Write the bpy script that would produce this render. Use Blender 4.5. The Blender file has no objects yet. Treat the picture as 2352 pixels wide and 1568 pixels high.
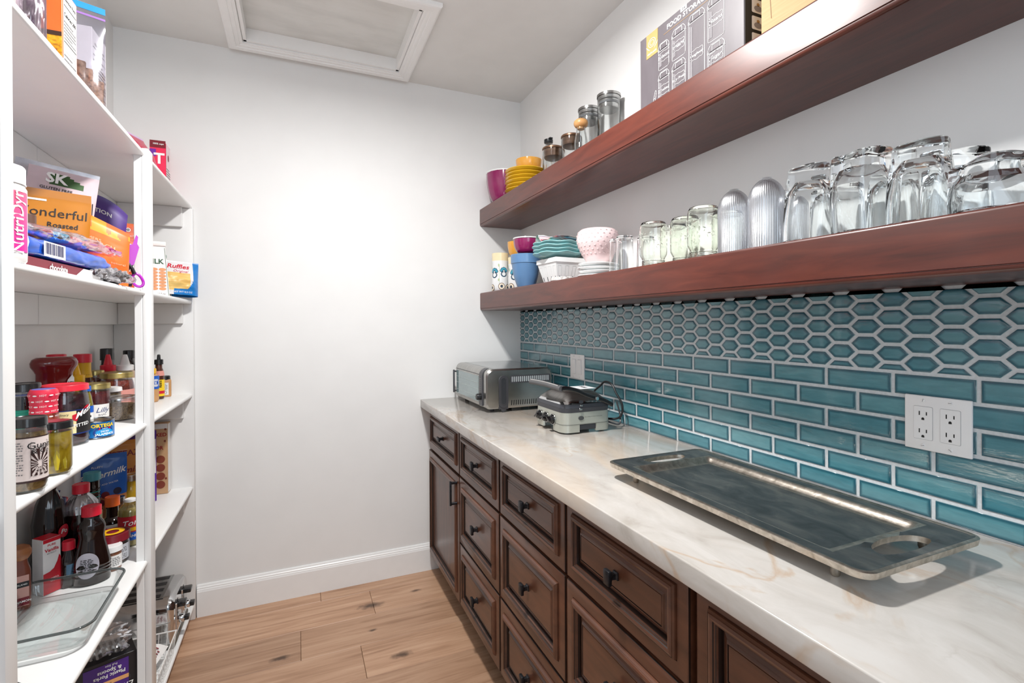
import bpy, bmesh, math, random
from mathutils import Vector, Matrix, noise
random.seed(7)
SC = bpy.context.scene
COL = SC.collection
PI = math.pi

# ------------------------------------------------------------------ camera
cam_d = bpy.data.cameras.new('camera')
cam = bpy.data.objects.new('camera', cam_d); COL.objects.link(cam)
CAM_Z = 1.31913
yaw, pitch, roll = 0.40992, -0.00383, -0.00475
fw = Vector((math.sin(yaw)*math.cos(pitch), math.cos(yaw)*math.cos(pitch), math.sin(pitch)))
rt = Vector((math.cos(yaw), -math.sin(yaw), 0)); up = rt.cross(fw)
rt2 = rt*math.cos(roll)+up*math.sin(roll); up2 = -rt*math.sin(roll)+up*math.cos(roll)
cam.matrix_world = Matrix(((rt2.x, up2.x, -fw.x, 0), (rt2.y, up2.y, -fw.y, 0), (rt2.z, up2.z, -fw.z, CAM_Z), (0, 0, 0, 1)))
cam_d.sensor_fit = 'HORIZONTAL'; cam_d.sensor_width = 36.0
cam_d.lens = 36.0*1140.92/2352
cam_d.shift_x = -2.15/2352; cam_d.shift_y = -38.25/2352
cam_d.clip_start = 0.02; cam_d.clip_end = 50
SC.camera = cam

# ------------------------------------------------------------------ world, lights, exposure
w = bpy.data.worlds.new('daylight'); SC.world = w; w.use_nodes = True
w.node_tree.nodes['Background'].inputs[0].default_value = (0.74, 0.87, 1.0, 1)
w.node_tree.nodes['Background'].inputs[1].default_value = 0.26

def area_light(name, loc, target, size, power, color, shape='DISK', size_y=None):
    d = bpy.data.lights.new(name, 'AREA'); d.shape = shape; d.size = size
    if size_y: d.size_y = size_y
    d.energy = power; d.color = color
    o = bpy.data.objects.new(name, d); COL.objects.link(o); o.location = loc
    o.rotation_euler = (Vector(target)-Vector(loc)).to_track_quat('-Z', 'Y').to_euler()
    return o
area_light('ceiling_lamp', (0.25, 1.24, 2.50), (0.25, 1.24, 0), 0.15, 33, (1.0, 0.985, 0.965))
area_light('doorway_daylight', (0.1, -1.25, 1.95), (0.25, 2.6, 1.05), 1.3, 13, (0.78, 0.89, 1.0), 'RECTANGLE', 1.1)
SC.view_settings.view_transform = 'Standard'; SC.view_settings.look = 'None'
SC.view_settings.gamma = 1.0; SC.view_settings.use_curve_mapping = False
SC.view_settings.exposure = 0.42
SC.cycles.max_bounces = 16; SC.cycles.transmission_bounces = 14; SC.cycles.transparent_max_bounces = 24
SC.cycles.diffuse_bounces = 6; SC.cycles.glossy_bounces = 6
SC.cycles.blur_glossy = 0.6; SC.cycles.sample_clamp_indirect = 6.0

# ------------------------------------------------------------------ materials
def lin(c):
    return tuple(((v/255)/12.92 if v/255 <= 0.04045 else ((v/255+0.055)/1.055)**2.4) for v in c)
MATS = {}
def mat(name, rgb=(200, 200, 200), rough=0.5, metal=0.0, coat=0.0, trans=0.0, ior=1.45, var=0.05, vscale=25.0, spec=0.5, bump=0.0, emis=0):
    """principled surface whose colour is varied a little by noise"""
    if name in MATS: return MATS[name]
    m = bpy.data.materials.new(name); m.use_nodes = True; MATS[name] = m
    nt = m.node_tree; b = nt.nodes['Principled BSDF']
    b.inputs['Roughness'].default_value = rough; b.inputs['Metallic'].default_value = metal
    b.inputs['Coat Weight'].default_value = coat; b.inputs['Coat Roughness'].default_value = 0.08
    b.inputs['Transmission Weight'].default_value = trans; b.inputs['IOR'].default_value = ior
    b.inputs['Specular IOR Level'].default_value = spec
    c = lin(rgb)
    if var > 0:
        tc = nt.nodes.new('ShaderNodeTexCoord'); n = nt.nodes.new('ShaderNodeTexNoise')
        n.inputs['Scale'].default_value = vscale; n.inputs['Detail'].default_value = 3
        nt.links.new(tc.outputs['Object'], n.inputs['Vector'])
        r = nt.nodes.new('ShaderNodeValToRGB'); r.color_ramp.elements[0].position = 0.3; r.color_ramp.elements[1].position = 0.7
        r.color_ramp.elements[0].color = tuple(v*(1-var) for v in c)+(1,); r.color_ramp.elements[1].color = tuple(min(1, v*(1+var)) for v in c)+(1,)
        nt.links.new(n.outputs['Fac'], r.inputs['Fac']); nt.links.new(r.outputs['Color'], b.inputs['Base Color'])
        if bump:
            bp = nt.nodes.new('ShaderNodeBump'); bp.inputs['Strength'].default_value = bump; bp.inputs['Distance'].default_value = 0.002
            nt.links.new(n.outputs['Fac'], bp.inputs['Height']); nt.links.new(bp.outputs['Normal'], b.inputs['Normal'])
    else:
        b.inputs['Base Color'].default_value = c+(1,)
    return m

def film(name, rgb=(235, 238, 240), base=0.08, rough=0.08, tint=None, edge=0.5):
    """thin clear wall: see-through with a sheen that grows at grazing angles, tinted by its colour"""
    if name in MATS: return MATS[name]
    m = bpy.data.materials.new(name); m.use_nodes = True; MATS[name] = m
    nt = m.node_tree; nt.nodes.clear()
    o = nt.nodes.new('ShaderNodeOutputMaterial'); mx = nt.nodes.new('ShaderNodeMixShader'); t = nt.nodes.new('ShaderNodeBsdfTransparent')
    g = nt.nodes.new('ShaderNodeBsdfGlossy'); g.inputs['Roughness'].default_value = rough; g.inputs['Color'].default_value = lin(rgb)+(1,)
    t.inputs['Color'].default_value = (lin(tint) if tint else (0.97, 0.98, 0.985))+(1,)
    lw = nt.nodes.new('ShaderNodeLayerWeight'); lw.inputs['Blend'].default_value = 0.35
    mr = nt.nodes.new('ShaderNodeMapRange'); mr.inputs['To Min'].default_value = base; mr.inputs['To Max'].default_value = min(1, base+edge)
    nt.links.new(lw.outputs['Fresnel'], mr.inputs['Value']); nt.links.new(mr.outputs['Result'], mx.inputs['Fac'])
    nt.links.new(t.outputs[0], mx.inputs[1]); nt.links.new(g.outputs[0], mx.inputs[2]); nt.links.new(mx.outputs[0], o.inputs['Surface'])
    return m

def tex_mat(name, ramp, scale=(1, 1, 1), nscale=5.0, detail=6, rough=0.4, coat=0.0, metal=0.0, distort=0.0, bump=0.0, coord='Object', roughness=0.55, rand=0.0):
    """noise stretched along an axis through a colour ramp: grain, brushed metal, stone, printed food"""
    if name in MATS: return MATS[name]
    m = bpy.data.materials.new(name); m.use_nodes = True; MATS[name] = m
    nt = m.node_tree; b = nt.nodes['Principled BSDF']
    b.inputs['Roughness'].default_value = rough; b.inputs['Coat Weight'].default_value = coat; b.inputs['Metallic'].default_value = metal
    b.inputs['Coat Roughness'].default_value = 0.12
    tc = nt.nodes.new('ShaderNodeTexCoord'); mp = nt.nodes.new('ShaderNodeMapping'); mp.inputs['Scale'].default_value = scale
    n = nt.nodes.new('ShaderNodeTexNoise'); n.inputs['Scale'].default_value = nscale; n.inputs['Detail'].default_value = detail
    n.inputs['Distortion'].default_value = distort; n.inputs['Roughness'].default_value = roughness
    r = nt.nodes.new('ShaderNodeValToRGB')
    els = r.color_ramp.elements
    while len(els) < len(ramp): els.new(0.5)
    for e, (p, c) in zip(els, ramp): e.position = p; e.color = lin(c)+(1,)
    nt.links.new(tc.outputs[coord], mp.inputs['Vector'])
    src = mp.outputs['Vector']
    if rand:
        oi = nt.nodes.new('ShaderNodeObjectInfo'); ad = nt.nodes.new('ShaderNodeVectorMath'); ad.operation = 'ADD'
        ml = nt.nodes.new('ShaderNodeMath'); ml.operation = 'MULTIPLY'; ml.inputs[1].default_value = rand
        nt.links.new(oi.outputs['Random'], ml.inputs[0]); nt.links.new(src, ad.inputs[0]); nt.links.new(ml.outputs[0], ad.inputs[1]); src = ad.outputs[0]
    nt.links.new(src, n.inputs['Vector'])
    nt.links.new(n.outputs['Fac'], r.inputs['Fac']); nt.links.new(r.outputs['Color'], b.inputs['Base Color'])
    if bump:
        bp = nt.nodes.new('ShaderNodeBump'); bp.inputs['Strength'].default_value = bump; bp.inputs['Distance'].default_value = 0.002
        nt.links.new(n.outputs['Fac'], bp.inputs['Height']); nt.links.new(bp.outputs['Normal'], b.inputs['Normal'])
    return m

# ------------------------------------------------------------------ mesh building
class MB:
    def __init__(s): s.v = []; s.f = []; s.m = []
    def add(s, v, f, mi=0):
        o = len(s.v); s.v += [tuple(p) for p in v]
        for k, q in enumerate(f):
            s.f.append(tuple(i+o for i in q)); s.m.append(mi[k] if isinstance(mi, (list, tuple)) else mi)
        return s
    def box(s, x0, x1, y0, y1, z0, z1, mi=0):
        return s.add([(x0, y0, z0), (x1, y0, z0), (x1, y1, z0), (x0, y1, z0), (x0, y0, z1), (x1, y0, z1), (x1, y1, z1), (x0, y1, z1)],
              [(0, 3, 2, 1), (4, 5, 6, 7), (0, 1, 5, 4), (1, 2, 6, 5), (2, 3, 7, 6), (3, 0, 4, 7)], mi)
    def rbox(s, x0, x1, y0, y1, z0, z1, r=0.003, seg=2, mi=0, mtx=None):
        bm = bmesh.new(); bmesh.ops.create_cube(bm, size=1)
        bmesh.ops.scale(bm, vec=(x1-x0, y1-y0, z1-z0), verts=bm.verts)
        bmesh.ops.translate(bm, vec=((x0+x1)/2, (y0+y1)/2, (z0+z1)/2), verts=bm.verts)
        bmesh.ops.bevel(bm, geom=bm.edges[:], offset=r, segments=seg, affect='EDGES', profile=0.5)
        if mtx: bmesh.ops.transform(bm, matrix=mtx, verts=bm.verts)
        bm.verts.index_update()
        s.add([v.co[:] for v in bm.verts], [[v.index for v in f.verts] for f in bm.faces], mi); bm.free(); return s
    def lathe(s, prof, n=28, mi=0, p=2, sx=1, sy=1, rib=None, c=(0, 0, 0), closed=False, mtx=None):
        """prof: (r,z) pairs; p>2 squares the section; rib=(count,amount)"""
        vs = []; rings = []
        for (r, z) in prof:
            if r < 1e-6: rings.append([len(vs)]); vs.append((c[0], c[1], c[2]+z)); continue
            ring = []
            for k in range(n):
                a = 2*PI*k/n-PI/2; ca, sa = math.cos(a), math.sin(a); q = r
                if p != 2: q = r/(abs(ca)**p+abs(sa)**p)**(1/p)
                if rib: q *= 1+rib[1]*math.cos(rib[0]*a)
                ring.append(len(vs)); vs.append((c[0]+q*ca*sx, c[1]+q*sa*sy, c[2]+z))
            rings.append(ring)
        fs = []; ms = []
        seq = list(zip(rings[:-1], rings[1:]))
        if closed: seq.append((rings[-1], rings[0]))
        for k, (a, b) in enumerate(seq):
            mm = mi[k % len(mi)] if isinstance(mi, (list, tuple)) else mi
            if len(a) == 1 and len(b) == 1: continue
            for j in range(n):
                j2 = (j+1) % n
                if len(a) == 1: fs.append((a[0], b[j2], b[j]))
                elif len(b) == 1: fs.append((a[j], a[j2], b[0]))
                else: fs.append((a[j], a[j2], b[j2], b[j]))
                ms.append(mm)
        if mtx: vs = [tuple(mtx @ Vector(v)) for v in vs]
        return s.add(vs, fs, ms)
    def tube(s, pts, r, n=8, closed=False, mi=0, flat=1.0):
        pts = [Vector(q) for q in pts]; m = len(pts); vs = []; fs = []
        t0 = None; u = None
        for i in range(m):
            a = pts[i-1] if (i > 0 or closed) else pts[i]; b = pts[(i+1) % m] if (i < m-1 or closed) else pts[i]
            t = (b-a).normalized()
            if u is None:
                u = t.orthogonal().normalized()
            else:
                u = (u-t*u.dot(t)).normalized()
            w2 = t.cross(u); rr = r[i] if isinstance(r, (list, tuple)) else r
            for k in range(n):
                g = 2*PI*k/n; vs.append(pts[i]+u*rr*math.cos(g)+w2*rr*flat*math.sin(g))
        rng = range(m) if closed else range(m-1)
        for i in rng:
            for k in range(n):
                fs.append((i*n+k, i*n+(k+1) % n, ((i+1) % m)*n+(k+1) % n, ((i+1) % m)*n+k))
        if not closed: fs += [tuple(range(n))[::-1], tuple((m-1)*n+k for k in range(n))]
        return s.add(vs, fs, mi)
    def prism(s, poly, axis, a, b, mi=0):
        """poly in the two other axes (in xyz order), pushed from a to b along axis"""
        def P(q, t): l = list(q); l.insert(axis, t); return tuple(l)
        n = len(poly); vs = [P(q, a) for q in poly]+[P(q, b) for q in poly]
        fs = [tuple(range(n)), tuple(range(2*n-1, n-1, -1))]+[(i, i+n, (i+1) % n+n, (i+1) % n) for i in range(n)]
        return s.add(vs, fs, mi)
    def grid(s, fn, nu, nv, mi=0, wrapu=False):
        vs = [fn(i/(nu if wrapu else nu-1), j/(nv-1)) for j in range(nv) for i in range(nu)]
        fs = []; ms = []
        for j in range(nv-1):
            for i in range(nu if wrapu else nu-1):
                i2 = (i+1) % nu
                fs.append((j*nu+i, j*nu+i2, (j+1)*nu+i2, (j+1)*nu+i))
                ms.append(mi((i+.5)/(nu-1), (j+.5)/(nv-1)) if callable(mi) else mi)
        return s.add(vs, fs, ms)
    def xf(s, mtx):
        s.v = [tuple(mtx @ Vector(q)) for q in s.v]; return s
    def mesh(s, name, mats, angle=35, weld=False):
        me = bpy.data.meshes.new(name); me.from_pydata(s.v, [], s.f)
        for m in (mats if isinstance(mats, (list, tuple)) else [mats]): me.materials.append(m)
        for p, mi in zip(me.polygons, s.m): p.material_index = mi
        bm = bmesh.new(); bm.from_mesh(me)
        if weld: bmesh.ops.remove_doubles(bm, verts=bm.verts, dist=1e-5)
        bmesh.ops.recalc_face_normals(bm, faces=bm.faces); bm.to_mesh(me); bm.free()
        me.shade_smooth(); me.set_sharp_from_angle(angle=math.radians(angle)); return me
    def obj(s, name, mats, parent=None, loc=None, rot=None, angle=35, weld=False):
        return mk(name, s.mesh(name, mats, angle, weld), parent, loc, rot)
def mk(name, me, parent=None, loc=None, rot=None):
    o = bpy.data.objects.new(name, me); COL.objects.link(o)
    if parent: o.parent = parent
    if loc: o.location = loc
    if rot: o.rotation_euler = rot
    return o
def tag(o, label, cat, group=None):
    o['label'] = label; o['category'] = cat
    if group: o['group'] = group
    return o
def thing(name, label, cat, loc=(0, 0, 0), rz=0.0, group=None, rot=None):
    o = bpy.data.objects.new(name, None); COL.objects.link(o); o.location = loc; o.rotation_euler = rot if rot else (0, 0, rz)
    o.empty_display_size = 0.05
    return tag(o, label, cat, group)
def structure(o): o['kind'] = 'structure'; return o
def kids(o): return [c for c in bpy.data.objects if c.parent == o]
CH = {}
def copy_tree(o, loc=None, rz=None, label=None, group=None, parent=None, scale=None):
    if o.name not in CH: CH[o.name] = kids(o)
    c = o.copy(); COL.objects.link(c)
    if parent: c.parent = parent
    if loc: c.location = loc
    if rz is not None: c.rotation_euler = (0, 0, rz)
    if scale: c.scale = scale
    if label: c['label'] = label
    if group: c['group'] = group
    for k in CH[o.name]: copy_tree(k, parent=c)
    return c
def face(x, y, off=0.0):
    """turn that points a thing's local -Y at the doorway end of the room"""
    return math.atan2(-y, -x)+PI/2+off

# ------------------------------------------------------------------ lettering
TXT = {}
def text_geo(s, size, bold=0.0, shear=0.0, spacing=1.0):
    key = (s, bold, shear, spacing)
    if key not in TXT:
        cu = bpy.data.curves.new('lettering', 'FONT'); cu.body = s; cu.size = 1.0; cu.align_x = 'CENTER'; cu.align_y = 'CENTER'
        cu.resolution_u = 2; cu.offset = bold; cu.shear = shear; cu.space_character = spacing
        ob = bpy.data.objects.new('lettering', cu)
        me = bpy.data.meshes.new_from_object(ob)
        TXT[key] = ([v.co[:2] for v in me.vertices], [tuple(p.vertices) for p in me.polygons])
        bpy.data.objects.remove(ob); bpy.data.meshes.remove(me); bpy.data.curves.remove(cu)
    v, f = TXT[key]
    return [(a*size, b*size) for a, b in v], f
def letters(parent, s, size, fn, m, bold=0.0, shear=0.0, spacing=1.0, rot=0.0, squash=1.0, name='lettering'):
    v, f = text_geo(s, size, bold, shear, spacing)
    cr, sr = math.cos(rot), math.sin(rot)
    v = [(a*squash*cr-b*sr, a*squash*sr+b*cr) for a, b in v]
    me = bpy.data.meshes.new(name); me.from_pydata([fn(a, b) for a, b in v], [], f); me.materials.append(m)
    return mk(name, me, parent)
def lines_of(parent, rows, w, h, fn, m, name='lettering', ncol=14):
    """rows of tiny unreadable print: short dashes"""
    mb = MB()
    for k in range(rows):
        z = h/2-h*(k+.5)/rows; x = -w/2; hh = h/rows*.22
        end = w/2*(1 if k % 4 else .4)
        while x < end:
            l = random.uniform(.4, 1.3)*w/ncol; x1 = min(x+l, w/2)
            mb.add([fn(x, z-hh), fn(x1, z-hh), fn(x1, z+hh), fn(x, z+hh)], [(0, 1, 2, 3)]); x = x1+w/ncol*.3
    return mb.obj(name, m, parent)
def flat(o, u=(1, 0, 0), v=(0, 0, 1), e=0.0006):
    o, u, v = Vector(o), Vector(u).normalized(), Vector(v).normalized(); n = u.cross(v)
    return lambda a, b: tuple(o+u*a+v*b+n*e)
def wrap(R, z0, a0=0.0, e=0.0006):
    return lambda a, b: ((R+e)*math.cos(-PI/2+a0+a/R), (R+e)*math.sin(-PI/2+a0+a/R), z0+b)
def patch(parent, name, fn, w, h, m, nu=12, nv=2, shape=None):
    """a printed label: w x h laid on the surface fn"""
    mb = MB().grid(lambda a, b: fn((a-.5)*w, (b-.5)*h), nu, nv)
    return mb.obj(name, m, parent)
def disc(parent, name, fn, r, m, sx=1.0, n=20, c=(0, 0), r0=0.0):
    mb = MB(); vs = []; fs = []
    if r0:
        for k in range(n):
            a = 2*PI*k/n; vs += [fn(c[0]+r*sx*math.cos(a), c[1]+r*math.sin(a)), fn(c[0]+r0*sx*math.cos(a), c[1]+r0*math.sin(a))]
        fs = [(2*k, (2*k+2) % (2*n), (2*k+3) % (2*n), 2*k+1) for k in range(n)]
    else:
        vs = [fn(c[0], c[1])]+[fn(c[0]+r*sx*math.cos(2*PI*k/n), c[1]+r*math.sin(2*PI*k/n)) for k in range(n)]
        fs = [(0, 1+k, 1+(k+1) % n) for k in range(n)]
    return mb.add(vs, fs).obj(name, m, parent)
def barcode(parent, fn, w, h, white, black, name='barcode'):
    mb = MB(); mb.add([fn(-w/2, -h/2), fn(w/2, -h/2), fn(w/2, h/2), fn(-w/2, h/2)], [(0, 1, 2, 3)], 0)
    x = -w*.42
    while x < w*.42:
        t = random.choice((.012, .02, .03))*w
        q = [fn(x, -h*.34), fn(x+t, -h*.34), fn(x+t, h*.42), fn(x, h*.42)]
        o = Vector(fn(0, 0)); n = (Vector(fn(.001, 0))-o).cross(Vector(fn(0, .001))-o).normalized()*.0003
        mb.add([tuple(Vector(p)+n) for p in q], [(0, 1, 2, 3)], 1); x += t+random.choice((.012, .02))*w
    return mb.obj(name, [white, black], parent)
# ------------------------------------------------------------------ the room
XR, XL, YB, ZC, YF = 1.19423, -0.71368, 2.62721, 2.5929, -1.3
m_wall = mat('white_wall_paint', (232, 232, 231), 0.55, var=0.015, vscale=6, bump=0.02)
m_ceil = mat('white_ceiling_paint', (226, 226, 224), 0.7, var=0.02, vscale=9)
m_trim = mat('white_gloss_trim_paint', (238, 238, 237), 0.32, var=0.01)
m_unit = mat('white_shelf_paint', (233, 233, 232), 0.35, var=0.012, vscale=14)
m_grout = mat('pale_grey_grout', (198, 203, 206), 0.8, var=0.08, vscale=160, bump=0.15)

structure(MB().box(XL-.1, XR+.1, YB, YB+.1, -.1, ZC+.1).obj('wall_back', m_wall))
structure(MB().box(XL-.1, XL, YF, YB, -.1, ZC+.1).obj('wall_left', m_wall))
wall_right = structure(MB().box(XR, XR+.1, YF, YB, -.1, ZC+.1).obj('wall_right', m_wall))
# ceiling with the opening of the attic hatch
hx0, hx1, hy0, hy1 = -0.213, 0.474, 1.993, 2.528
mb = MB()
mb.box(XL-.1, hx0, YF, YB, ZC, ZC+.1); mb.box(hx1, XR+.1, YF, YB, ZC, ZC+.1)
mb.box(hx0, hx1, YF, hy0, ZC, ZC+.1); mb.box(hx0, hx1, hy1, YB, ZC, ZC+.1)
structure(mb.obj('ceiling', m_ceil))
hatch = thing('attic_hatch', 'white attic hatch with moulded casing set in the ceiling', 'hatch', ((hx0+hx1)/2, (hy0+hy1)/2, ZC))
cx, cy = (hx1-hx0)/2, (hy1-hy0)/2
MB().rbox(-cx+.004, cx-.004, -cy+.004, cy-.004, .052, .066, .002, 1).obj('hatch_panel', tex_mat('scuffed_white_board', [(.3, (206, 206, 203)), (.55, (219, 219, 216)), (.75, (223, 223, 221))], (1, 3, 1), 4, rough=.7), hatch)
mb = MB()
for (a, b, c, d) in ((-cx-.001, -cx+.012, -cy, cy), (cx-.012, cx+.001, -cy, cy), (-cx, cx, -cy-.001, -cy+.012), (-cx, cx, cy-.012, cy+.001)):
    mb.box(a, b, c, d, -.004, .052)
mb.obj('hatch_stop', m_trim, hatch)
def casing(parent):
    # stepped moulding, mitred: profile (offset outward from the opening, drop below ceiling)
    pr = [(0.004, 0), (0.004, .010), (.010, .012), (.016, .012), (.017, .0145), (.026, .0165), (.032, .0165), (.033, .0195), (.044, .021), (.056, .021), (.062, .0185), (.066, .013), (.066, 0)]
    cs = [(-cx, -cy), (cx, -cy), (cx, cy), (-cx, cy)]; sg = [(-1, -1), (1, -1), (1, 1), (-1, 1)]
    for k in range(4):
        a, b = k, (k+1) % 4; mb = MB(); vs = []
        for q in (a, b):
            for (o, dz) in pr: vs.append((cs[q][0]+sg[q][0]*o, cs[q][1]+sg[q][1]*o, -dz))
        n = len(pr)
        mb.add(vs, [(i, i+1, n+i+1, n+i) for i in range(n-1)]+[tuple(range(n)), tuple(range(2*n-1, n-1, -1))])
        mb.obj('casing', m_trim, parent, angle=20)
casing(hatch)

# floor: planks laid across the room
def floor_material():
    m = tex_mat('oiled_oak', [(.25, (144, 108, 82)), (.45, (176, 138, 110)), (.6, (190, 153, 125)), (.8, (200, 166, 138))], (1.6, 26, 1), 1.6, 8, rough=.42, bump=.05, distort=.6, roughness=.6, rand=37)
    nt = m.node_tree; b = nt.nodes['Principled BSDF']; src = b.inputs['Base Color'].links[0].from_socket
    tc = [n for n in nt.nodes if n.type == 'TEX_COORD'][0]
    # per plank tone
    oi = nt.nodes.new('ShaderNodeObjectInfo'); mr = nt.nodes.new('ShaderNodeMapRange'); mr.inputs['To Min'].default_value = .82; mr.inputs['To Max'].default_value = 1.1
    nt.links.new(oi.outputs['Random'], mr.inputs['Value']); vm = nt.nodes.new('ShaderNodeVectorMath'); vm.operation = 'SCALE'
    nt.links.new(src, vm.inputs[0]); nt.links.new(mr.outputs['Result'], vm.inputs['Scale']); src = vm.outputs[0]
    for (kx, ky, rad) in ((0.31, 2.395, .030), (-0.07, 2.162, .020), (0.375, 1.99, .022), (-0.13, 2.02, .016), (0.115, 1.865, .020), (0.53, 2.44, .013), (-0.16, 1.82, .013), (0.29, 2.20, .010)):
        sub = nt.nodes.new('ShaderNodeVectorMath'); sub.operation = 'SUBTRACT'; sub.inputs[1].default_value = (kx, ky, 0)
        sc = nt.nodes.new('ShaderNodeVectorMath'); sc.operation = 'MULTIPLY'; sc.inputs[1].default_value = (.42, 1, 0)
        ln = nt.nodes.new('ShaderNodeVectorMath'); ln.operation = 'LENGTH'
        nz = nt.nodes.new('ShaderNodeTexNoise'); nz.inputs['Scale'].default_value = 45; mul = nt.nodes.new('ShaderNodeMath'); mul.operation = 'MULTIPLY_ADD'; mul.inputs[1].default_value = rad*.9; mul.inputs[2].default_value = -rad*.45
        ad = nt.nodes.new('ShaderNodeMath'); ad.operation = 'ADD'
        rg = nt.nodes.new('ShaderNodeMapRange'); rg.inputs['From Min'].default_value = rad*.25; rg.inputs['From Max'].default_value = rad; rg.inputs['To Min'].default_value = .88; rg.inputs['To Max'].default_value = 0
        mx = nt.nodes.new('ShaderNodeMixRGB'); mx.inputs['Color2'].default_value = lin((62, 42, 30))+(1,)
        L = nt.links.new
        L(tc.outputs['Object'], sub.inputs[0]); L(sub.outputs[0], sc.inputs[0]); L(sc.outputs[0], ln.inputs[0]); L(tc.outputs['Object'], nz.inputs['Vector'])
        L(nz.outputs['Fac'], mul.inputs[0]); L(ln.outputs['Value'], ad.inputs[0]); L(mul.outputs[0], ad.inputs[1]); L(ad.outputs[0], rg.inputs['Value'])
        L(rg.outputs['Result'], mx.inputs['Fac']); L(src, mx.inputs['Color1']); src = mx.outputs['Color']
    nt.links.new(src, b.inputs['Base Color']); return m
m_oak = floor_material()
floor = structure(MB().box(XL-.1, XR+.1, YF, YB, -.1, -.012).obj('floor', mat('dark_plank_joint', (88, 60, 42), .8)))
rows = [(2.530, 2.627, [0.097]), (2.322, 2.530, [0.320]), (2.115, 2.322, [0.0065]), (1.910, 2.115, [0.2315])]
y = 1.910
for k in range(15):
    rows.append((y-.206, y, [random.uniform(-.5, .6)])); y -= .206
for (a, b, js) in rows:
    xs = [XL]+js+[0.80]
    for x0, x1 in zip(xs[:-1], xs[1:]):
        MB().rbox(x0+.0006, x1-.0006, a+.0006, b-.0006, -.012, 0, .0012, 1).obj('plank', m_oak, floor)

# baseboards: tall board with a stepped cap
def baseboard_poly(t=.015):
    return [(0, 0), (t, 0), (t, .112), (t-.001, .114), (t-.002, .121), (t-.0045, .1245), (t-.0045, .129), (t-.008, .133), (t-.009, .139), (t-.011, .142), (0, .142)]
bp = baseboard_poly()
mb = MB(); mb.prism([(YB-q[0], q[1]) for q in bp], 0, -.4210, .78); structure(mb.obj('baseboard_back', m_trim, angle=25))

# backsplash: pale grout bed with six courses of bricks and a band of long hexagons above
XT = XR-.008
splash = MB().box(XT+.0022, XR+.001, -.6, YB, .9135, 1.389).obj('grout_bed', m_grout, wall_right)
def tile_material():
    m = bpy.data.materials.new('teal_glaze'); m.use_nodes = True; nt = m.node_tree; b = nt.nodes['Principled BSDF']; L = nt.links.new
    at = nt.nodes.new('ShaderNodeAttribute'); at.attribute_name = 'glaze'
    oi = nt.nodes.new('ShaderNodeObjectInfo'); r2 = nt.nodes.new('ShaderNodeValToRGB')
    for e, (p, c) in zip(r2.color_ramp.elements, ((0, (72, 130, 142)), (1, (98, 150, 158)))): e.position = p; e.color = lin(c)+(1,)
    L(oi.outputs['Random'], r2.inputs['Fac'])
    tc = nt.nodes.new('ShaderNodeTexCoord'); mp = nt.nodes.new('ShaderNodeMapping'); mp.inputs['Scale'].default_value = (1, 4, 16)
    ad = nt.nodes.new('ShaderNodeVectorMath'); ad.operation = 'ADD'
    ml = nt.nodes.new('ShaderNodeMath'); ml.operation = 'MULTIPLY'; ml.inputs[1].default_value = 91
    nz = nt.nodes.new('ShaderNodeTexNoise'); nz.inputs['Scale'].default_value = 6; nz.inputs['Detail'].default_value = 4
    L(oi.outputs['Random'], ml.inputs[0]); L(tc.outputs['Object'], mp.inputs['Vector']); L(mp.outputs[0], ad.inputs[0]); L(ml.outputs[0], ad.inputs[1]); L(ad.outputs[0], nz.inputs['Vector'])
    mx0 = nt.nodes.new('ShaderNodeMixRGB'); mx0.blend_type = 'MULTIPLY'; mx0.inputs['Fac'].default_value = .55
    rr = nt.nodes.new('ShaderNodeValToRGB'); rr.color_ramp.elements[0].position = .3; rr.color_ramp.elements[0].color = (.55, .62, .66, 1); rr.color_ramp.elements[1].position = .7; rr.color_ramp.elements[1].color = (1, 1, 1, 1)
    L(nz.outputs['Fac'], rr.inputs['Fac']); L(r2.outputs['Color'], mx0.inputs['Color1']); L(rr.outputs['Color'], mx0.inputs['Color2'])
    mx = nt.nodes.new('ShaderNodeMixRGB'); mx.inputs['Color1'].default_value = lin((26, 82, 98))+(1,)
    L(at.outputs['Fac'], mx.inputs['Fac']); L(mx0.outputs['Color'], mx.inputs['Color2'])
    L(mx.outputs['Color'], b.inputs['Base Color'])
    b.inputs['Roughness'].default_value = .16; b.inputs['Coat Weight'].default_value = .6; b.inputs['Coat Roughness'].default_value = .04
    bp = nt.nodes.new('ShaderNodeBump'); bp.inputs['Strength'].default_value = .12; bp.inputs['Distance'].default_value = .004
    L(nz.outputs['Fac'], bp.inputs['Height']); L(bp.outputs['Normal'], b.inputs['Normal']); L(bp.outputs['Normal'], b.inputs['Coat Normal'])
    return m
m_tile = tile_material()
m_tedge = mat('thin_glaze_edge', (150, 172, 174), .25, coat=.5)
def clip(poly, ax, lim, keep_less):
    out = []
    for i in range(len(poly)):
        a, b = poly[i], poly[(i+1) % len(poly)]
        ia = (a[ax] <= lim) == keep_less; ib = (b[ax] <= lim) == keep_less
        if ia: out.append(a)
        if ia != ib:
            t = (lim-a[ax])/(b[ax]-a[ax]); out.append((a[0]+(b[0]-a[0])*t, a[1]+(b[1]-a[1])*t))
    return out
def inset(poly, d):
    n = len(poly); A = sum(poly[i][0]*poly[(i+1) % n][1]-poly[(i+1) % n][0]*poly[i][1] for i in range(n)); s = 1 if A > 0 else -1
    res = []
    for i in range(n):
        p0, p1, p2 = Vector(poly[i-1]), Vector(poly[i]), Vector(poly[(i+1) % n])
        e1, e2 = (p1-p0).normalized(), (p2-p1).normalized()
        n1, n2 = Vector((-e1.y, e1.x))*s, Vector((-e2.y, e2.x))*s
        bs = (n1+n2); q = bs.length_squared
        res.append(tuple(p1+bs*(2*d/q if q > .2 else d)))
    return res
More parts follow.
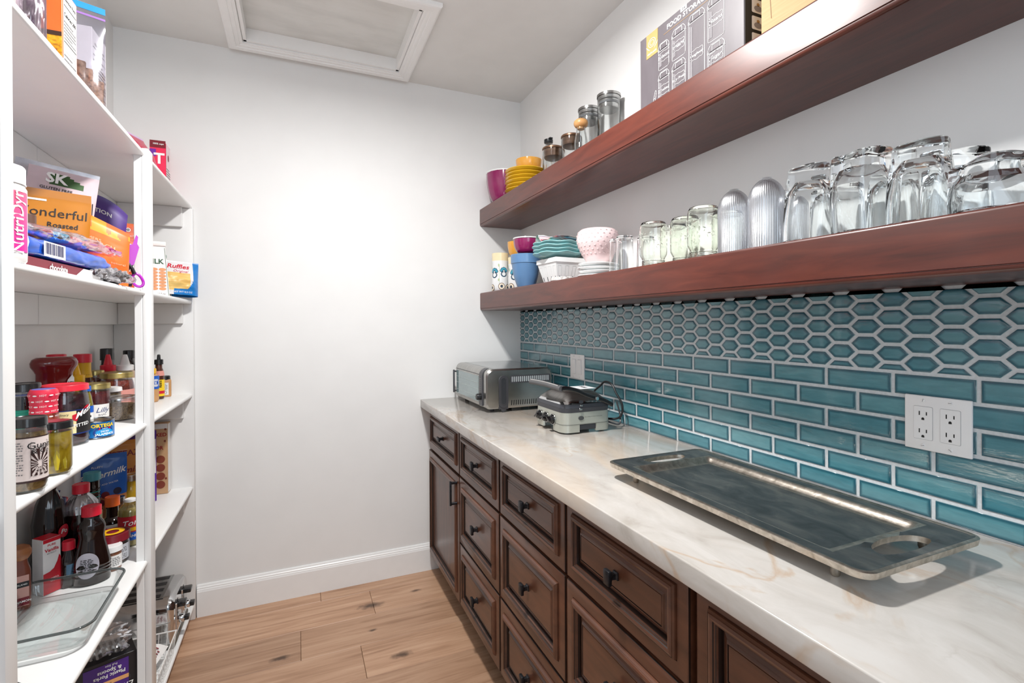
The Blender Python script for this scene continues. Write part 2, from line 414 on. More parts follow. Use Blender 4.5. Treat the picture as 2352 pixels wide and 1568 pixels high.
def tile_mesh(poly):
    """poly (y,z) of the tile edge; rings: edge, crest, pooled rim, clear field"""
    n = len(poly); cx_, cy_ = sum(q[0] for q in poly)/n, sum(q[1] for q in poly)/n; thin = 1
    for i in range(n):
        a, b = Vector(poly[i]), Vector(poly[(i+1) % n]); e = (b-a).normalized(); thin = min(thin, abs((Vector((cx_, cy_))-a).cross(e)))
    f = min(1, thin*.8/.0085)
    rings = [(poly, .0035, 0.0), (inset(poly, .0008*f), .0006, 0), (inset(poly, .0020*f), 0, 0), (inset(poly, .0042*f), -.0001, 0.15), (inset(poly, .0085*f), -.0004, 1.0)]
    n = len(poly); vs = []; fs = []; ms = []; col = []
    for (pl, dx, g) in rings:
        for q in pl: vs.append((dx, q[0], q[1])); col.append(g)
    for k in range(len(rings)-1):
        for i in range(n): fs.append((k*n+i, k*n+(i+1) % n, (k+1)*n+(i+1) % n, (k+1)*n+i)); ms.append(1 if k < 1 else 0)
    fs.append(tuple((len(rings)-1)*n+i for i in range(n))); ms.append(0)
    mb = MB().add(vs, fs, ms); me = mb.mesh('tile', [m_tile, m_tedge], 60)
    a = me.attributes.new('glaze', 'FLOAT', 'POINT')
    for i, g in enumerate(col): a.data[i].value = g
    return me
TM = {}
def put_tile(name, poly, cyz):
    key = tuple((round(a, 4), round(b, 4)) for a, b in poly)
    if key not in TM: TM[key] = tile_mesh(poly)
    mk(name, TM[key], wall_right, (XT+random.uniform(-.0003, .0003), cyz[0], cyz[1]), (0, random.uniform(-.006, .006), random.uniform(-.006, .006)))
Ymin = .28
# bricks
zr = [1.2095, 1.1600, 1.1098, 1.0598, 1.0090, .9585, .9085]
for k in range(6):
    z1, z0 = zr[k], max(zr[k+1], .9150-.0022)
    j0 = .5124+.1485*(.5 if k % 2 else 0); j = j0-.1485*3
    while j < YB:
        a, b = j, min(j+.1485, YB)
        if b > Ymin and b-a > .012:
            g = .0033; cyz = ((a+b)/2, (z0+z1)/2); hy, hz = (b-a)/2-g, (z1-z0)/2-g
            put_tile('brick_tile', [(-hy, -hz), (hy, -hz), (hy, hz), (-hy, hz)], cyz)
        j += .1485
# long hexagons
A, B, P = .0175, .0377, .0392
for c in range(-4, 45):
    y = .4968+.0552*c; off = 0 if c % 2 == 0 else P/2
    if y-B > YB or y+B < Ymin: continue
    for r in range(-3, 4):
        z = 1.3074+P*r+off
        hexa = [(y-B, z), (y-A, z-P/2), (y+A, z-P/2), (y+B, z), (y+A, z+P/2), (y-A, z+P/2)]
        hexa = clip(hexa, 1, 1.387, True); hexa = clip(hexa, 1, 1.2095, False) if len(hexa) > 2 else []
        hexa = clip(hexa, 0, YB, True) if len(hexa) > 2 else []
        # drop doubled points
        q = [p for i, p in enumerate(hexa) if (Vector(p)-Vector(hexa[i-1])).length > 1e-4]
        if len(q) < 3: continue
        zs = [p[1] for p in q]; ys = [p[0] for p in q]
        if max(zs)-min(zs) < .009 or max(ys)-min(ys) < .014: continue
        q = inset(q, .0034); put_tile('hex_tile', [(a-y, b-z) for a, b in q], (y, z))
# ------------------------------------------------------------------ base cabinets, worktop, floating shelves
m_cab = tex_mat('glazed_cherry', [(.25, (62, 36, 24)), (.5, (84, 50, 34)), (.75, (100, 61, 42))], (14, 2.2, 14), 2.5, 7, rough=.36, coat=.35, distort=.4, rand=23)
m_cabv = tex_mat('glazed_cherry_upright', [(.25, (62, 36, 24)), (.5, (84, 50, 34)), (.75, (100, 61, 42))], (14, 14, 2.2), 2.5, 7, rough=.36, coat=.35, distort=.4, rand=23)
m_glaze = mat('dark_glaze_line', (34, 19, 13), .45, coat=.2)
m_iron = tex_mat('dark_bronze', [(.3, (38, 38, 41)), (.7, (60, 61, 65))], (30, 30, 30), 3, rough=.38, metal=.75)
m_shelf = tex_mat('red_mahogany', [(.2, (54, 21, 14)), (.42, (78, 32, 22)), (.6, (90, 39, 27)), (.82, (106, 50, 34))], (10, 1.1, 10), 2.6, 8, rough=.36, coat=.22, distort=1.6, roughness=.6)
FR = [(0, -.020, 0), (0, -.005, 0), (.0016, -.0012, 1), (.005, 0, 0), (.0345, 0, 0), (.0352, -.0014, 1), (.0364, -.0014, 1), (.0372, .0040, 0), (.0405, .0078, 0), (.0415, .0068, 1), (.0425, .0085, 0), (.048, .0100, 0),
      (.053, .0085, 0), (.0545, .0060, 1), (.0575, .0058, 0), (.0590, .0045, 1), (.0605, .0010, 0), (.0625, -.0085, 1), (.0665, -.0085, 1)]
RAISED = [(.0672, -.0060, 0), (.0760, -.0035, 0), (.0800, .0006, 0), (.0820, .0010, 0), (.0828, -.0010, 1), (.0842, -.0010, 1), (.0848, .0002, 0)]
FLATP = [(.0672, -.0070, 1), (.0690, -.0068, 0)]
def front(name, parent, y0, y1, z0, z1, X, raised=True, upright=False, k=1.0):
    """a glazed drawer or door front facing -X, concentric moulded rings"""
    prof = FR+(RAISED if raised else FLATP); mb = MB(); vs = []
    for (d, h, _) in prof:
        d *= k; vs += [(X-h, y0+d, z0+d), (X-h, y1-d, z0+d), (X-h, y1-d, z1-d), (X-h, y0+d, z1-d)]
    fs, ms = [], []
    for i in range(len(prof)-1):
        for j in range(4): fs.append((4*i+j, 4*i+(j+1) % 4, 4*i+4+(j+1) % 4, 4*i+4+j)); ms.append(prof[i+1][2])
    e = 4*(len(prof)-1); fs.append((e, e+1, e+2, e+3)); ms.append(0); fs.append((0, 1, 2, 3)); ms.append(1)
    mb.add(vs, fs, ms)
    return mb.obj(name, [m_cabv if upright else m_cab, m_glaze], parent, angle=22)
def knob(parent, X, y, z, flatwise=False):
    h, wd = (.0165, .0085)
    mb = MB()
    prof = [(.0085, .0), (.0085, .003), (.0060, .006), (.0055, .014), (.0075, .019)]
    for (r0, x0), (r1, x1) in zip(prof[:-1], prof[1:]):
        vs = [(X-x0, y-r0, z-r0), (X-x0, y+r0, z-r0), (X-x0, y+r0, z+r0), (X-x0, y-r0, z+r0), (X-x1, y-r1, z-r1), (X-x1, y+r1, z-r1), (X-x1, y+r1, z+r1), (X-x1, y-r1, z+r1)]
        mb.add(vs, [(0, 1, 5, 4), (1, 2, 6, 5), (2, 3, 7, 6), (3, 0, 4, 7)])
    a, b = (wd, h) if not flatwise else (h, wd)
    mb.rbox(X-.028, X-.018, y-a*1.25, y+a*1.25, z-b, z+b, .002, 2)
    return mb.obj('knob', m_iron, parent)
CX = .640
def cabinet(label, y0, y1, kind='drawers', shown=3):
    t = thing('base_cabinet', label, 'cabinet', (0, 0, 0))
    MB().box(CX+.020, 1.190, y0-.0015, y1+.0015, .100, .8722).obj('carcass', [m_cabv], t)
    MB().box(CX+.085, 1.190, y0-.0015, y1+.0015, .001, .0995).obj('toe_kick', [m_glaze], t)
    d = front('drawer', t, y0, y1, .6625, .8660, CX, k=.86)
    knob(d, CX, (y0+y1)/2, .764, kind == 'door')
    if kind == 'door':
        dr = front('door', t, y0-.006, y1+.010, .106, .652, CX-.002, raised=False, upright=True, k=.9)
        mb = MB(); yy = y0+.026
        for zz in (.532, .622): mb.rbox(CX-.030, CX-.002, yy-.005, yy+.005, zz-.005, zz+.005, .0015, 1)
        mb.rbox(CX-.036, CX-.027, yy-.0055, yy+.0055, .524, .630, .002, 2)
        mb.obj('pull', m_iron, dr)
    else:
        for (a, b) in ((.3755, .6550), (.106, .3690)):
            d = front('drawer', t, y0, y1, a, b, CX-.001, k=.95)
            knob(d, CX-.001, (y0+y1)/2, (a+b)/2)
    return t
cabinet('dark cherry base cabinet with a flat panel door, next to the back wall', 2.066, 2.582, 'door')
cabinet('dark cherry three-drawer base cabinet right beside the cabinet with a door', 1.603, 2.057)
cabinet('dark cherry three-drawer base cabinet, second drawer stack from the door cabinet', 1.139, 1.592)
cabinet('dark cherry three-drawer base cabinet, third drawer stack, below the metal tray', .690, 1.129)
cabinet('reddish cherry base cabinet nearest the doorway, mostly cut off by the picture', .215, .672)
# filler strip against the back wall
tag(MB().box(CX+.014, 1.19, 2.5940, YB-.0005, .100, .8722).obj('filler_strip', m_cabv), 'narrow dark wood filler strip between the door cabinet and the back wall', 'filler')

# worktop
def stone():
    m = tex_mat('pale_quartzite', [(.28, (168, 162, 154)), (.45, (184, 179, 173)), (.62, (193, 189, 184)), (.8, (198, 195, 191))], (2.2, 1.0, 2.2), 4.5, 9, rough=.14, coat=.2, distort=1.1, roughness=.62)
    nt = m.node_tree; b = nt.nodes['Principled BSDF']; L = nt.links.new; src = b.inputs['Base Color'].links[0].from_socket
    tc = [n for n in nt.nodes if n.type == 'TEX_COORD'][0]
    for (sc, lo, hi, colr, rot, amt, ms) in ((2.6, .0, .022, (172, 140, 104), .6, .5, 2.0), (5.0, 0, .02, (150, 138, 126), -.4, .35, 3.1), (1.7, 0, .10, (201, 180, 156), .3, .55, 1.6)):
        mp = nt.nodes.new('ShaderNodeMapping'); mp.inputs['Rotation'].default_value = (0, 0, rot); mp.inputs['Scale'].default_value = (1.5, .65, 1.2); mp.inputs['Location'].default_value = (sc, sc*2, .3)
        n = nt.nodes.new('ShaderNodeTexNoise'); n.inputs['Scale'].default_value = sc; n.inputs['Detail'].default_value = 7; n.inputs['Distortion'].default_value = .9
        s1 = nt.nodes.new('ShaderNodeMath'); s1.operation = 'SUBTRACT'; s1.inputs[1].default_value = .5
        ab = nt.nodes.new('ShaderNodeMath'); ab.operation = 'ABSOLUTE'
        rg = nt.nodes.new('ShaderNodeMapRange'); rg.inputs['From Min'].default_value = lo; rg.inputs['From Max'].default_value = hi; rg.inputs['To Min'].default_value = amt; rg.inputs['To Max'].default_value = 0
        mk_ = nt.nodes.new('ShaderNodeTexNoise'); mk_.inputs['Scale'].default_value = ms; mk_.inputs['Detail'].default_value = 2
        r2 = nt.nodes.new('ShaderNodeMapRange'); r2.inputs['From Min'].default_value = .48; r2.inputs['From Max'].default_value = .62
        mu = nt.nodes.new('ShaderNodeMath'); mu.operation = 'MULTIPLY'; mx = nt.nodes.new('ShaderNodeMixRGB'); mx.inputs['Color2'].default_value = lin(colr)+(1,)
        L(tc.outputs['Object'], mp.inputs['Vector']); L(mp.outputs[0], n.inputs['Vector']); L(n.outputs['Fac'], s1.inputs[0]); L(s1.outputs[0], ab.inputs[0]); L(ab.outputs[0], rg.inputs['Value'])
        L(mp.outputs[0], mk_.inputs['Vector']); L(mk_.outputs['Fac'], r2.inputs['Value']); L(rg.outputs['Result'], mu.inputs[0]); L(r2.outputs['Result'], mu.inputs[1]); L(mu.outputs[0], mx.inputs['Fac'])
        L(src, mx.inputs['Color1']); src = mx.outputs['Color']
    L(src, b.inputs['Base Color']); return m
m_stone = stone()
TOPZ = .914
tag(MB().rbox(.6005, XT+.0015, -.35, YB-.0005, .8727, TOPZ, .003, 3).obj('worktop', m_stone), 'pale veined quartzite worktop running along the tiled wall', 'worktop')

# thick floating shelves: rounded nose, bead under the front edge
def floating_shelf(z0, z1, label):
    r = .007; x0, x1 = .9419, XR-.0005; poly = []
    for k in range(5):
        a = PI/2*k/4; poly.append((x0+r-r*math.sin(a), z1-r+r*math.cos(a)))
    poly += [(x0, z0+.0125), (x0+.0022, z0+.0118), (x0+.0022, z0+.0100), (x0+.0006, z0+.0092)]
    for k in range(5):
        a = PI/2*k/4; poly.append((x0+.0006+.0085*(1-math.cos(a)), z0+.0085*(1-math.sin(a))))
    poly += [(x1, z0), (x1, z1)]
    y0, y1 = -.4, YB-.0005; n = len(poly)
    mb = MB(); mb.prism(poly, 1, y0, y1)
    return tag(mb.obj('floating_shelf', m_shelf, angle=40), label, 'shelf')
SU, SL = 1.9562, 1.4880
floating_shelf(1.8589, SU, 'thick red mahogany floating shelf, the upper one, carrying cardboard boxes and lidded jars')
floating_shelf(1.3893, SL, 'thick red mahogany floating shelf just above the teal hexagon tiles, carrying drinking glasses')
# ------------------------------------------------------------------ things on the two floating shelves
m_glass = mat('clear_glass', (250, 252, 252), 0.0, trans=1.0, ior=1.46, var=0)
m_glassg = mat('slightly_green_glass', (249, 252, 247), 0.01, trans=1.0, ior=1.46, var=0)
m_thin = film('thin_clear_glass')
m_steel = tex_mat('brushed_steel', [(.3, (150, 150, 150)), (.7, (186, 186, 185))], (1, 1, 30), 6, rough=.24, metal=1.0)
m_bronze = tex_mat('bronze_lid', [(.3, (104, 76, 58)), (.7, (130, 98, 76))], (1, 1, 20), 6, rough=.35, metal=.6)
m_yellow = mat('yellow_glazed_ceramic', (226, 178, 38), .18, coat=.5)
m_amber = mat('amber_glazed_ceramic', (224, 160, 62), .18, coat=.5)
m_mag = mat('magenta_ceramic', (134, 28, 86), .18, coat=.5, var=.08)
m_white = mat('white_glazed_ceramic', (236, 238, 238), .16, coat=.5, var=.02)
m_blue = mat('denim_blue_ceramic', (92, 130, 172), .3, coat=.25, var=.06, vscale=14)
m_turq = mat('turquoise_ceramic', (146, 198, 200), .2, coat=.4, var=.05)
m_pink = mat('pale_pink_ceramic', (232, 206, 206), .25, coat=.4, var=.03)
m_black = mat('black_plastic', (24, 24, 26), .35, var=.02)
m_inkw = mat('white_print', (240, 240, 238), .5, var=.01)
m_inkk = mat('black_print', (28, 26, 27), .5, var=.01)

def bowl_prof(R, r0, H, t=.004, foot=.006, lip=0):
    """outside then inside of a bowl"""
    o = [(0, 0), (r0, 0), (r0, foot)]
    for k in range(1, 9):
        a = PI/2*k/8; o.append((r0+(R-r0)*math.sin(a), foot+(H-foot)*(1-math.cos(a))))
    o += [(R+lip, H), (R+lip, H+.002), (R-t, H+.001)]
    for k in range(7, -1, -1):
        a = PI/2*k/8; o.append((max(0, r0+(R-r0)*math.sin(a)-t), foot+t+(H-foot-t)*(1-math.cos(a))))
    o.append((0, foot+t)); return o

# upper shelf, from the back wall forward
b = tag(MB().lathe(bowl_prof(.098, .042, .168), 48, rib=(16, .012)).obj('fluted_bowl', [m_mag], None, (1.042, 2.505, SU)), 'fluted magenta bowl with a white rim, on the upper mahogany shelf by the back wall', 'bowl')
MB().lathe([(.0985, .1695), (.1005, .172), (.0995, .176), (.095, .176), (.0935, .1695)], 48, closed=True).obj('rim', m_white, b, angle=60)
pl = MB().lathe([(0, .003), (.050, .003), (.052, 0), (.057, .001), (.060, .008), (.095, .020), (.104, .029), (.1055, .030), (.104, .033), (.093, .0255), (.055, .0145), (0, .0145)], 44)
ORD = ('bottom', 'second from the bottom', 'third from the bottom', 'fourth from the bottom', 'fifth from the bottom', 'topmost')
for k in range(6):
    o = pl.obj('dinner_plate', m_yellow, None, (1.068+.002*math.sin(k*2.1), 2.285+.003*math.cos(k*1.7), SU+.0190*k)) if k == 0 else mk('dinner_plate', o.data, None, (1.068+.002*math.sin(k*2.1), 2.285+.003*math.cos(k*1.7), SU+.0190*k))
    tag(o, 'yellow dinner plate, %s of the stack under the amber bowl' % ORD[k], 'plate', 'yellow plates stacked on the upper shelf')
tag(MB().lathe(bowl_prof(.066, .030, .072), 40).obj('small_bowl', m_amber, None, (1.080, 2.275, SU+.0190*5+.0150)), 'small amber yellow bowl on top of the yellow plate stack', 'bowl')

def vessel(prof_out, t=.0025, base=.004):
    """closed wall: outside up, inside down"""
    top = prof_out[-1]
    ins = [(max(r-t, .0005), max(z, base)) for r, z in prof_out[::-1]]
    ins = [(r, z) for r, z in ins]
    return [(0, prof_out[0][1])]+prof_out+ins+[(0, max(base, prof_out[0][1]+base))]
# oil dispenser with black pourer
t = thing('oil_dispenser', 'clear glass oil bottle with a black pouring top, beside the yellow plates', 'bottle', (1.125, 2.145, SU))
MB().lathe(vessel([(.034, 0), (.036, .004), (.034, .08), (.020, .150), (.0165, .170), (.0165, .236)]), 28).obj('glass_body', m_glass, t)
mb = MB(); mb.lathe([(0, .232), (.019, .232), (.0215, .236), (.0215, .250), (.017, .252), (0, .252)], 24); mb.rbox(-.009, .009, -.030, .004, .247, .2545, .002, 1)
mb.obj('pourer', m_black, t)
def lidded_jar(label, x, y, R, H, lidm, steel=False):
    t = thing('lidded_jar', label, 'jar', (x, y, SU))
    MB().lathe(vessel([(R*.93, 0), (R, .006), (R, H)], .0024, .005), 36).obj('glass_body', m_glass, t)
    if steel:
        MB().lathe([(0, H+.0125), (R*1.0, H+.0125), (R*1.05, H+.011), (R*1.05, H+.002), (R*.97, H+.001), (R*.96, H-.012), (R*.86, H-.014), (R*.84, H-.045), (0, H-.045)], 36).obj('lid', lidm, t)
        MB().lathe([(R*.86, H-.020), (R*.985-.003, H-.021), (R*.985-.003, H-.028), (R*.86, H-.029)], 36, closed=True).obj('seal', mat('grey_silicone_seal', (120, 122, 126), .6), t)
    else:
        MB().lathe([(0, H+.010), (R*.98, H+.010), (R*1.04, H+.007), (R*1.04, H+.001), (R*.95, H-.002), (R*.90, H-.034), (R*.80, H-.036), (0, H-.036)], 36).obj('lid', lidm, t)
    return t
lidded_jar('short wide glass jar with a bronze lid, beside the oil bottle', 1.090, 2.035, .0475, .160, m_bronze)
lidded_jar('taller glass jar with a bronze lid, between the short jar and the ball stopper jar', 1.112, 1.905, .0440, .174, m_bronze)
lidded_jar('glass jar with a flat steel lid, behind the wooden ball stopper jar', 1.135, 1.795, .0445, .250, m_steel, True)
lidded_jar('tallest glass jar with a flat steel lid, next to the food storage box', 1.138, 1.655, .0450, .250, m_steel, True)
t = thing('stopper_jar', 'small glass jar closed with a tan wooden ball stopper', 'jar', (1.064, 1.745, SU))
MB().lathe(vessel([(.023, 0), (.026, .004), (.0265, .100), (.021, .132), (.0185, .142), (.0185, .154)], .002), 28).obj('glass_body', m_glass, t)
MB().lathe([(0, .148), (.014, .148), (.015, .154), (.023, .158), (.0285, .166), (.0295, .173), (.0275, .181), (.019, .188), (0, .190)], 28).obj('ball_stopper', tex_mat('light_beech', [(.3, (186, 134, 80)), (.7, (206, 156, 100))], (8, 8, 2), 4, rough=.4), t)
MB().tube([(0.004*math.cos(a)*2.2, 0, .1935+.008*math.sin(a)) for a in [PI*k/8 for k in range(9)]], .0012, 6).obj('wire_loop', m_steel, t)

# food storage box
m_char = tex_mat('charcoal_print_card', [(.3, (84, 78, 82)), (.7, (98, 92, 97))], (60, 4, 1), 4, rough=.42)
m_chard = mat('near_black_card', (38, 38, 36), .45)
m_gold = mat('gold_tan_print', (176, 138, 84), .5)
box = thing('storage_container_box', 'charcoal cardboard box printed with white outlined food storage containers', 'box', (.985, 1.000, SU))
box.scale = (1, 1, .81)
bx0, bx1, by0, by1, bh = 0, .195, -.130, .262, .292
mbx = MB(); mbx.rbox(bx0, bx1, by0, by1, .0005, bh, .0015, 1); 
mbx.m = [0]*len(mbx.m); mbx.obj('carton', [m_char], box)
MB().box(bx0+.002, bx1-.002, by0-.0006, by0+.001, .002, bh-.001).obj('end_panel', m_chard, box)
fb = flat((bx0, .0, 0), (0, -1, 0), (0, 0, 1), .0008)   # the printed face: a along -Y, b up
def ol(mb, pts, wd=.0011, e=0.0):
    """outline stroke on the printed face"""
    for (a, b) in zip(pts, pts[1:]):
        d = (Vector(b)-Vector(a)); l = d.length
        if l < 1e-6: continue
        d /= l; q = Vector((-d.y, d.x))*wd/2; a2, b2 = Vector(a)-d*wd/2, Vector(b)+d*wd/2
        mb.add([fb(*(a2-q)), fb(*(b2-q)), fb(*(b2+q)), fb(*(a2+q))], [(0, 1, 2, 3)])
def rr(x0, x1, z0, z1, r, n=4):
    p = []
    for (cx, cz, a0) in ((x1-r, z1-r, 0), (x0+r, z1-r, 90), (x0+r, z0+r, 180), (x1-r, z0+r, 270)):
        for k in range(n+1):
            a = math.radians(a0+90*k/n); p.append((cx+r*math.cos(a), cz+r*math.sin(a)))
    return p+[p[0]]
m_sheen = mat('pale_grey_print', (150, 146, 150), .45)
def drawn_canister(x0, x1, z0, z1, word, lz):
    mb = MB(); lh = .026
    ol(mb, rr(x0+.002, x1-.002, z0, z1-lh*.8, .006))
    ol(mb, [(x0, z1-lh), (x0+.002, z1-lh*.45)]+[(x0+.010, z1), (x1-.010, z1), (x1-.002, z1-lh*.45), (x1, z1-lh), (x0, z1-lh)])
    ol(mb, [(x0+.001, z1-lh*.8), (x1-.001, z1-lh*.8)])
    xm = (x0+x1)/2; ol(mb, [(xm-.013, z1-lh*.8), (xm-.013, z1-.003), (xm+.013, z1-.003), (xm+.013, z1-lh*.8)])
    s = [(-.021, -.016), (-.023, -.010), (-.020, 0), (-.023, .010), (-.021, .016), (-.010, .015), (0, .018), (.010, .015), (.021, .016), (.023, .010), (.020, 0), (.023, -.010), (.021, -.016), (.010, -.015), (0, -.018), (-.010, -.015), (-.021, -.016)]
    k = min(1, (x1-x0)/.050); ol(mb, [(xm+a*k, lz+b) for a, b in s], .0008)
    mb.obj('canister_outline', m_inkw, box)
    letters(box, word, .017 if len(word) < 7 else .0125, lambda a, b: fb(xm+a, lz+b), m_inkw, shear=.25)
    mb = MB()
    for i in range(4):
        a0 = x0+.005+i*.0028; mb.add([fb(a0, z0+.012), fb(a0+.0017, z0+.012), fb(a0+.0017, z1-lh-.008-i*.002), fb(a0, z1-lh-.008-i*.002)], [(0, 1, 2, 3)])
    mb.obj('printed_sheen', m_sheen, box)
drawn_canister(-.178, -.130, .128, .222, 'Nuts', .172)
drawn_canister(-.120, -.064, .128, .233, 'M&M', .172)
drawn_canister(-.178, -.130, .006, .118, 'Cookies', .052)
drawn_canister(-.120, -.064, .006, .118, 'Dry Fruits', .058)
drawn_canister(-.055, .006, .006, .238, 'Spaghetti', .100)
drawn_canister(.014, .072, .106, .240, 'Beans', .168)
drawn_canister(.014, .072, .006, .096, 'Sugar', .052)
letters(box, 'FOOD STORAGE', .0235, lambda a, b: fb(-.062+a, .263+b), m_inkw, bold=.022, squash=.88)
letters(box, 'CONTAINERS', .0225, lambda a, b: fb(.080+a, .263+b), m_inkw, squash=.88)
mb = MB(); ol(mb, [(-.153, .2465), (.11, .2465)], .0011); mb.obj('gold_rule', m_gold, box)
fs_ = lambda a, b: fb(-.205+a, .246+b)
patch(box, 'emblem_panel', lambda a, b: fs_(a, b), .052, .088, m_gold, 2, 2)
fb2 = flat((bx0, .0, 0), (0, -1, 0), (0, 0, 1), .0014)
disc(box, 'emblem_ring', lambda a, b: fb2(-.205+a, .252+b), .0165, m_inkw, r0=.0150)
disc(box, 'emblem_ring', lambda a, b: fb2(-.205+a, .252+b), .0095, m_inkw, r0=.0085)
mb = MB()
for s in (-1, 1):
    for k in range(4):
        q = [(-.205+s*(.010+k*.0035), .226+k*.0030), (-.205+s*(.016+k*.0035), .235+k*.0040), (-.205+s*(.012+k*.0035), .231+k*.0040)]
        mb.add([fb2(*p) for p in q], [(0, 1, 2)])
mb.obj('emblem_leaves', m_inkw, box)['kind'] = 'stuff'
letters(box, "chef's path", .0095, lambda a, b: fb2(-.205+a, .2155+b), m_inkw, bold=.01)
patch(box, 'badge', lambda a, b: fb(-.072+a, .2835+b), .024, .014, m_inkw, 2, 2)
letters(box, '24', .012, lambda a, b: fb2(-.072+a, .2835+b), m_char, bold=.02)
mb = MB(); ol(mb, [(-.196, .004), (-.186, .060), (-.189, .066), (-.192, .062), (-.206, .004)], .001); ol(mb, [(-.190, .038), (-.200, .038)], .001); mb.obj('pen_outline', m_inkw, box)
fe = flat(((bx0+bx1)/2, by0-.0006, 0), (1, 0, 0), (0, 0, 1), .0006)
fe2 = flat(((bx0+bx1)/2, by0-.0006, 0), (1, 0, 0), (0, 0, 1), .0010)
for k, zz in enumerate((.055, .105, .155, .205, .255)):
    mb = MB(); p = rr(-.074, -.034, zz-.020, zz+.020, .004)[:-1]; mb.add([fe(*q) for q in p], [tuple(range(len(p)))]); mb.obj('photo_tile', m_inkw, box)
    disc(box, 'photo_lid', lambda a, b: fe2(-.053+a, zz-.006+b), .009, m_sheen, sx=1.5); disc(box, 'photo_knob', lambda a, b: fe2(-.053+a, zz+.006+b), .005, m_gold)
mb = MB(); p = rr(-.066, -.046, .010, .026, .002); 
for a, b in zip(p, p[1:]): mb.add([fe(a[0], a[1]-.0005), fe(b[0], b[1]-.0005), fe(b[0], b[1]+.0005), fe(a[0], a[1]+.0005)], [(0, 1, 2, 3)])
mb.obj('symbol_frame', m_inkw, box); letters(box, 'Q', .011, lambda a, b: fe(-.056+a, .018+b), m_inkw)
# kraft box beside it
m_kraft = tex_mat('kraft_cardboard', [(.3, (184, 148, 104)), (.7, (194, 160, 118))], (2, 2, 40), 5, rough=.75)
kb = thing('kraft_box', 'plain tan kraft cardboard box with pen scribbles, beside the charcoal box', 'box', (.990, .700, SU))
MB().rbox(0, .195, -.30, .128, .0005, .30, .002, 1).obj('carton', m_kraft, kb)
fk = flat((0, 0, 0), (0, -1, 0), (0, 0, 1), .0008)
mb = MB()
for pts in ([(-.115, .28), (-.100, .05)], [(-.012+.018*math.cos(a)+.006*a/PI, .062+.009*math.sin(a)+.004*a/PI) for a in [i*.35 for i in range(30)]], [(.030+.012*math.cos(a), .105+.005*math.sin(a)) for a in [i*.4 for i in range(14)]]):
    for a, b in zip(pts, pts[1:]):
        d = (Vector(b)-Vector(a)).normalized(); q = Vector((-d.y, d.x))*.00045
        mb.add([fk(*(Vector(a)-q)), fk(*(Vector(b)-q)), fk(*(Vector(b)+q)), fk(*(Vector(a)+q))], [(0, 1, 2, 3)])
mb.obj('scribbles', mat('grey_pencil', (120, 96, 66), .7), kb)['kind'] = 'stuff'

# ---- lower shelf, from the back wall forward
# floral canisters
def floral(label, x, y, R, H, off):
    t = thing('floral_pot', label, 'pot', (x, y, SL), face(x, y, off))
    prof = [(0, .002), (R*.80, 0), (R*.90, .004), (R*1.0, .020), (R, H*.45), (R*.93, H*.72), (R*.97, H*.80), (R, H), (R-.004, H+.001), (R-.006, H*.8), (R*.85, .02), (0, .012)]
    MB().lathe(prof, 40, mi=[0, 0, 0, 0, 0, 0, 1, 1, 1, 1, 1]).obj('pot', [m_white, mat('cream_band', (240, 226, 186), .25, coat=.4)], t, angle=50)
    teal, navy, brown, green = mat('teal_paint', (70, 160, 184), .3), mat('navy_paint', (24, 66, 92), .3), mat('brown_paint', (120, 92, 70), .3), mat('sage_paint', (178, 196, 150), .3)
    def flower(a0, z0, r, sm=1):
        f1, f2, f3 = wrap(R, z0, a0, .0007), wrap(R, z0, a0, .0012), wrap(R, z0, a0, .0016)
        for k in range(5):
            g = PI*(.08+.21*k); disc(t, 'painted_petal', f1, r*.36, navy, c=(r*.62*math.cos(g), r*.62*math.sin(g)), n=12); disc(t, 'painted_petal', f2, r*.25, teal, c=(r*.62*math.cos(g), r*.62*math.sin(g)), n=12)
        disc(t, 'painted_centre', f3, r*.15, m_white, n=10)
        mb = MB()
        for k in range(9):
            g = PI+PI*k/8; mb.add([f2(r*.75*math.cos(g), -r*.55+r*.62*math.sin(g)), f2(r*.88*math.cos(g), -r*.55+r*.76*math.sin(g)), f2(r*.80*math.cos(g+.2), -r*.55+r*.70*math.sin(g+.2))], [(0, 1, 2)])
        mb.obj('painted_fringe', navy, t)
        disc(t, 'painted_bowl', f1, r*.70, navy, c=(0, -r*.62), n=16, r0=r*.48)
    flower(-.55, H*.50, R*.52); flower(.62, H*.52, R*.50)
    for (a, z) in ((-.95, H*.10), (.35, H*.13), (1.2, H*.10)):
        f1, f2 = wrap(R, z, a, .0007), wrap(R, z, a, .0012)
        disc(t, 'painted_medallion', f1, R*.40, brown, n=16); disc(t, 'painted_medallion', f2, R*.33, mat('cream_paint', (236, 226, 206), .3), n=16, r0=R*.18); disc(t, 'painted_medallion', f2, R*.12, navy, n=10)
    for (a, z, s) in ((0, H*.30, 1), (.02, H*.68, 1), (-1.2, H*.62, 1), (1.25, H*.66, 1)):
        disc(t, 'painted_leaf', wrap(R, z, a, .0008), R*.16, green, sx=.5, n=10)
    MB().grid(lambda u, v: wrap(R, 0, .05, .0006)((.004 if u > .5 else 0)-.0012*u*2+.0008*math.sin(v*9), H*(.2+.5*v)), 2, 9).obj('painted_stem', mat('sage_paint', (178, 196, 150), .3), t)
    return t
floral('white flower-painted pot with a cream rim, nearest the back wall on the lower shelf', 1.010, 2.492, .046, .205, -.2)
floral('white flower-painted pot half hidden behind the denim blue bowl', 1.062, 2.380, .050, .172, .2)
tag(MB().lathe(bowl_prof(.052, .030, .078), 36).obj('small_bowl', m_amber, None, (1.062, 2.380, SL+.1735)), 'small amber bowl sitting in the flower-painted pot', 'bowl')
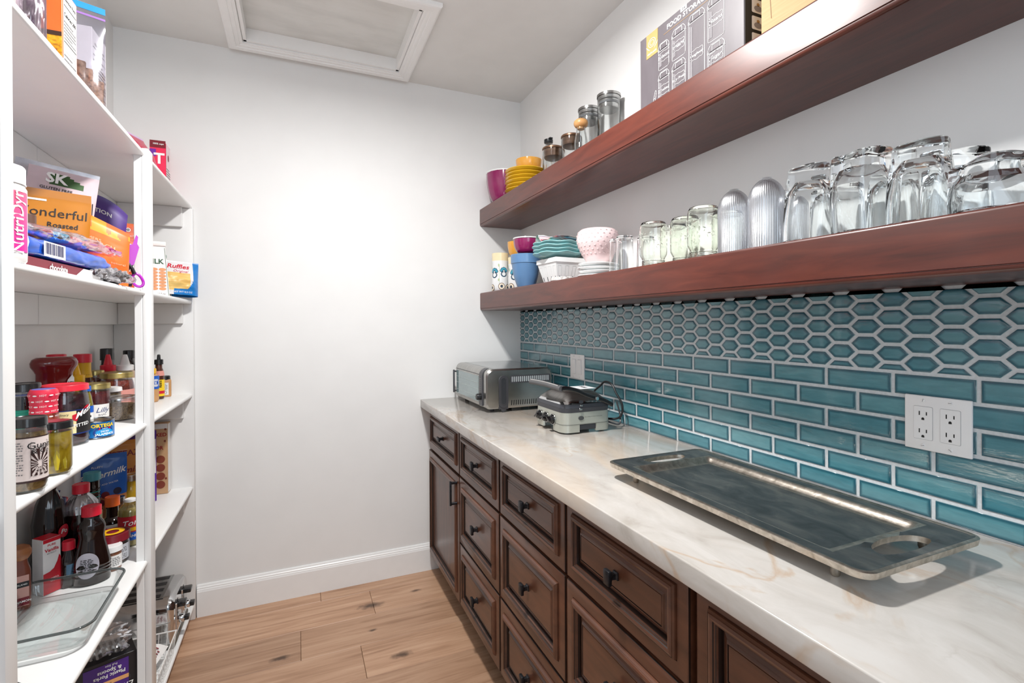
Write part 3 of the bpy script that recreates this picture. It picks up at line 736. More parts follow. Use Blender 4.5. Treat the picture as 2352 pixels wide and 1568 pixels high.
bb = tag(MB().lathe([(0, .003), (.036, 0), (.042, .004), (.052, .030), (.062, .062), (.068, .104), (.070, .113), (.073, .115), (.074, .154), (.072, .157), (.069, .155), (.064, .11), (.045, .03), (0, .014)], 44).obj('deep_bowl', m_blue, None, (1.012, 2.168, SL)), 'deep denim blue bowl with a banded rim, between the flower pots and the white basket', 'bowl')
b = tag(MB().lathe(bowl_prof(.064, .034, .072), 44, rib=(14, .012)).obj('fluted_bowl', m_mag, None, (1.018, 2.170, SL+.1580)), 'fluted magenta bowl with a white rim, sitting on the denim blue bowl', 'bowl')
MB().lathe([(.0645, .0735), (.068, .075), (.067, .0795), (.062, .0795), (.0605, .0735)], 44, closed=True).obj('rim', m_white, b, angle=60)
# berry basket
t = thing('berry_basket', 'white ceramic berry basket with slots, holding up the turquoise plates', 'basket', (1.088, 1.955, SL), .06)
mb = MB()
def sq(r, z): return [(-r, -r, z), (r, -r, z), (r, r, z), (-r, r, z)]
lv = [(.052, .0), (.055, .003), (.078, .092), (.082, .093), (.082, .112), (.079, .1135), (.077, .112), (.074, .090), (.051, .008)]
vs = []; fs = []
for (r, z) in lv: vs += sq(r, z)
for k in range(len(lv)-1): fs += [(4*k+i, 4*k+(i+1) % 4, 4*k+4+(i+1) % 4, 4*k+4+i) for i in range(4)]
fs += [(0, 1, 2, 3), tuple(4*(len(lv)-1)+i for i in range(4))]
mb.add(vs, fs); mb.obj('basket_body', m_white, t, angle=20)
mslot = mat('slot_shade_hole', (60, 70, 74), .7)
mrim_ = mat('raised_white_bar', (226, 230, 230), .25, coat=.3)
for side in range(4):
    R4 = Matrix.Rotation(side*PI/2, 4, 'Z')
    for k in range(4):
        u = -.045+.030*k; mb = MB()
        f = lambda a, z: R4 @ Vector((a*(1+.3*z/.092), -(.0551+(z-.003)*(.023/.089))-.0006, z))
        mb.add([f(u-.0022, .016), f(u+.0022, .016), f(u+.0022, .034), f(u-.0022, .034)], [(0, 1, 2, 3)]); mb.obj('slot', mslot, t)
        mb = MB(); z0, z1 = .036, .078
        for (a0, a1, b0, b1) in ((u-.008, u-.006, z0, z1), (u+.006, u+.008, z0, z1), (u-.008, u+.008, z1, z1+.002)):
            mb.add([f(a0, b0), f(a1, b0), f(a1, b1), f(a0, b1)], [(0, 1, 2, 3)])
        mb.obj('raised_bar', mrim_, t)
def wavy_plate(z, r, ph, amp=.05):
    n = 60
    prof = [(0, .004), (.050, .004), (.052, 0), (.056, .003), (.075, .006), (r*.93, .0155), (r, .0225), (r*.995, .0255), (r*.92, .019), (.074, .0105), (0, .009)]
    vs = []; fs = []
    for i, (q, h) in enumerate(prof):
        for k in range(n):
            a = 2*PI*k/n; kk = max(0, (q-.06)/(r-.06)); rr_ = q*(1+amp*kk*math.cos(7*a+ph)); vs.append((rr_*math.cos(a), rr_*math.sin(a), h+.0022*kk*math.sin(7*a+ph)))
    for i in range(len(prof)-1):
        for k in range(n): fs.append((i*n+k, i*n+(k+1) % n, (i+1)*n+(k+1) % n, (i+1)*n+k))
    return MB().add(vs, fs).mesh('scalloped_plate', m_turq, 50)
wp = wavy_plate(0, .108, .3)
for k in range(4):
    o = mk('scalloped_plate', wp, None, (1.076+.003*math.sin(2.3*k), 1.968, SL+.1142+.0155*k), (0, 0, .04*k))
    tag(o, 'turquoise scalloped plate, %s of the four on the white berry basket' % ('lowest', 'second lowest', 'second highest', 'highest')[k], 'plate', 'turquoise scalloped plates on the basket')
# striped napkin, folded over
def stripes():
    m = bpy.data.materials.new('striped_cotton'); m.use_nodes = True; nt = m.node_tree; b = nt.nodes['Principled BSDF']; b.inputs['Roughness'].default_value = .9
    tc = nt.nodes.new('ShaderNodeTexCoord'); sp = nt.nodes.new('ShaderNodeSeparateXYZ'); ml = nt.nodes.new('ShaderNodeMath'); ml.operation = 'MULTIPLY'; ml.inputs[1].default_value = 10.5
    fr = nt.nodes.new('ShaderNodeMath'); fr.operation = 'FRACT'; r = nt.nodes.new('ShaderNodeValToRGB'); r.color_ramp.interpolation = 'CONSTANT'
    bands = [(0, (240, 240, 238)), (.10, (70, 140, 190)), (.20, (238, 238, 236)), (.26, (232, 150, 160)), (.36, (244, 236, 232)), (.42, (236, 190, 196)), (.50, (90, 120, 140)), (.53, (240, 240, 236)), (.62, (128, 190, 200)), (.72, (190, 208, 176)), (.80, (242, 240, 236)), (.9, (224, 130, 120)), (.95, (240, 240, 238))]
    e = r.color_ramp.elements
    while len(e) < len(bands): e.new(.5)
    for k, (p, c) in zip(e, bands): k.position = p; k.color = lin(c)+(1,)
    L = nt.links.new; L(tc.outputs['Object'], sp.inputs[0]); L(sp.outputs['Y'], ml.inputs[0]); L(ml.outputs[0], fr.inputs[0]); L(fr.outputs[0], r.inputs['Fac']); L(r.outputs['Color'], b.inputs['Base Color']); return m
def napkin_fn(u, v):
    x = (v-.5)*.14; y = (u-.5)*.20; z = .010+.020*math.exp(-((u-.80)/.10)**2)+.006*math.sin(9*u+3*v)*(.4+.6*u)-.014*max(0, u-.88)/.12+.004*noise.noise(Vector((u*6, v*6, 1)))
    return (x+.006*math.sin(7*u), y, z)
mb = MB(); mb.grid(napkin_fn, 40, 24); mb.grid(lambda u, v: tuple(Vector(napkin_fn(u, v))-Vector((0, 0, .006))), 40, 24)
tag(mb.obj('napkin', stripes(), None, (1.080, 1.966, SL+.1142+.0155*3+.0330), (0, 0, .12)), 'pastel striped cloth napkin folded on the turquoise plates', 'napkin')
# marble coaster
tag(MB().lathe([(0, 0), (.046, 0), (.048, .002), (.048, .013), (.046, .0155), (0, .0155)], 40).obj('marble_coaster', tex_mat('grey_marble', [(.35, (150, 146, 142)), (.5, (206, 202, 198)), (.7, (236, 234, 231))], (1, 1, 1), 30, rough=.25, distort=2), None, (.995, 1.782, SL)), 'round grey veined marble coaster in front of the berry basket', 'coaster')
# white salad plates and the pink strawberry bowl
wp2 = MB().lathe([(0, .003), (.045, .003), (.047, 0), (.052, .002), (.056, .006), (.074, .010), (.0765, .012), (.0765, .0150), (.072, .0155), (.050, .010), (0, .010)], 44).mesh('salad_plate', m_white)
for k in range(4):
    o = mk('salad_plate', wp2, None, (1.073+.0015*math.sin(k*2.0), 1.640+.002*math.cos(k*3), SL+.0145*k))
    tag(o, 'white salad plate, %s of the four under the pink dimpled bowl' % ('lowest', 'second lowest', 'second highest', 'highest')[k], 'plate', 'white plates under the pink bowl')
t = thing('strawberry_bowl', 'pale pink ceramic bowl dimpled like a strawberry, on the white plates', 'bowl', (1.073, 1.640, SL+.0145*3+.0160))
t.scale = (1, 1, .88)
bp_ = [(0, .002), (.035, 0), (.040, .003), (.052, .022), (.066, .050), (.077, .078), (.0815, .100), (.0805, .122), (.074, .140), (.066, .148), (.062, .148), (.066, .140), (.074, .120), (.070, .075), (.040, .014), (0, .010)]
MB().lathe(bp_, 48).obj('bowl_body', m_pink, t, angle=60)
def pr_r(z):
    for (a, b) in zip(bp_[2:9], bp_[3:10]):
        if a[1] <= z <= b[1]: return a[0]+(b[0]-a[0])*(z-a[1])/(b[1]-a[1])
    return .07
mb = MB()
for j, z in enumerate((.040, .056, .072, .088, .104, .120, .134)):
    n = 22
    for k in range(n):
        a = 2*PI*(k+.5*(j % 2))/n; R = pr_r(z); c = Vector(((R+.0002)*math.cos(a), (R+.0002)*math.sin(a), z)); nx = Vector((math.cos(a), math.sin(a), -.25)).normalized(); u = Vector((-math.sin(a), math.cos(a), 0)); v = nx.cross(u)
        ring = lambda rad, h: [tuple(c+nx*h+(u*math.cos(g)+v*math.sin(g))*rad) for g in [2*PI*i/8 for i in range(8)]]
        vs = ring(.0042, -.0004)+ring(.0032, .0009)+ring(.0018, .0003)+[tuple(c-nx*.0002)]
        mb.add(vs, [(i, (i+1) % 8, 8+(i+1) % 8, 8+i) for i in range(8)]+[(8+i, 8+(i+1) % 8, 16+(i+1) % 8, 16+i) for i in range(8)]+[(16+i, 16+(i+1) % 8, 24) for i in range(8)])
o = mb.obj('dimples', m_pink, t, angle=80); o['kind'] = 'stuff'

# drinking glasses: each tumbler is one blown piece, upside down or upright
def glass_wall(out, t, floor_t, m=None):
    ins = [(max(.0008, r-t), z) for r, z in out if z > floor_t+.001]
    return [(0, out[0][1])]+out+[(out[-1][0]-t*.5, out[-1][1]+.0012)]+ins[::-1]+[(max(.0008, ins[0][0]-.004), floor_t), (0, floor_t)]
g1 = MB().lathe(glass_wall([(.026, 0), (.0275, .002), (.0285, .05), (.0305, .115)], .0022, .009), 32).mesh('shot_glass', m_glass)
for k, (x, y, s, l) in enumerate(((1.030, 1.462, (.72, .72, 1.06), 'narrow clear glass tumbler in front of the pink bowl'), (.999, 1.366, (1, 1, 1), 'clear glass tumbler with a thick base, beside the narrow one'), (1.075, 1.352, (1, 1, 1), 'clear glass tumbler standing behind the thick based one'))):
    o = mk('drinking_glass', g1, None, (x, y, SL+.1165*s[2]), (PI, 0, 0)); o.scale = s
    tag(o, l, 'glass', 'small clear tumblers')
# canning jars, upside down, with raised pattern and screw thread
def canning_jar(R, H):
    th = []
    for k in range(9): th.append((R*.80+.0014*(k % 2), .004+.0019*k))
    out = [(R*.76, 0)]+th+[(R*.80, .022), (R*.84, .026), (R*.97, .036), (R, .044), (R, H-.034), (R*.99, H-.022), (R*.95, H-.011), (R*.86, H-.003), (R*.70, H)]
    ins = [(q-.003, z) for q, z in out[::-1] if z < H-.004]
    prof = [(R*.45, H-.003), (0, H-.004)]
    prof = [(0, H-.003), (R*.5, H-.001)]+out[::-1]+[(R*.73, .0)]+[(q, z) for q, z in ins[::-1] if z > .002]+[(R*.80, H-.010), (0, H-.009)]
    mb = MB().lathe(prof, 40)
    return mb
cj = canning_jar(.0415, .138)
def relief(R, H, n, seed):
    rnd = random.Random(seed); mb = MB()
    for k in range(n):
        a = -PI/2+rnd.uniform(-1.5, 1.5); z = rnd.uniform(.055, H-.030)
        c = Vector((R*math.cos(a), R*math.sin(a), z)); u = Vector((-math.sin(a), math.cos(a), 0)); nx = Vector((math.cos(a), math.sin(a), 0)); v = Vector((0, 0, 1))
        g = rnd.uniform(0, PI); d = u*math.cos(g)+v*math.sin(g); q = u*-math.sin(g)+v*math.cos(g); l, wd = rnd.uniform(.003, .007), rnd.uniform(.0012, .0022)
        mb.add([tuple(c-d*l-nx*.0004), tuple(c+q*wd-nx*.0002), tuple(c+d*l-nx*.0004), tuple(c-q*wd-nx*.0002), tuple(c+nx*.0012)], [(0, 1, 4), (1, 2, 4), (2, 3, 4), (3, 0, 4)])
    return mb
cjm = cj.mesh('canning_jar', m_glassg, 50); rel = relief(.0415, .138, 60, 3).mesh('relief_pattern', m_glassg, 80)
jars = [(1.005, 1.228, 1.0, 'canning jar standing upside down beside the small tumblers'), (1.100, 1.243, 1.0, 'canning jar standing upside down behind the first canning jar'), (1.046, 1.138, 1.0, 'canning jar standing upside down, second from the small tumblers'), (1.010, 1.028, 1.03, 'canning jar standing upside down, next to the ribbed glasses'), (1.108, 1.035, 1.0, 'canning jar standing upside down behind the one next to the ribbed glasses')]
for k, (x, y, s, l) in enumerate(jars):
    o = mk('canning_jar', cjm, None, (x, y, SL+.0002), (0, 0, face(x, y))); o.scale = (s, s, s)
    tag(o, l, 'jar', 'upside-down canning jars'); r_ = mk('relief_pattern', rel, o)
    r_['kind'] = 'stuff'
# ribbed glasses with a domed base, upside down
m_ribf = film('ribbed_glass_wall', (246, 247, 250), .18, .22, tint=(250, 251, 252), edge=.55)
out = [(.0395, 0), (.0395, .112)]
for k in range(1, 9):
    a = PI/2*k/8; out.append((.0395*math.cos(a)*.999 if k < 8 else .012, .112+.052*math.sin(a)**1.15))
ins = [(max(.0008, r-.0022), max(0.0005, z-.004 if z > .112 else z)) for r, z in out]
rg = MB().lathe([(0, out[-1][1]+.0002)]+out[::-1]+[(.0385, -.0)]+ins[:-1]+[(0, out[-1][1]-.006)], 240, rib=(48, .013)).mesh('ribbed_glass', m_ribf, 80)
for (x, y, s, l) in ((1.000, .915, .97, 'vertically ribbed glass with a domed base, upside down beside the canning jars'), (1.003, .825, 1.0, 'taller ribbed glass with a domed base, next to the faceted tumblers'), (1.105, .838, .96, 'ribbed glass with a domed base, standing behind the taller one')):
    o = mk('ribbed_glass', rg, None, (x, y, SL+.0003)); o.scale = (s, s, s); tag(o, l, 'glass', 'ribbed glasses upside down')
# heavy faceted tumblers, upside down: square twisting section with a thick foot
def faceted(R, H, tw=.5, n=64, flare=.86, tf=.034, seed=0):
    rnd = random.Random(seed); mb = MB()
    def sec(z, r, p, ph):
        return [(r*math.cos(a+ph)/(abs(math.cos(a))**p+abs(math.sin(a))**p)**(1/p), r*math.sin(a+ph)/(abs(math.cos(a))**p+abs(math.sin(a))**p)**(1/p), z+(.004*math.sin(2*a+seed) if z > H*.9 else 0)) for a in [2*PI*k/n for k in range(n)]]
    rows = []
    rows.append(sec(H, R*flare*.55, 6, tw)); rows.append(sec(H, R*flare*.95, 6, tw)); rows.append(sec(H-.0025, R*flare*.99, 6, tw)); rows.append(sec(H-.012, R*flare, 6, tw))
    for k in range(1, 9):
        f = k/8; rows.append(sec((H-.012)*(1-f)+.001*f, R*(flare+(1-flare)*math.sin(f*PI/2)), 6-2.9*f, tw*(1-f)))
    rows.append(sec(0, R*.985, 3.0, 0)); rows.append(sec(.001, R-.0035, 3.0, 0))
    for k in range(8, 0, -1):
        f = k/8; z = (H-tf)*(1-f)+.003*f; rows.append(sec(z, (R*(flare+(1-flare)*math.sin(f*PI/2)))-.0048-.003*(1-f), 5.2-2.3*f, tw*(1-f)*.9))
    rows.append(sec(H-tf+.004, R*flare*.62, 4, tw)); 
    vs = [(0, 0, H-.001)]+[q for r in rows for q in r]+[(0, 0, H-tf+.006)]; m = len(rows); fs = [(0, 1+k, 1+(k+1) % n) for k in range(n)]
    for i in range(m-1): fs += [(1+i*n+k, 1+(i+1)*n+k, 1+(i+1)*n+(k+1) % n, 1+i*n+(k+1) % n) for k in range(n)]
    e = 1+m*n; fs += [(e, 1+(m-1)*n+(k+1) % n, 1+(m-1)*n+k) for k in range(n)]
    return mb.add(vs, fs)
ft = faceted(.0460, .153, .30, seed=1).mesh('faceted_tumbler', m_glass, 28); ft2 = faceted(.0500, .080, .30, tf=.026, seed=2).mesh('faceted_tumbler', m_glass, 28)
spots = [(1.000, .718, .3, ft, 1, 'tall faceted tumbler upside down, next to the ribbed glasses'), (1.120, .738, .9, ft, 1, 'tall faceted tumbler behind the one next to the ribbed glasses'), (1.000, .611, 1.0, ft, 1, 'tall faceted tumbler upside down, second in the front row from the ribbed glasses'), (1.120, .620, .2, ft, 1, 'tall faceted tumbler behind the second one of the front row'), (1.000, .511, .1, ft, .88, 'faceted tumbler upside down, third in the front row from the ribbed glasses'), (1.120, .518, .6, ft, .90, 'faceted tumbler behind the third one of the front row'), (1.000, .414, .75, ft2, 1, 'short wide faceted tumbler upside down, in front of the tall ones'), (1.000, .303, .3, ft2, 1, 'short wide faceted tumbler cut by the edge of the picture')]
for (x, y, rz, me, sz, l) in spots:
    o = mk('faceted_tumbler', me, None, (x, y, SL+.0003), (0, 0, rz)); o.scale = (1, 1, sz); tag(o, l, 'glass', 'heavy faceted tumblers upside down')
# ------------------------------------------------------------------ things on the worktop and outlets on the wall
m_plw = mat('white_plastic', (233, 233, 233), .35, var=.01)
def screw(t, y, z, ang, X):
    MB().lathe([(0, .0016), (.0028, .0014), (.0036, .0006), (.0037, 0)], 14, mtx=Matrix.Translation((X, y, z)) @ Matrix.Rotation(-PI/2, 4, 'Y')).obj('screw', m_plw, t)
    d = Vector((0, math.cos(ang), math.sin(ang))); q = Vector((0, -d.z, d.y)); c = Vector((X-.0018, y, z))
    MB().add([tuple(c-d*.003-q*.0004), tuple(c+d*.003-q*.0004), tuple(c+d*.003+q*.0004), tuple(c-d*.003+q*.0004)], [(0, 1, 2, 3)]).obj('screw_slot', mat('screw_slot_dark', (120, 120, 122), .6), t)
def gang_plate(label, yc, zc, hy, hz, outlets):
    t = thing('wall_plate', label, 'outlet' if outlets else 'switch', (0, 0, 0))
    X = XT+.0014
    MB().rbox(X-.0062, X, yc-hy, yc+hy, zc-hz, zc+hz, .0022, 3).obj('cover', m_plw, t)
    for s in (-1, 1):
        y = yc+s*hy*.405; xf = X-.0062
        p = rr(y-.0165, y+.0165, zc-.0335, zc+.0335, .002)[:-1]
        mb = MB(); mb.prism(p, 0, xf-.0010, xf+.001); mb.obj('insert', m_plw, t, angle=40)
        mb = MB(); po = rr(y-.0171, y+.0171, zc-.0341, zc+.0341, .0024)
        n = len(po)-1; pin = rr(y-.0165, y+.0165, zc-.0335, zc+.0335, .002)
        mb.add([(xf-.00015, a, b) for a, b in po[:-1]]+[(xf-.00015, a, b) for a, b in pin[:-1]], [(i, (i+1) % n, n+(i+1) % n, n+i) for i in range(n)]); mb.obj('insert_gap', mat('plate_gap', (150, 150, 152), .7), t)
        if outlets:
            for zz in (zc+.0165, zc-.0195):
                mb = MB(); xs = xf-.0012
                for (dy, h) in ((.0063, .0042), (-.0063, .0034)):
                    mb.box(xs, xs+.0004, y+dy-.0010, y+dy+.0010, zz+.003-h, zz+.003+h)
                po = [(y-.0026, zz-.0105), (y+.0026, zz-.0105)]+[(y+.0026*math.cos(PI*k/6), zz-.0078+.0026*math.sin(PI*k/6)) for k in range(7)]
                mb.prism(po, 0, xs, xs+.0004); mb.obj('slot', m_black, t)
        else:
            mb = MB(); mb.box(xf-.0026, xf, y-.0150, y+.0150, zc-.031, zc+.031); mb.v = [(a-(.0025 if (c > zc and a < xf-.002) else 0), b, c) for a, b, c in mb.v]; mb.obj('rocker', m_plw, t)
        screw(t, y, zc+hz*.83, .9+s, X-.0062); screw(t, y, zc-hz*.83, .2-s*.5, X-.0062)
    return t
gang_plate('white double outlet plate on the teal bricks above the metal tray', .578, 1.1095, .0575, .0560, True)
gang_plate('white double switch plate on the teal bricks behind the grill', 1.982, 1.1165, .0610, .0560, False)

# cast metal serving tray: shallow dished rectangle with two grip holes and four feet
m_cast = tex_mat('cast_nickel_lit', [(.3, (168, 160, 148)), (.55, (204, 196, 184)), (.75, (226, 220, 210))], (1, 1, 1), 60, rough=.34, metal=1.0, bump=.25, distort=.5)  # brighter copy of the metal: highlights on rim and step put into its colour
m_castd = tex_mat('dark_cast_nickel', [(.3, (96, 104, 107)), (.5, (124, 130, 131)), (.7, (160, 160, 156))], (1, .5, 1), 22, 8, rough=.42, metal=1.0, bump=.2, distort=.8)
tray = thing('serving_tray', 'long dark cast metal tray with two grip holes, on small feet', 'tray', (.903, .775, TOPZ+.0005))
def tray_mesh():
    W, Lh, Rc = .159, .327, .026; nx, ny = 61, 121
    def hole(x, y, s):
        d = (y*s-.289)/.030; return (abs(x)/.066)**2.2+abs(d if d < 0 else d*1.9)**2.2 < 1
    def hz(x, y):
        """height of the upper surface"""
        ex, ey = W-abs(x), Lh-abs(y)
        qx, qy = max(0, abs(x)-(W-Rc)), max(0, abs(y)-(Lh-Rc)); e = Rc-math.hypot(qx, qy) if qx > 0 and qy > 0 else min(ex, ey)
        z = .0400
        if e < .007: z += .0035*math.sin(min(1, max(0, e)/.007)*PI)*.9
        ix, iy = .122-abs(x), .250-abs(y)
        rx, ry = max(0, abs(x)-.106), max(0, .0+abs(y)-.234); d = .016-math.hypot(rx, ry) if rx > 0 and ry > 0 else min(ix, iy)
        k = min(1, max(0, (d+.004)/.020)); z -= .0125*(k*k*(3-2*k))
        for s in (-1, 1):
            g = (y*s-.289)/.030; h = ((abs(x)/.066)**2.2+abs(g if g < 0 else g*1.9)**2.2)
            if 1 <= h < 1.9: z += .003*math.sin((1.9-h)/.9*PI)
        return z
    mb = MB(); xs = [-W+2*W*i/(nx-1) for i in range(nx)]; ys = [-Lh+2*Lh*j/(ny-1) for j in range(ny)]
    def snap(x, y):
        qx, qy = abs(x)-(W-Rc), abs(y)-(Lh-Rc)
        if qx > 0 and qy > 0:
            # map the square corner onto the round one
            m_ = max(qx, qy); l = math.hypot(qx, qy); f = m_/l if l > 0 else 1
            return (math.copysign(W-Rc+qx*f, x), math.copysign(Lh-Rc+qy*f, y))
        return (x, y)
    keep = {}
    P = [[snap(x, y) for x in xs] for y in ys]
    # pull grid points near the grip outline onto it
    for j in range(ny):
        for i in range(nx):
            x, y = P[j][i]
            if abs(y) > .25:
                s = 1 if y > 0 else -1; g = (y*s-.289)/.030; gg = g if g < 0 else g*1.9; h = (abs(x)/.066)**2.2+abs(gg)**2.2
                if .55 < h < 1.65 and (abs(x) > .003 or abs(gg) > .3):
                    f = h**(-1/2.2); x2, gg2 = x*f, gg*f; g2 = gg2 if gg2 < 0 else gg2/1.9; P[j][i] = (x2, s*(.289+.030*g2))
    top = []; bot = []
    for j in range(ny):
        for i in range(nx):
            x, y = P[j][i]; z = hz(x, y); top.append((x, y, z))
            bot.append((x*.990, y*.996, min(z-.0035, .0300)))
    inside = lambda i, j: all(((abs(P[b][a][0])/.066)**2.2+abs((lambda g: g if g < 0 else g*1.9)((abs(P[b][a][1])-.289)/.030))**2.2) < 1.02 for a, b in ((i, j), (i+1, j), (i, j+1), (i+1, j+1)))
    cell = [[not inside(i, j) for i in range(nx-1)] for j in range(ny-1)]
    idx = lambda i, j: j*nx+i; N = nx*ny; fs = []; ms = []
    for j in range(ny-1):
        for i in range(nx-1):
            if not cell[j][i]: continue
            a, b, c, d = idx(i, j), idx(i+1, j), idx(i+1, j+1), idx(i, j+1)
            x, y = (xs[i]+xs[i+1])/2, (ys[j]+ys[j+1])/2
            rim = abs(x) > W-.008 or abs(y) > Lh-.008; step = (abs(x) < .128 and abs(y) < .256) and (abs(x) > .102 or abs(y) > .230)
            fs.append((a, b, c, d)); ms.append(0 if rim or step else 1)  # rim and step faces get the metal with the highlight painted in
            fs.append((N+a, N+d, N+c, N+b)); ms.append(0)
            for (di, dj, p, q) in ((0, -1, a, b), (1, 0, b, c), (0, 1, c, d), (-1, 0, d, a)):
                ii, jj = i+di, j+dj
                if not (0 <= ii < nx-1 and 0 <= jj < ny-1) or not cell[jj][ii]:
                    fs.append((p, N+p, N+q, q)); ms.append(0)
    return mb.add(top+bot, fs, ms)
tray_mesh().obj('tray_body', [m_cast, m_castd], tray, angle=50)
for sx in (-1, 1):
    for sy in (-1, 1):
        MB().lathe([(0, 0), (.0055, 0), (.0070, .003), (.0072, .012), (.010, .0255), (0, .0255)], 18, c=(sx*.118, sy*.254, 0)).obj('foot', m_cast, tray)

# countertop oven that flips up, standing in the corner
m_ss = tex_mat('brushed_oven_steel', [(.3, (158, 157, 154)), (.7, (190, 188, 184))], (2, 40, 2), 4, rough=.26, metal=1.0)
m_sst = tex_mat('oven_top_steel', [(.3, (158, 160, 160)), (.7, (186, 187, 186))], (40, 2, 2), 4, rough=.16, metal=1.0)
m_gun = mat('gunmetal_plastic', (70, 70, 74), .38, metal=.3)
ov = thing('toaster_oven', 'flat stainless toaster oven with a glass door, in the corner by the back wall', 'oven', (.775, 2.085, TOPZ))
# local: x from the door towards the wall, y from the near side towards the back wall
OD, OW, OZ0, OZ1 = .335, .465, .016, .196
def side_poly(ins=0.0):
    r = .030; x0, x1, z0, z1 = 0+ins, OD-ins, OZ0+ins, OZ1-ins
    p = []
    for k in range(6):
        a = PI/2*k/5; p.append((x0+r-r*math.sin(a+0) if False else x0+r*(1-math.cos(a)), z1-r*(1-math.sin(a))))
    p += [(x1-.020, z1), (x1, z1-.024), (x1, z0)]
    for k in range(5):
        a = PI/2*k/4; p.append((x0+.018*(1-math.sin(a)), z0+.018*(1-math.cos(a))))
    return p
mb = MB(); sp = side_poly(); n = len(sp)
mb.prism(sp, 1, .008, OW-.008, 0)
for (ya, yb, ins) in ((.008, 0, .007), (OW-.008, OW, .007)):
    a = side_poly(); b = side_poly(.007)
    mb.add([(q[0], ya, q[1]) for q in a]+[(q[0], yb, q[1]) for q in b], [(i, (i+1) % n, n+(i+1) % n, n+i) for i in range(n)]+[tuple(range(n, 2*n))])
mb.obj('shell', m_ss, ov, angle=30)
MB().box(.045, OD-.03, .012, OW-.012, OZ1-.0005, OZ1+.0008).obj('top_panel', m_sst, ov)
# door with its frame and window
door = MB().rbox(-.0035, .004, .088, OW-.016, OZ0+.014, OZ1-.026, .003, 2).obj('door', m_ss, ov)
MB().box(-.0050, -.0030, .096, OW-.026, OZ0+.026, OZ1-.036).obj('door_glass', mat('smoky_oven_glass', (120, 140, 142), .06, coat=.6, var=.06, vscale=8), door)
for zz in (.062, .098, .128):
    MB().box(-.0056, -.0048, .100, OW-.030, zz, zz+.0022).obj('rack_bar', mat('pale_rack_bar', (176, 190, 190), .3, metal=.4), door)
MB().box(-.0042, -.0030, .090, OW-.018, OZ1-.029, OZ1-.0265).obj('door_gap', m_black, door)
mb = MB(); mb.rbox(-.020, -.011, OW-.020, OW-.010, .040, .160, .003, 2); mb.rbox(-.014, .001, OW-.019, OW-.011, .045, .053, .002, 1); mb.rbox(-.014, .001, OW-.019, OW-.011, .147, .155, .002, 1)
mb.obj('door_handle', m_gun, door)
# control strip
pn = MB(); pn.box(-.0048, .002, .044, .084, OZ0+.012, OZ1-.030)
q = [(-.0048, OZ1-.030)]+[(.030*(1-math.cos(a))-.0048+.0035*math.sin(a), OZ1-.030*(1-math.sin(a))+.0012) for a in [PI/2*k/5 for k in range(1, 6)]]+[(.030, OZ1-.003), (.002, OZ1-.030)]
pn.prism(q, 1, .044, .084); pn.obj('control_panel', m_gun, ov)
fp = flat((-.0048, .064, 0), (0, -1, 0), (0, 0, 1), .0006)
for k in range(8):
    lines_of(ov, 1, .022 if k == 0 else .012, .003, lambda a, b, k=k: fp(a-.002, .150-.0098*k+b), mat('grey_legend', (170, 172, 175), .5), ncol=5)
MB().lathe([(0, .020), (.0125, .020), (.0145, .017), (.0145, 0)], 24, rib=(24, .02), mtx=Matrix.Translation((-.0048, .064, .068)) @ Matrix.Rotation(-PI/2, 4, 'Y')).obj('dial', mat('dial_black', (34, 34, 36), .3, metal=.5), ov)
for r_ in range(3):
    for c_ in range(2):
        cx_, cz_ = -.008+.016*c_, .046-.0085*r_; mb = MB(); pts = rr(cx_-.006, cx_+.006, cz_-.003, cz_+.003, .001)
        for a, b in zip(pts, pts[1:]):
            dd = (Vector(b)-Vector(a)).normalized(); qq = Vector((-dd.y, dd.x))*.0003
            mb.add([fp(*(Vector(a)-qq)), fp(*(Vector(b)-qq)), fp(*(Vector(b)+qq)), fp(*(Vector(a)+qq))], [(0, 1, 2, 3)])
        mb.obj('button', mat('grey_legend', (170, 172, 175), .5), ov)
# near side: dark grip recess, two rows of louvres, hinge foot
fsd = lambda e: flat((0, 0, 0), (1, 0, 0), (0, 0, 1), e)
f0, f1, f2 = fsd(.0006), fsd(.0012), fsd(.0018)
def pill(fn, cx, cz, hx, hz, m, nm, hole=0):
    p = rr(cx-hx, cx+hx, cz-hz, cz+hz, min(hx, hz)*.98, 8)[:-1]; return MB().add([fn(*q) for q in p], [tuple(range(len(p)))]).obj(nm, m, ov)
MB().box(.060, .105, -.0015, .004, OZ0-.002, .130).obj('grip_base', m_gun, ov)
mb = MB(); p = rr(.060, .105, .020, OZ1-.030, .0220, 8); mb.prism(p[:-1], 1, -.004, .003); mb.obj('grip', m_gun, ov, angle=50)
mb = MB(); po, pi_ = rr(.068, .097, .034, OZ1-.038, .0140, 8)[:-1], rr(.071, .094, .037, OZ1-.041, .0112, 8)[:-1]; n = len(po)
mb.add([(a, -.0055, b) for a, b in po]+[(a, -.0055, b) for a, b in pi_]+[(a, -.0035, b) for a, b in pi_]+[(a, -.003, b) for a, b in po], [(i, (i+1) % n, n+(i+1) % n, n+i) for i in range(n)]+[(n+i, n+(i+1) % n, 2*n+(i+1) % n, 2*n+i) for i in range(n)]+[(i, 3*n+i, 3*n+(i+1) % n, (i+1) % n) for i in range(n)])
mb.obj('grip_rim', m_gun, ov, angle=50)
MB().add([(a, -.0042, b) for a, b in pi_], [tuple(range(n))]).obj('grip_well', mat('grip_well', (46, 48, 52), .4), ov)
MB().lathe([(0, -.006), (.012, -.006), (.012, .006), (0, .006)], 18, mtx=Matrix.Translation((.082, .004, .0138)) @ Matrix.Rotation(PI/2, 4, 'X')).obj('hinge_foot', m_gun, ov)
mb = MB(); p = rr(.118, .320, .130, .165, .004); mb.prism(p[:-1], 1, -.0008, .003); mb.obj('louvre_panel', m_gun, ov)
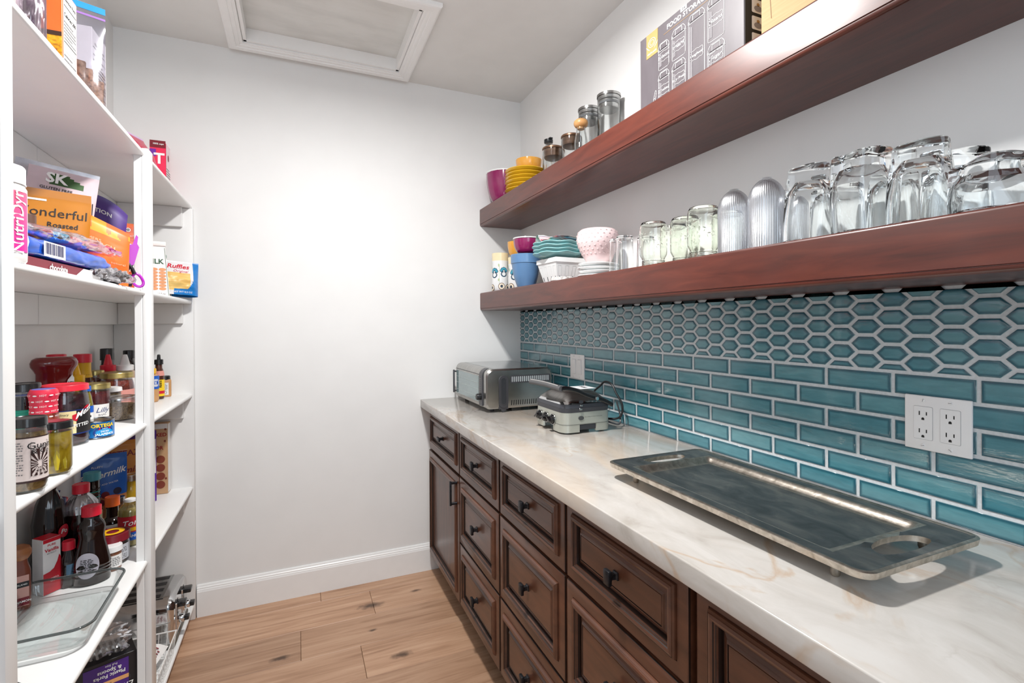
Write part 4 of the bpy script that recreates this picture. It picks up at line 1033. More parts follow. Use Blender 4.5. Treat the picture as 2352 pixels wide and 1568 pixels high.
for k in range(19):
    x = .126+.0102*k; mb = MB(); p = rr(x-.0030, x+.0030, .135, .160, .0028, 4)[:-1]; mb.prism(p, 1, -.0016, .001); mb.obj('louvre', mat('louvre_bright', (206, 210, 212), .3, metal=.6), ov)
for k in range(16):
    x = .122+.0112*k; mb = MB(); mb.add([(x-.0018, .0002-.0008, .030), (x+.0026, -.0006, .030), (x+.0040, -.0006, .052), (x+.0004, -.0006, .052)], [(0, 1, 2, 3)]); mb.obj('lower_slot', m_black, ov)
for yy in (.05, OW-.05):
    MB().lathe([(0, 0), (.012, 0), (.014, .004), (.014, .018), (0, .018)], 16, c=(OD-.05, yy, 0)).obj('foot', m_gun, ov)
for yy in (.05, OW-.05):
    MB().lathe([(0, 0), (.010, 0), (.012, .004), (.012, .018), (0, .018)], 16, c=(.045, yy, 0)).obj('foot', m_gun, ov)

# folding grill with domed steel lid
m_champ = mat('champagne_plastic', (176, 178, 168), .32, metal=.35, coat=.3, var=.03)
m_slate = mat('slate_plastic', (62, 64, 70), .42)
m_lidg = tex_mat('brushed_lid_steel', [(.3, (128, 126, 124)), (.7, (150, 148, 145))], (3, 30, 3), 5, rough=.32, metal=1.0)
m_chrome = mat('polished_chrome', (206, 207, 208), .08, metal=1.0, var=.02)
gr = thing('contact_grill', 'folded contact grill with domed steel lid, black handle and three dials', 'grill', (.978, 1.680, TOPZ), 0)
# local axes: x towards the tiled wall, y towards the back wall; dials on the -x side towards the back; plate 0.19 x 0.27
GX, GY = .104, .118
def rsl(hx, hy, r, n=6): return rr(-hx, hx, -hy, hy, r, n)[:-1]
def slab(z0, z1, hx0, hy0, hx1, hy1, r, name, m, parent, cap=True, mid=None):
    a, b = rsl(hx0, hy0, r), rsl(hx1, hy1, r); n = len(a); mb = MB()
    mb.add([(q[0], q[1], z0) for q in a]+[(q[0], q[1], z1) for q in b], [(i, (i+1) % n, n+(i+1) % n, n+i) for i in range(n)]+[tuple(range(n)), tuple(range(n, 2*n))])
    return mb.obj(name, m, parent, angle=40)
base = slab(.034, .078, GX, GY, GX*.985, GY*.985, .034, 'base_shell', m_champ, gr)
slab(.0335, .0362, GX+.0006, GY+.0006, GX+.0006, GY+.0006, .034, 'seam_band', mat('seam_grey', (120, 122, 116), .5), gr)
for (sx, sy) in ((-1, -1), (1, -1), (-1, 1), (1, 1)):     # the four corner skirts that leave the gaps between them
    mb = MB(); c0 = [(q[0], q[1]) for q in rsl(GX, GY, .034)]
    pts = [q for q in c0 if q[0]*sx > 0 and q[1]*sy > 0]
    lim = .040
    poly = [(sx*GX, sy*lim)] if True else []
    arc = [q for q in pts if abs(q[0]) > .02 and abs(q[1]) > .02]
    arc = sorted(arc, key=lambda q: math.atan2(abs(q[1])-(GY-.034), abs(q[0])-(GX-.034)))
    outer = [(sx*GX, sy*lim)]+arc+[(sx*.036, sy*GY)]
    inner = [(q[0]*.93, q[1]*.93) for q in outer]
    n = len(outer); vs = [(q[0], q[1], .006) for q in outer]+[(q[0], q[1], .034) for q in outer]+[(q[0], q[1], .006) for q in inner]+[(q[0], q[1], .034) for q in inner]
    fs = [(i, i+1, n+i+1, n+i) for i in range(n-1)]+[(2*n+i+1, 2*n+i, 3*n+i, 3*n+i+1) for i in range(n-1)]+[(i+1, i, 2*n+i, 2*n+i+1) for i in range(n-1)]+[(0, n, 3*n, 2*n), (n-1, 3*n-1, 4*n-1, 2*n-1)]
    mb.add(vs, fs); mb.obj('skirt', m_champ, gr, angle=40)
    MB().lathe([(0, 0), (.007, 0), (.009, .003), (.009, .008), (0, .008)], 14, c=(sx*(GX-.028), sy*(GY-.026), 0)).obj('foot', mat('pale_rubber_foot', (150, 154, 156), .6), gr)
MB().rbox(-.045, .060, -GY+.004, GY-.03, .012, .0335, .003, 1).obj('drip_tray', m_slate, gr)
slab(.0785, .094, GX*.99, GY*.99, GX*1.01, GY*1.01, .034, 'lower_plate', m_slate, gr)
slab(.0945, .108, GX*1.01, GY*1.01, GX*.99, GY*.99, .034, 'upper_plate', m_slate, gr)
# domed lid
def dome(u, v):
    a = rsl(GX*.985, GY*.985, .040, 8); k = int(round(u*len(a))) % len(a); q = a[k]; s = 1-v
    z = .1082+.012*min(1, v/.10)+.030*math.sin(min(1, max(0, v-.10)/.48)*PI/2)
    return (q[0]*s, q[1]*s, z)
na = len(rsl(GX, GY, .04, 8)); lid = MB(); lid.grid(lambda u, v: dome(u, v), na, 16, mi=lambda u, v: 0 if v < .09 else 1, wrapu=True)
lid.obj('lid', [m_chrome, m_lidg], gr, angle=28, weld=True)
MB().rbox(.018, .088, -.036, .046, .1497, .1507, .0004, 1).xf(Matrix.Translation((0, 0, 0)) @ Matrix.Rotation(.0, 4, 'Y')).obj('energy_sticker', mat('sticker_white', (230, 231, 233), .4), gr)
letters(gr, 'GRIDDLER' if False else 'mnt', .026, flat((.054, .006, .1507), (0, 1, 0), (-1, 0, 0), .0005), m_inkk, bold=.03, shear=.2)
# handle: arms along both sides joined by a bar at the dial side
def arm(sx):
    pts = []
    ctrl = [(.100, .098), (.060, .118), (.030, .126), (-.010, .140), (-.050, .158), (-.085, .168), (-.112, .170)]
    return ctrl
for sy in (-1, 1):
    pts = [Vector((x*1.02, sy*(GY+.006), z)) for x, z in arm(sy)]
    fine = []
    for i in range(len(pts)-1):
        p0, p1, p2, p3 = pts[max(0, i-1)], pts[i], pts[i+1], pts[min(len(pts)-1, i+2)]
        for k in range(4):
            t_ = k/4; fine.append(0.5*((2*p1)+(-p0+p2)*t_+(2*p0-5*p1+4*p2-p3)*t_*t_+(-p0+3*p1-3*p2+p3)*t_**3))
    fine.append(pts[-1])
    MB().tube(fine, .0095, 10, flat=.7).obj('handle_arm', mat('gloss_black', (18, 18, 20), .14, coat=.4), gr, angle=50)
    MB().lathe([(0, .003), (.0065, .003), (.0075, .001), (.0075, 0)], 18, mtx=Matrix.Translation((.030, sy*(GY+.0135), .126)) @ Matrix.Rotation(sy*-PI/2 if sy > 0 else PI/2, 4, 'X')).obj('pivot_bolt', m_chrome, gr)
mb = MB(); mb.tube([(-.116, y, .170+.003*math.cos(y/GY*PI/2)) for y in [-(GY+.008)+k*(2*GY+.016)/12 for k in range(13)]], .0105, 12, flat=.9); mb.obj('handle_bar', mat('grip_grey', (84, 84, 86), .45), gr)
mb = MB(); mb.tube([(-.121, y, .1795+.003*math.cos(y/GY*PI/2)) for y in [-(GY-.004)+k*(2*GY-.008)/12 for k in range(13)]], .003, 8); mb.obj('handle_trim', m_chrome, gr)
# latch, badges and print on the near side
fn_ = flat((0, -GY, 0), (1, 0, 0), (0, 0, 1), .0012)
disc(gr, 'badge', lambda a, b: fn_(-.030+a, .116+b), .0062, m_slate, sx=1.6); disc(gr, 'badge', lambda a, b: fn_(-.030+a, .057+b), .0078, mat('badge_dark', (70, 72, 74), .4), sx=1.5)
MB().rbox(-.036, -.024, -GY-.0035, -GY+.002, .0995, .1065, .001, 1).obj('latch', m_steel, gr)
MB().rbox(-.038, -.026, -GY-.0035, -GY+.002, .0855, .0935, .001, 1).obj('latch', m_steel, gr)
letters(gr, 'When cooking, do not use in closed position', .0042, lambda a, b: fn_(.022+a, .060+b), m_inkk)
# control panel with dials on the -x side
for k, yy in enumerate((.062, .012, -.042)):
    mt = Matrix.Translation((-GX-.0005, yy, .046)) @ Matrix.Rotation(-PI/2, 4, 'Y')
    MB().lathe([(0, .003), (.0175, .003), (.0190, .0015), (.0190, 0)], 28, mtx=mt).obj('dial_ring', m_black, gr)
    d = MB(); d.lathe([(0, .016), (.0120, .016), (.0150, .013), (.0158, .003)], 28, mtx=mt); d.add([tuple(mt @ Matrix.Rotation(.5-.5*k, 4, 'Z') @ Vector(q)) for q in ((-.004, -.015, .015), (.004, -.015, .015), (.004, .015, .015), (-.004, .015, .015), (-.003, -.014, .023), (.003, -.014, .023), (.003, .014, .023), (-.003, .014, .023))], [(4, 5, 6, 7), (0, 1, 5, 4), (1, 2, 6, 5), (2, 3, 7, 6), (3, 0, 4, 7)])
    d.obj('dial', mat('gloss_black', (18, 18, 20), .14, coat=.4), gr)
    MB().lathe([(.0188, .001), (.0202, .001), (.0202, .004), (.0188, .004)], 28, closed=True, mtx=mt).obj('dial_bezel', m_chrome, gr)
# power cord loop at the wall end
def spline(pts, n=8):
    pts = [Vector(p) for p in pts]; out = []
    for i in range(len(pts)-1):
        p0, p1, p2, p3 = pts[max(0, i-1)], pts[i], pts[i+1], pts[min(len(pts)-1, i+2)]
        for k in range(n):
            t_ = k/n; out.append(0.5*((2*p1)+(-p0+p2)*t_+(2*p0-5*p1+4*p2-p3)*t_*t_+(-p0+3*p1-3*p2+p3)*t_**3))
    out.append(pts[-1]); return out
MB().tube(spline([(GX-.006, -.020, .040), (GX+.030, -.050, .030), (GX+.060, -.085, .040), (GX+.068, -.090, .085), (GX+.060, -.060, .130), (GX+.058, -.035, .160), (GX+.050, .0, .168), (GX+.040, .020, .150), (GX+.020, .040, .120), (GX+.010, .050, .060), (GX-.003, .050, .045)]), .0042, 8).obj('power_cord', m_black, gr)
MB().tube(spline([(GX-.004, -.045, .035), (GX+.025, -.075, .020), (GX+.055, -.090, .016), (GX+.070, -.070, .050), (GX+.066, -.055, .095)]), .0036, 8).obj('power_cord', mat('grey_cord_sheen', (60, 60, 62), .3), gr)
# ------------------------------------------------------------------ white shelving unit along the left wall
unit = thing('shelving_unit', 'white built-in open shelving unit along the left wall, full of groceries', 'shelving', (0, 0, 0))
LV = [(1.8480, 1.8360), (1.4100, 1.4105), (1.0030, .9930), (.5630, .5795), (.0485, .0485)]      # underside at y=1.09 and y=2.62: the boards dip or rise a little
TH = .0165
def under(k, y): return LV[k][0]+(LV[k][1]-LV[k][0])*(y-1.09)/1.53
XB = -.4300
def board(k, y0, y1, x1=XB):
    r = TH/2; poly = [(XL+.0005, -r)]
    for i in range(7):
        a = -PI/2+PI*i/6; poly.append((x1-r*.8+r*.8*math.cos(a), r*math.sin(a)))
    poly.append((XL+.0005, r)); mb = MB(); mb.prism(poly, 1, y0, y1)
    mb.v = [(x, y, z+under(k, y)+r) for x, y, z in mb.v]
    mb.obj('shelf_board', m_unit, unit, angle=40)
Y0, YP0, YP1, YE = .90, 1.866, 1.9195, 2.6005
for k in range(5):
    board(k, Y0, YP0); board(k, YP0+.0002, YP1-.0002, -.4597); board(k, YP1, YE if k else YB-.0005)
S = [(LV[k][0]+LV[k][1])/2+TH for k in range(5)]; T_ = S
FAC = .98
def at(x, y, z):
    """a place on the shelf nearest below z, following the slight dip of that board"""
    k = min(range(5), key=lambda i: abs(z-S[i]) if z > S[i]-.01 else 9); f = FAC
    return (x*f, y*f, z-S[k]+under(k, y*f)+TH+.0009)
def post(y0, y1, ztop):
    mb = MB(); xs = -.4385
    mb.rbox(-.4594, xs-.0002, y0, y1, .0005, ztop, .0015, 1); mb.rbox(xs+.0002, -.4212, y0+.0006, y1, .0005, ztop, .002, 2)
    mb.obj('post', m_unit, unit)
post(YP0, YP1, 1.866); post(1.0268, 1.0655, ZC-.02)
MB().rbox(XL+.0005, -.4245, YE, YB-.0004, .0005, 1.8355, .003, 2).obj('end_panel', m_unit, unit)
for k in range(4):
    for (a, b) in ((Y0, YP0+.02), (YP0+.0205, YE)):
        mb = MB(); mb.rbox(XL+.0005, XL+.020, a, b, -.090, -.0003, .002, 1); mb.v = [(x, y, z+under(k, y)) for x, y, z in mb.v]; mb.obj('cleat', m_unit, unit)
    mb = MB(); mb.rbox(XL+.0205, -.462, YE-.019, YE-.0003, -.088, -.0003, .002, 1); mb.v = [(x, y, z+under(k, y)) for x, y, z in mb.v]; mb.obj('cleat', m_unit, unit)

# ------------------------------------------------------------------ builders for groceries
red, dred = mat('red_plastic', (206, 36, 56), .3), mat('dark_red_print', (120, 24, 38), .45)
pinkred = mat('shrink_band_red', (214, 48, 74), .35)
m_bluep, m_navy = mat('blue_print', (28, 92, 190), .4), mat('navy_plastic', (30, 48, 110), .35)
m_goldm = tex_mat('gold_lid', [(.3, (160, 142, 84)), (.7, (196, 178, 118))], (1, 1, 18), 6, rough=.28, metal=.85)
m_cream, m_paper = mat('cream_label', (232, 216, 164), .5), mat('white_label', (234, 232, 230), .45)
m_mustard = mat('mustard_yellow', (236, 180, 20), .35)
m_blk = mat('gloss_black_lid', (26, 25, 26), .25, coat=.3)
m_tan, m_org = mat('tan_paste', (196, 148, 100), .4), mat('orange_print', (238, 108, 44), .4)
m_teal = mat('teal_label', (24, 146, 120), .45)
m_gray = mat('grey_print', (120, 118, 120), .5)
m_wrapf = film('clear_wrap', (245, 245, 250), .10, .18, edge=.55)
m_jarg = film('jar_glass', (240, 244, 246), .06, .04, edge=.5)
def food(name, cols, scale=60, rough=.3, coat=.3, distort=1.0):
    return tex_mat(name, cols, (1, 1, 1), scale, 4, rough=rough, coat=coat, distort=distort)
f_olive = food('dark_olives', [(.35, (28, 14, 18)), (.5, (70, 30, 38)), (.62, (52, 22, 30)), (.75, (110, 64, 52))], 45)
f_pick = food('yellow_peppers', [(.3, (120, 92, 14)), (.5, (190, 158, 24)), (.7, (212, 188, 70))], 26)
f_rel = food('brown_relish', [(.3, (70, 52, 24)), (.5, (128, 98, 52)), (.7, (170, 138, 84))], 60)
f_salsa = food('red_salsa', [(.3, (92, 30, 22)), (.5, (128, 48, 36)), (.7, (150, 74, 56))], 80)
f_beet = food('dark_red_pickle', [(.3, (62, 14, 20)), (.5, (104, 24, 30)), (.7, (134, 44, 40))], 40)
f_seed = food('brown_seeds', [(.3, (62, 46, 30)), (.45, (128, 100, 66)), (.55, (170, 142, 100)), (.7, (96, 70, 46))], 170, .5, 0)
f_dark = mat('dark_syrup', (26, 14, 12), .08, coat=.6, var=.1)
f_brown = mat('brown_sauce', (74, 36, 24), .15, coat=.5)
f_ket = mat('ketchup_red', (112, 22, 22), .14, coat=.5, var=.1)
f_amb = film('pale_oil', (240, 235, 215), .10, .06, tint=(214, 190, 132), edge=.45)

def turned(parent, name, prof, m, n=28, **k):
    return MB().lathe(prof, n, **k).obj(name, m, parent, angle=k.pop('angle', 40) if 'angle' in k else 40)
def lid(parent, R, z, h, m, ribs=0, name='lid'):
    """screw lid: rolled lower edge, knurled side, raised rim on top"""
    return MB().lathe([(0, z+h-.0012), (R*.86, z+h-.0012), (R*.90, z+h), (R*.97, z+h-.0006), (R, z+h-.003), (R, z+.003), (R*1.02, z+.0015), (R*1.02, z), (R*.9, z)], 36 if not ribs else 72, rib=(ribs, .008) if ribs else None).obj(name, m, parent)
def jar(label, c, R, H, lidm, lh=.014, contents=None, fill=.92, sh=.80, neck=.86, cat='jar', glass=None, group=None, rz=None, sq=2, name='food_jar', lidR=None, n=36):
    t = thing(name, label, cat, c, face(c[0], c[1]) if rz is None else rz, group)
    zb = H-lh; s = zb*sh
    pr = [(R*.86, 0), (R*.97, .003), (R, .010), (R, s-.006), (R*.985, s), (R*(neck+1)/2, s+(zb-s)*.45), (R*neck, s+(zb-s)*.75), (R*neck, zb)]
    MB().lathe([(0, .001)]+pr, n, p=sq).obj('glass_body', glass or m_jarg, t)
    if contents:
        k = .955; zf = zb*fill; q = [(0, .004), (R*.84, .004), (R*k, .012)]
        for r, z in pr[3:]:
            if z < zf: q.append((r*k, z))
        rl = R*k if zf < s else R*(neck+.04)*k
        q += [(min(q[-1][0], rl), zf), (0, zf)]
        MB().lathe(q, n, p=sq).obj('contents', contents, t)
    lid(t, lidR or R*neck*1.08, zb-.001, lh+.001, lidm)
    return t
def squeeze(label, c, R, H, body, cap, cone=True, sx=1, sy=.75, waist=.0, cat='bottle', group=None, capm2=None, rz=None, name='squeeze_bottle', shoulder=.80, caph=.030):
    t = thing(name, label, cat, c, face(c[0], c[1]) if rz is None else rz, group)
    hb = H-(caph+(.028 if cone else 0))
    pr = [(0, .001), (R*.86, 0), (R*.97, .004), (R, .012), (R*(1-waist), hb*.42), (R, hb*shoulder), (R*.92, hb*(shoulder+1)/2), (R*.66, hb-.001), (R*.60, hb), (0, hb)]
    MB().lathe(pr, 36, sx=sx, sy=sy).obj('bottle_body', body, t)
    q = [(0, hb-.002), (R*.70, hb-.002), (R*.72, hb), (R*.72, hb+caph*.55), (R*.66, hb+caph*.62)]
    if cone: q += [(R*.42, hb+caph*.66), (R*.36, hb+caph), (R*.22, H-.006), (R*.18, H), (0, H+.001)]
    else: q += [(R*.64, hb+caph), (0, hb+caph)]
    MB().lathe(q, 32).obj('cap', cap, t)
    return t
def bottle(label, c, prof, body, cap=None, capz=None, capR=None, caph=.02, n=30, sx=1, sy=1, cat='bottle', p=2, rz=None, ribs=24, name='bottle', rib=None):
    t = thing(name, label, cat, c, face(c[0], c[1]) if rz is None else rz)
    MB().lathe([(0, .001)]+prof+([(0, prof[-1][1])]), n, sx=sx, sy=sy, p=p, rib=rib).obj('bottle_body', body, t)
    if cap: lid(t, capR, capz, caph, cap, ribs, 'cap')
    return t
def ring_label(t, R, z0, z1, a0, a1, m, name='label', e=.0007):
    """printed band on a turned wall between two angles (0 = the side facing the doorway)"""
    rf = R if callable(R) else (lambda z: R)
    n = max(6, int(abs(a1-a0)*10))
    def fn(u, v):
        z = z0+(z1-z0)*v; a = -PI/2+a0+(a1-a0)*u; r = rf(z)+e
        return (r*math.cos(a), r*math.sin(a), z)
    return MB().grid(fn, n, 2 if not callable(R) else 8).obj(name, m, t)
def pouch_fn(W, H, D, seed=0, crimp=.06, lean=0.0, taper=0.0, wr=.10, belly=.35, slope=0.0, arc=0.0):
    def prof(u, v):
        e = 1-abs(2*u-1)**3
        g = min(1, max(0, (1-crimp-v)/.55))**.8 if v < 1-crimp else 0
        g *= (.55+.45*min(1, v/belly))
        k = noise.noise(Vector((u*4+seed, v*5, seed*1.7)))*wr+noise.noise(Vector((u*9+seed, v*11, seed)))*wr*.5
        return D/2*(max(0, e)**.6)*g*(1+k)+.0008
    def front(u, v, s=-1, e=0.0):
        d = prof(u, v); x = (u-.5)*W*(1-taper*v); x += .012*W*noise.noise(Vector((v*3, seed, 4)))
        return (x, s*(d+e)+lean*v*H, v*H*(1-slope*u-arc*(2*u-1)**2))
    return front
def pouch(name, label, cat, c, W, H, D, mats, region=None, seed=0, rz=0.0, rot=None, nu=26, nv=32, **k):
    f = pouch_fn(W, H, D, seed, **k); mb = MB()
    mb.grid(lambda u, v: f(u, v), nu, nv, mi=region or 0); mb.grid(lambda u, v: f(u, v, 1), nu, nv, mi=region or 0)
    if rot: c = (c[0], c[1], c[2]+W/2*abs(math.sin(rot[1]))+D/2*abs(math.sin(rot[0])))
    o = mb.obj(name, mats, None, c, rot if rot else (0, 0, rz), angle=60, weld=True); tag(o, label, cat)
    return o, (lambda a, b, W=W, H=H: f(a/W+.5, b/H, -1, .0012))
def carton(name, label, cat, c, dx, dy, dz, m, rz=0.0, rot=None):
    t = thing(name, label, cat, c, rz, None, rot); MB().rbox(-dx/2, dx/2, -dy/2, dy/2, .0003, dz, .0008, 1).obj('carton', m, t)
    F = {'f': flat((0, -dy/2, 0), (1, 0, 0), (0, 0, 1)), 'r': flat((dx/2, 0, 0), (0, 1, 0), (0, 0, 1)), 't': flat((0, 0, dz), (1, 0, 0), (0, 1, 0))}
    return t, F
def rect(t, fn, x0, x1, z0, z1, m, name='print', e=None):
    return MB().add([fn(x0, z0), fn(x1, z0), fn(x1, z1), fn(x0, z1)], [(0, 1, 2, 3)]).obj(name, m, t)
def lift(fn, h=.0006):
    o = Vector(fn(0, 0)); n = (Vector(fn(.001, 0))-o).cross(Vector(fn(0, .001))-o).normalized()*h
    return lambda a, b: tuple(Vector(fn(a, b))+n)

# ------------------------------------------------------------------ top shelf
m_cloud = film('cloudy_bag', (225, 215, 225), .30, .25, tint=(216, 206, 214), edge=.5)
for (x, y, W, H, s, l) in ((-.560, 1.290, .055, .24, 3, 'crumpled cloudy plastic bag nearest the front post on the top shelf'), (-.512, 1.372, .046, .25, 5, 'folded clear plastic bag leaning against the orange carton')):
    o, f = pouch('plastic_bag', l, 'bag', at(x, y, S[0]), W, H, .05, [m_cloud], None, s, face(x, y), wr=.5)
    MB().rbox(-W*.28, W*.28, -.012, .012, .006, H*.5, .006, 2).obj('bag_contents', mat('grey_lilac_bundle', (120, 108, 116) if s == 3 else (196, 186, 190), .6), o)
t, F = carton('pasta_carton', 'orange pasta dinner carton with nutrition print on its side', 'box', at(-.519, 1.528, S[0]), .038, .082, .235, m_org)
rect(t, F['f'], -.0185, .0185, .002, .120, food('printed_pasta', [(.3, (150, 80, 10)), (.5, (222, 160, 20)), (.7, (238, 196, 60))], 55, .4, 0), 'printed_picture')
rect(t, lift(F['f']), -.0185, .0185, .118, .128, mat('dark_brown_print', (60, 34, 22), .5)); rect(t, lift(F['f']), -.0185, .0185, .0, .006, m_org)
rect(t, F['r'], -.037, .038, .030, .232, m_paper, 'nutrition_panel'); fr_ = lift(F['r'])
letters(t, 'Nutrition Facts', .0105, lambda a, b: fr_(a, .212+b), m_inkk, bold=.02); letters(t, 'Calories 200', .0125, lambda a, b: fr_(a, .176+b), m_inkk, bold=.02)
for zz, hh in ((.196, .0016), (.166, .0007), (.112, .0018), (.092, .0008)): rect(t, fr_, -.034, .035, zz, zz+hh, m_inkk, 'rule')
lines_of(t, 6, .066, .046, lambda a, b: fr_(a, .140+b), m_gray); lines_of(t, 5, .066, .05, lambda a, b: fr_(a, .062+b), m_gray)
# zip bag of crisp bread
o, f = pouch('zip_bag', 'clear zip-top bag with a blue seal holding brown crispbread', 'bag', at(-.528, 1.722, S[0]), .082, .325, .040, [film('zip_film', (240, 240, 246), .14, .2, tint=(232, 230, 238), edge=.45), mat('zip_blue', (40, 140, 200), .35), mat('zip_violet', (150, 110, 180), .35)], lambda u, v: 1 if .955 < v else (2 if .90 < v < .915 else 0), 8, face(-.528, 1.72, .10), nv=60, crimp=.14)
for k, (dx, dz, tilt) in enumerate(((-.020, .165, .02), (.002, .150, -.03), (.018, .125, .03))):
    MB().rbox(-.016, .016, -.010, .010, .004, dz, .004, 2).obj('crispbread', tex_mat('seeded_crispbread', [(.32, (96, 66, 48)), (.5, (164, 128, 100)), (.7, (190, 158, 130))], (1, 1, 1), 90, 5, rough=.8, bump=.4), o, (dx, -.002+.004*k, 0), (0, tilt, 0))
t, F = carton('cracker_carton', 'white cracker carton with a green foot behind the zip-top bag', 'box', at(-.580, 1.905, S[0]), .055, .115, .325, m_paper)
rect(t, F['r'], -.056, .056, .001, .085, mat('pale_green_print', (176, 206, 130), .45), 'green_foot'); fr_ = lift(F['r'])
letters(t, 'Nutrition Facts', .012, lambda a, b: fr_(a, .285+b), m_inkk, bold=.02)
for zz in (.272, .25, .11): rect(t, fr_, -.05, .05, zz, zz+.0018, m_inkk, 'rule')
lines_of(t, 12, .10, .12, lambda a, b: fr_(a, .18+b), m_gray)
o, f = pouch('red_snack_bag', 'small crimson snack bag lying beside the pink carton on the top shelf', 'bag', at(-.500, 2.130, T_[0]+.012), .17, .12, .05, [mat('crimson_bag', (176, 40, 70), .3), mat('lilac_seal', (190, 160, 200), .35)], lambda u, v: 1 if v > .93 or u < .08 else 0, 11, rot=(-.45, 0, PI/2-.35))
t, F = carton('snack_carton', 'hot pink snack carton lettered in white at the far end of the top shelf', 'box', at(-.535, 2.560, T_[0]), .056, .078, .218, mat('hot_pink_card', (232, 42, 84), .4), .0)
rect(t, F['f'], -.0275, .0275, .196, .226, dred, 'dark_band'); ff = lift(F['f']); letters(t, '100% cups', .009, lambda a, b: ff(.002+a, .212+b), m_inkw, bold=.02)
letters(t, 'T', .060, lambda a, b: ff(.005+a, .150+b), m_inkw, bold=.03); rect(t, F['f'], -.0275, -.006, .160, .190, mat('violet_print', (110, 40, 160), .4)); rect(t, ff, -.012, .010, .040, .075, mat('indigo_print', (70, 40, 100), .4))
rect(t, F['r'], -.036, .036, .006, .218, mat('pale_pink_panel', (236, 214, 218), .45), 'side_panel'); fr_ = lift(F['r']); lines_of(t, 9, .06, .09, lambda a, b: fr_(a, .075+b), m_gray); disc(t, 'heart_mark', lambda a, b: fr_(a, .165+b), .014, dred, sx=.8)
o, f = pouch('brown_packet', 'small brown foil packet lying flat at the end of the top shelf', 'packet', at(-.478, 2.545, T_[0]+.004), .10, .055, .03, [mat('brown_foil', (150, 92, 64), .3, metal=.2)], None, 14, rot=(-1.25, 0, PI/2+.2), wr=.6)

# ------------------------------------------------------------------ second shelf
z = S[1]
t = thing('supplement_tub', 'white supplement tub with a pink side label, half hidden by the front post', 'tub', at(-.484, 1.157, z), face(-.484, 1.157, .55))
MB().lathe([(0, .001), (.038, 0), (.0405, .004), (.0410, .02), (.0410, .128), (.037, .136), (0, .136)], 36).obj('tub_body', m_paper, t)
lid(t, .039, .136, .032, m_plw, 60)
def grad_pink():
    m = bpy.data.materials.new('pink_gradient_print'); m.use_nodes = True; nt = m.node_tree; b = nt.nodes['Principled BSDF']; b.inputs['Roughness'].default_value = .4
    tc = nt.nodes.new('ShaderNodeTexCoord'); sp = nt.nodes.new('ShaderNodeSeparateXYZ'); r = nt.nodes.new('ShaderNodeValToRGB')
    r.color_ramp.elements[0].color = lin((206, 36, 150))+(1,); r.color_ramp.elements[1].color = lin((238, 96, 130))+(1,)
    nt.links.new(tc.outputs['Generated'], sp.inputs[0]); nt.links.new(sp.outputs['Z'], r.inputs['Fac']); nt.links.new(r.outputs['Color'], b.inputs['Base Color']); return m
ring_label(t, .0410, .018, .122, -1.3, .75, grad_pink())
letters(t, 'NutriDyn', .0285, lambda a, b: wrap(.0410, .070, .22, .0014)(-b, a), m_inkw, bold=.012)
t_ = None
# snack pouches
m_silver = tex_mat('silver_foil_bag', [(.3, (150, 150, 156)), (.7, (206, 204, 208))], (1, 1, 1), 18, rough=.25, metal=.6)
o, f = pouch('popcorn_bag', 'pale pink and silver gluten free popcorn bag standing at the back', 'bag', at(-.655, 1.800, z), .175, .325, .055, [mat('pale_pink_bag', (206, 186, 192), .3, coat=.3), m_silver, mat('leaf_green_print', (48, 84, 36), .4)], lambda u, v: 1 if u < .16 or v > .96 else (2 if (.40 < u < .82 and .83 < v < .94 and v < .99-.28*(u-.4)) else 0), 21, rot=(0, .12, face(-.655, 1.8)), nu=40, nv=60)
letters(o, 'SK', .040, lambda a, b: f(-.002+a, .288+b), m_inkw, bold=.03); letters(o, 'GLUTEN FREE', .011, lambda a, b: f(.0+a, .258+b), m_inkk, bold=.02)
disc(o, 'print_patch', lambda a, b: f(.052+a, .205+b), .022, m_inkk, sx=.8); disc(o, 'print_patch', lambda a, b: f(.050+a, .238+b), .012, mat('lime_print', (176, 176, 40), .4), sx=1.3)
for k in range(4): MB().add([f(.070+k*.005, .16), f(.072+k*.005, .16), f(.066+k*.005, .24), f(.064+k*.005, .24)], [(0, 1, 2, 3)]).obj('print_stripe', m_inkk, o)
o, f = pouch('purple_snack_bag', 'deep purple snack bag with a rounded top behind the orange pouch', 'bag', at(-.660, 2.080, z), .20, .315, .05, [mat('deep_purple_bag', (78, 48, 132), .35, coat=.2)], None, 23, rot=(0, .10, face(-.66, 2.08)), arc=.16)
letters(o, 'MADE IN', .013, lambda a, b: f(-.03+a, .288+b), m_inkw); letters(o, 'THE TRADITION', .019, lambda a, b: f(-.012+a, .264+b), m_inkw, bold=.02)
letters(o, 'st', .060, lambda a, b: f(.012+a, .208+b), m_inkw, bold=.06); letters(o, 'st', .060, lambda a, b: tuple(Vector(f(.012+a, .208+b))+Vector((0, -.0008, 0))), m_inkk, bold=.0)
lines_of(o, 4, .05, .04, lambda a, b: f(.055+a, .195+b), mat('lilac_print', (170, 150, 200), .4))
m_caramel = mat('caramel_kraft_bag', (176, 112, 30), .35, coat=.2, var=.08, vscale=12)
o, f = pouch('nut_bag', 'caramel brown roasted nut bag with black lettering', 'bag', at(-.612, 1.722, z), .160, .245, .045, [m_caramel, mat('bag_window', (70, 52, 40), .25, coat=.4)], lambda u, v: 1 if (u-.86)**2*2+(v-.40)**2 < .022 else 0, 25, rot=(0, .03, face(-.612, 1.722)), crimp=.10, nu=40, nv=40)
letters(o, 'Wonderful', .034, lambda a, b: f(-.002+a, .184+b), m_inkk); letters(o, 'Roasted', .019, lambda a, b: f(.024+a, .152+b), m_inkk, bold=.015)
rect(o, lambda a, b: f(a, b), -.05, -.01, .214, .219, m_inkw, 'hang_slot')
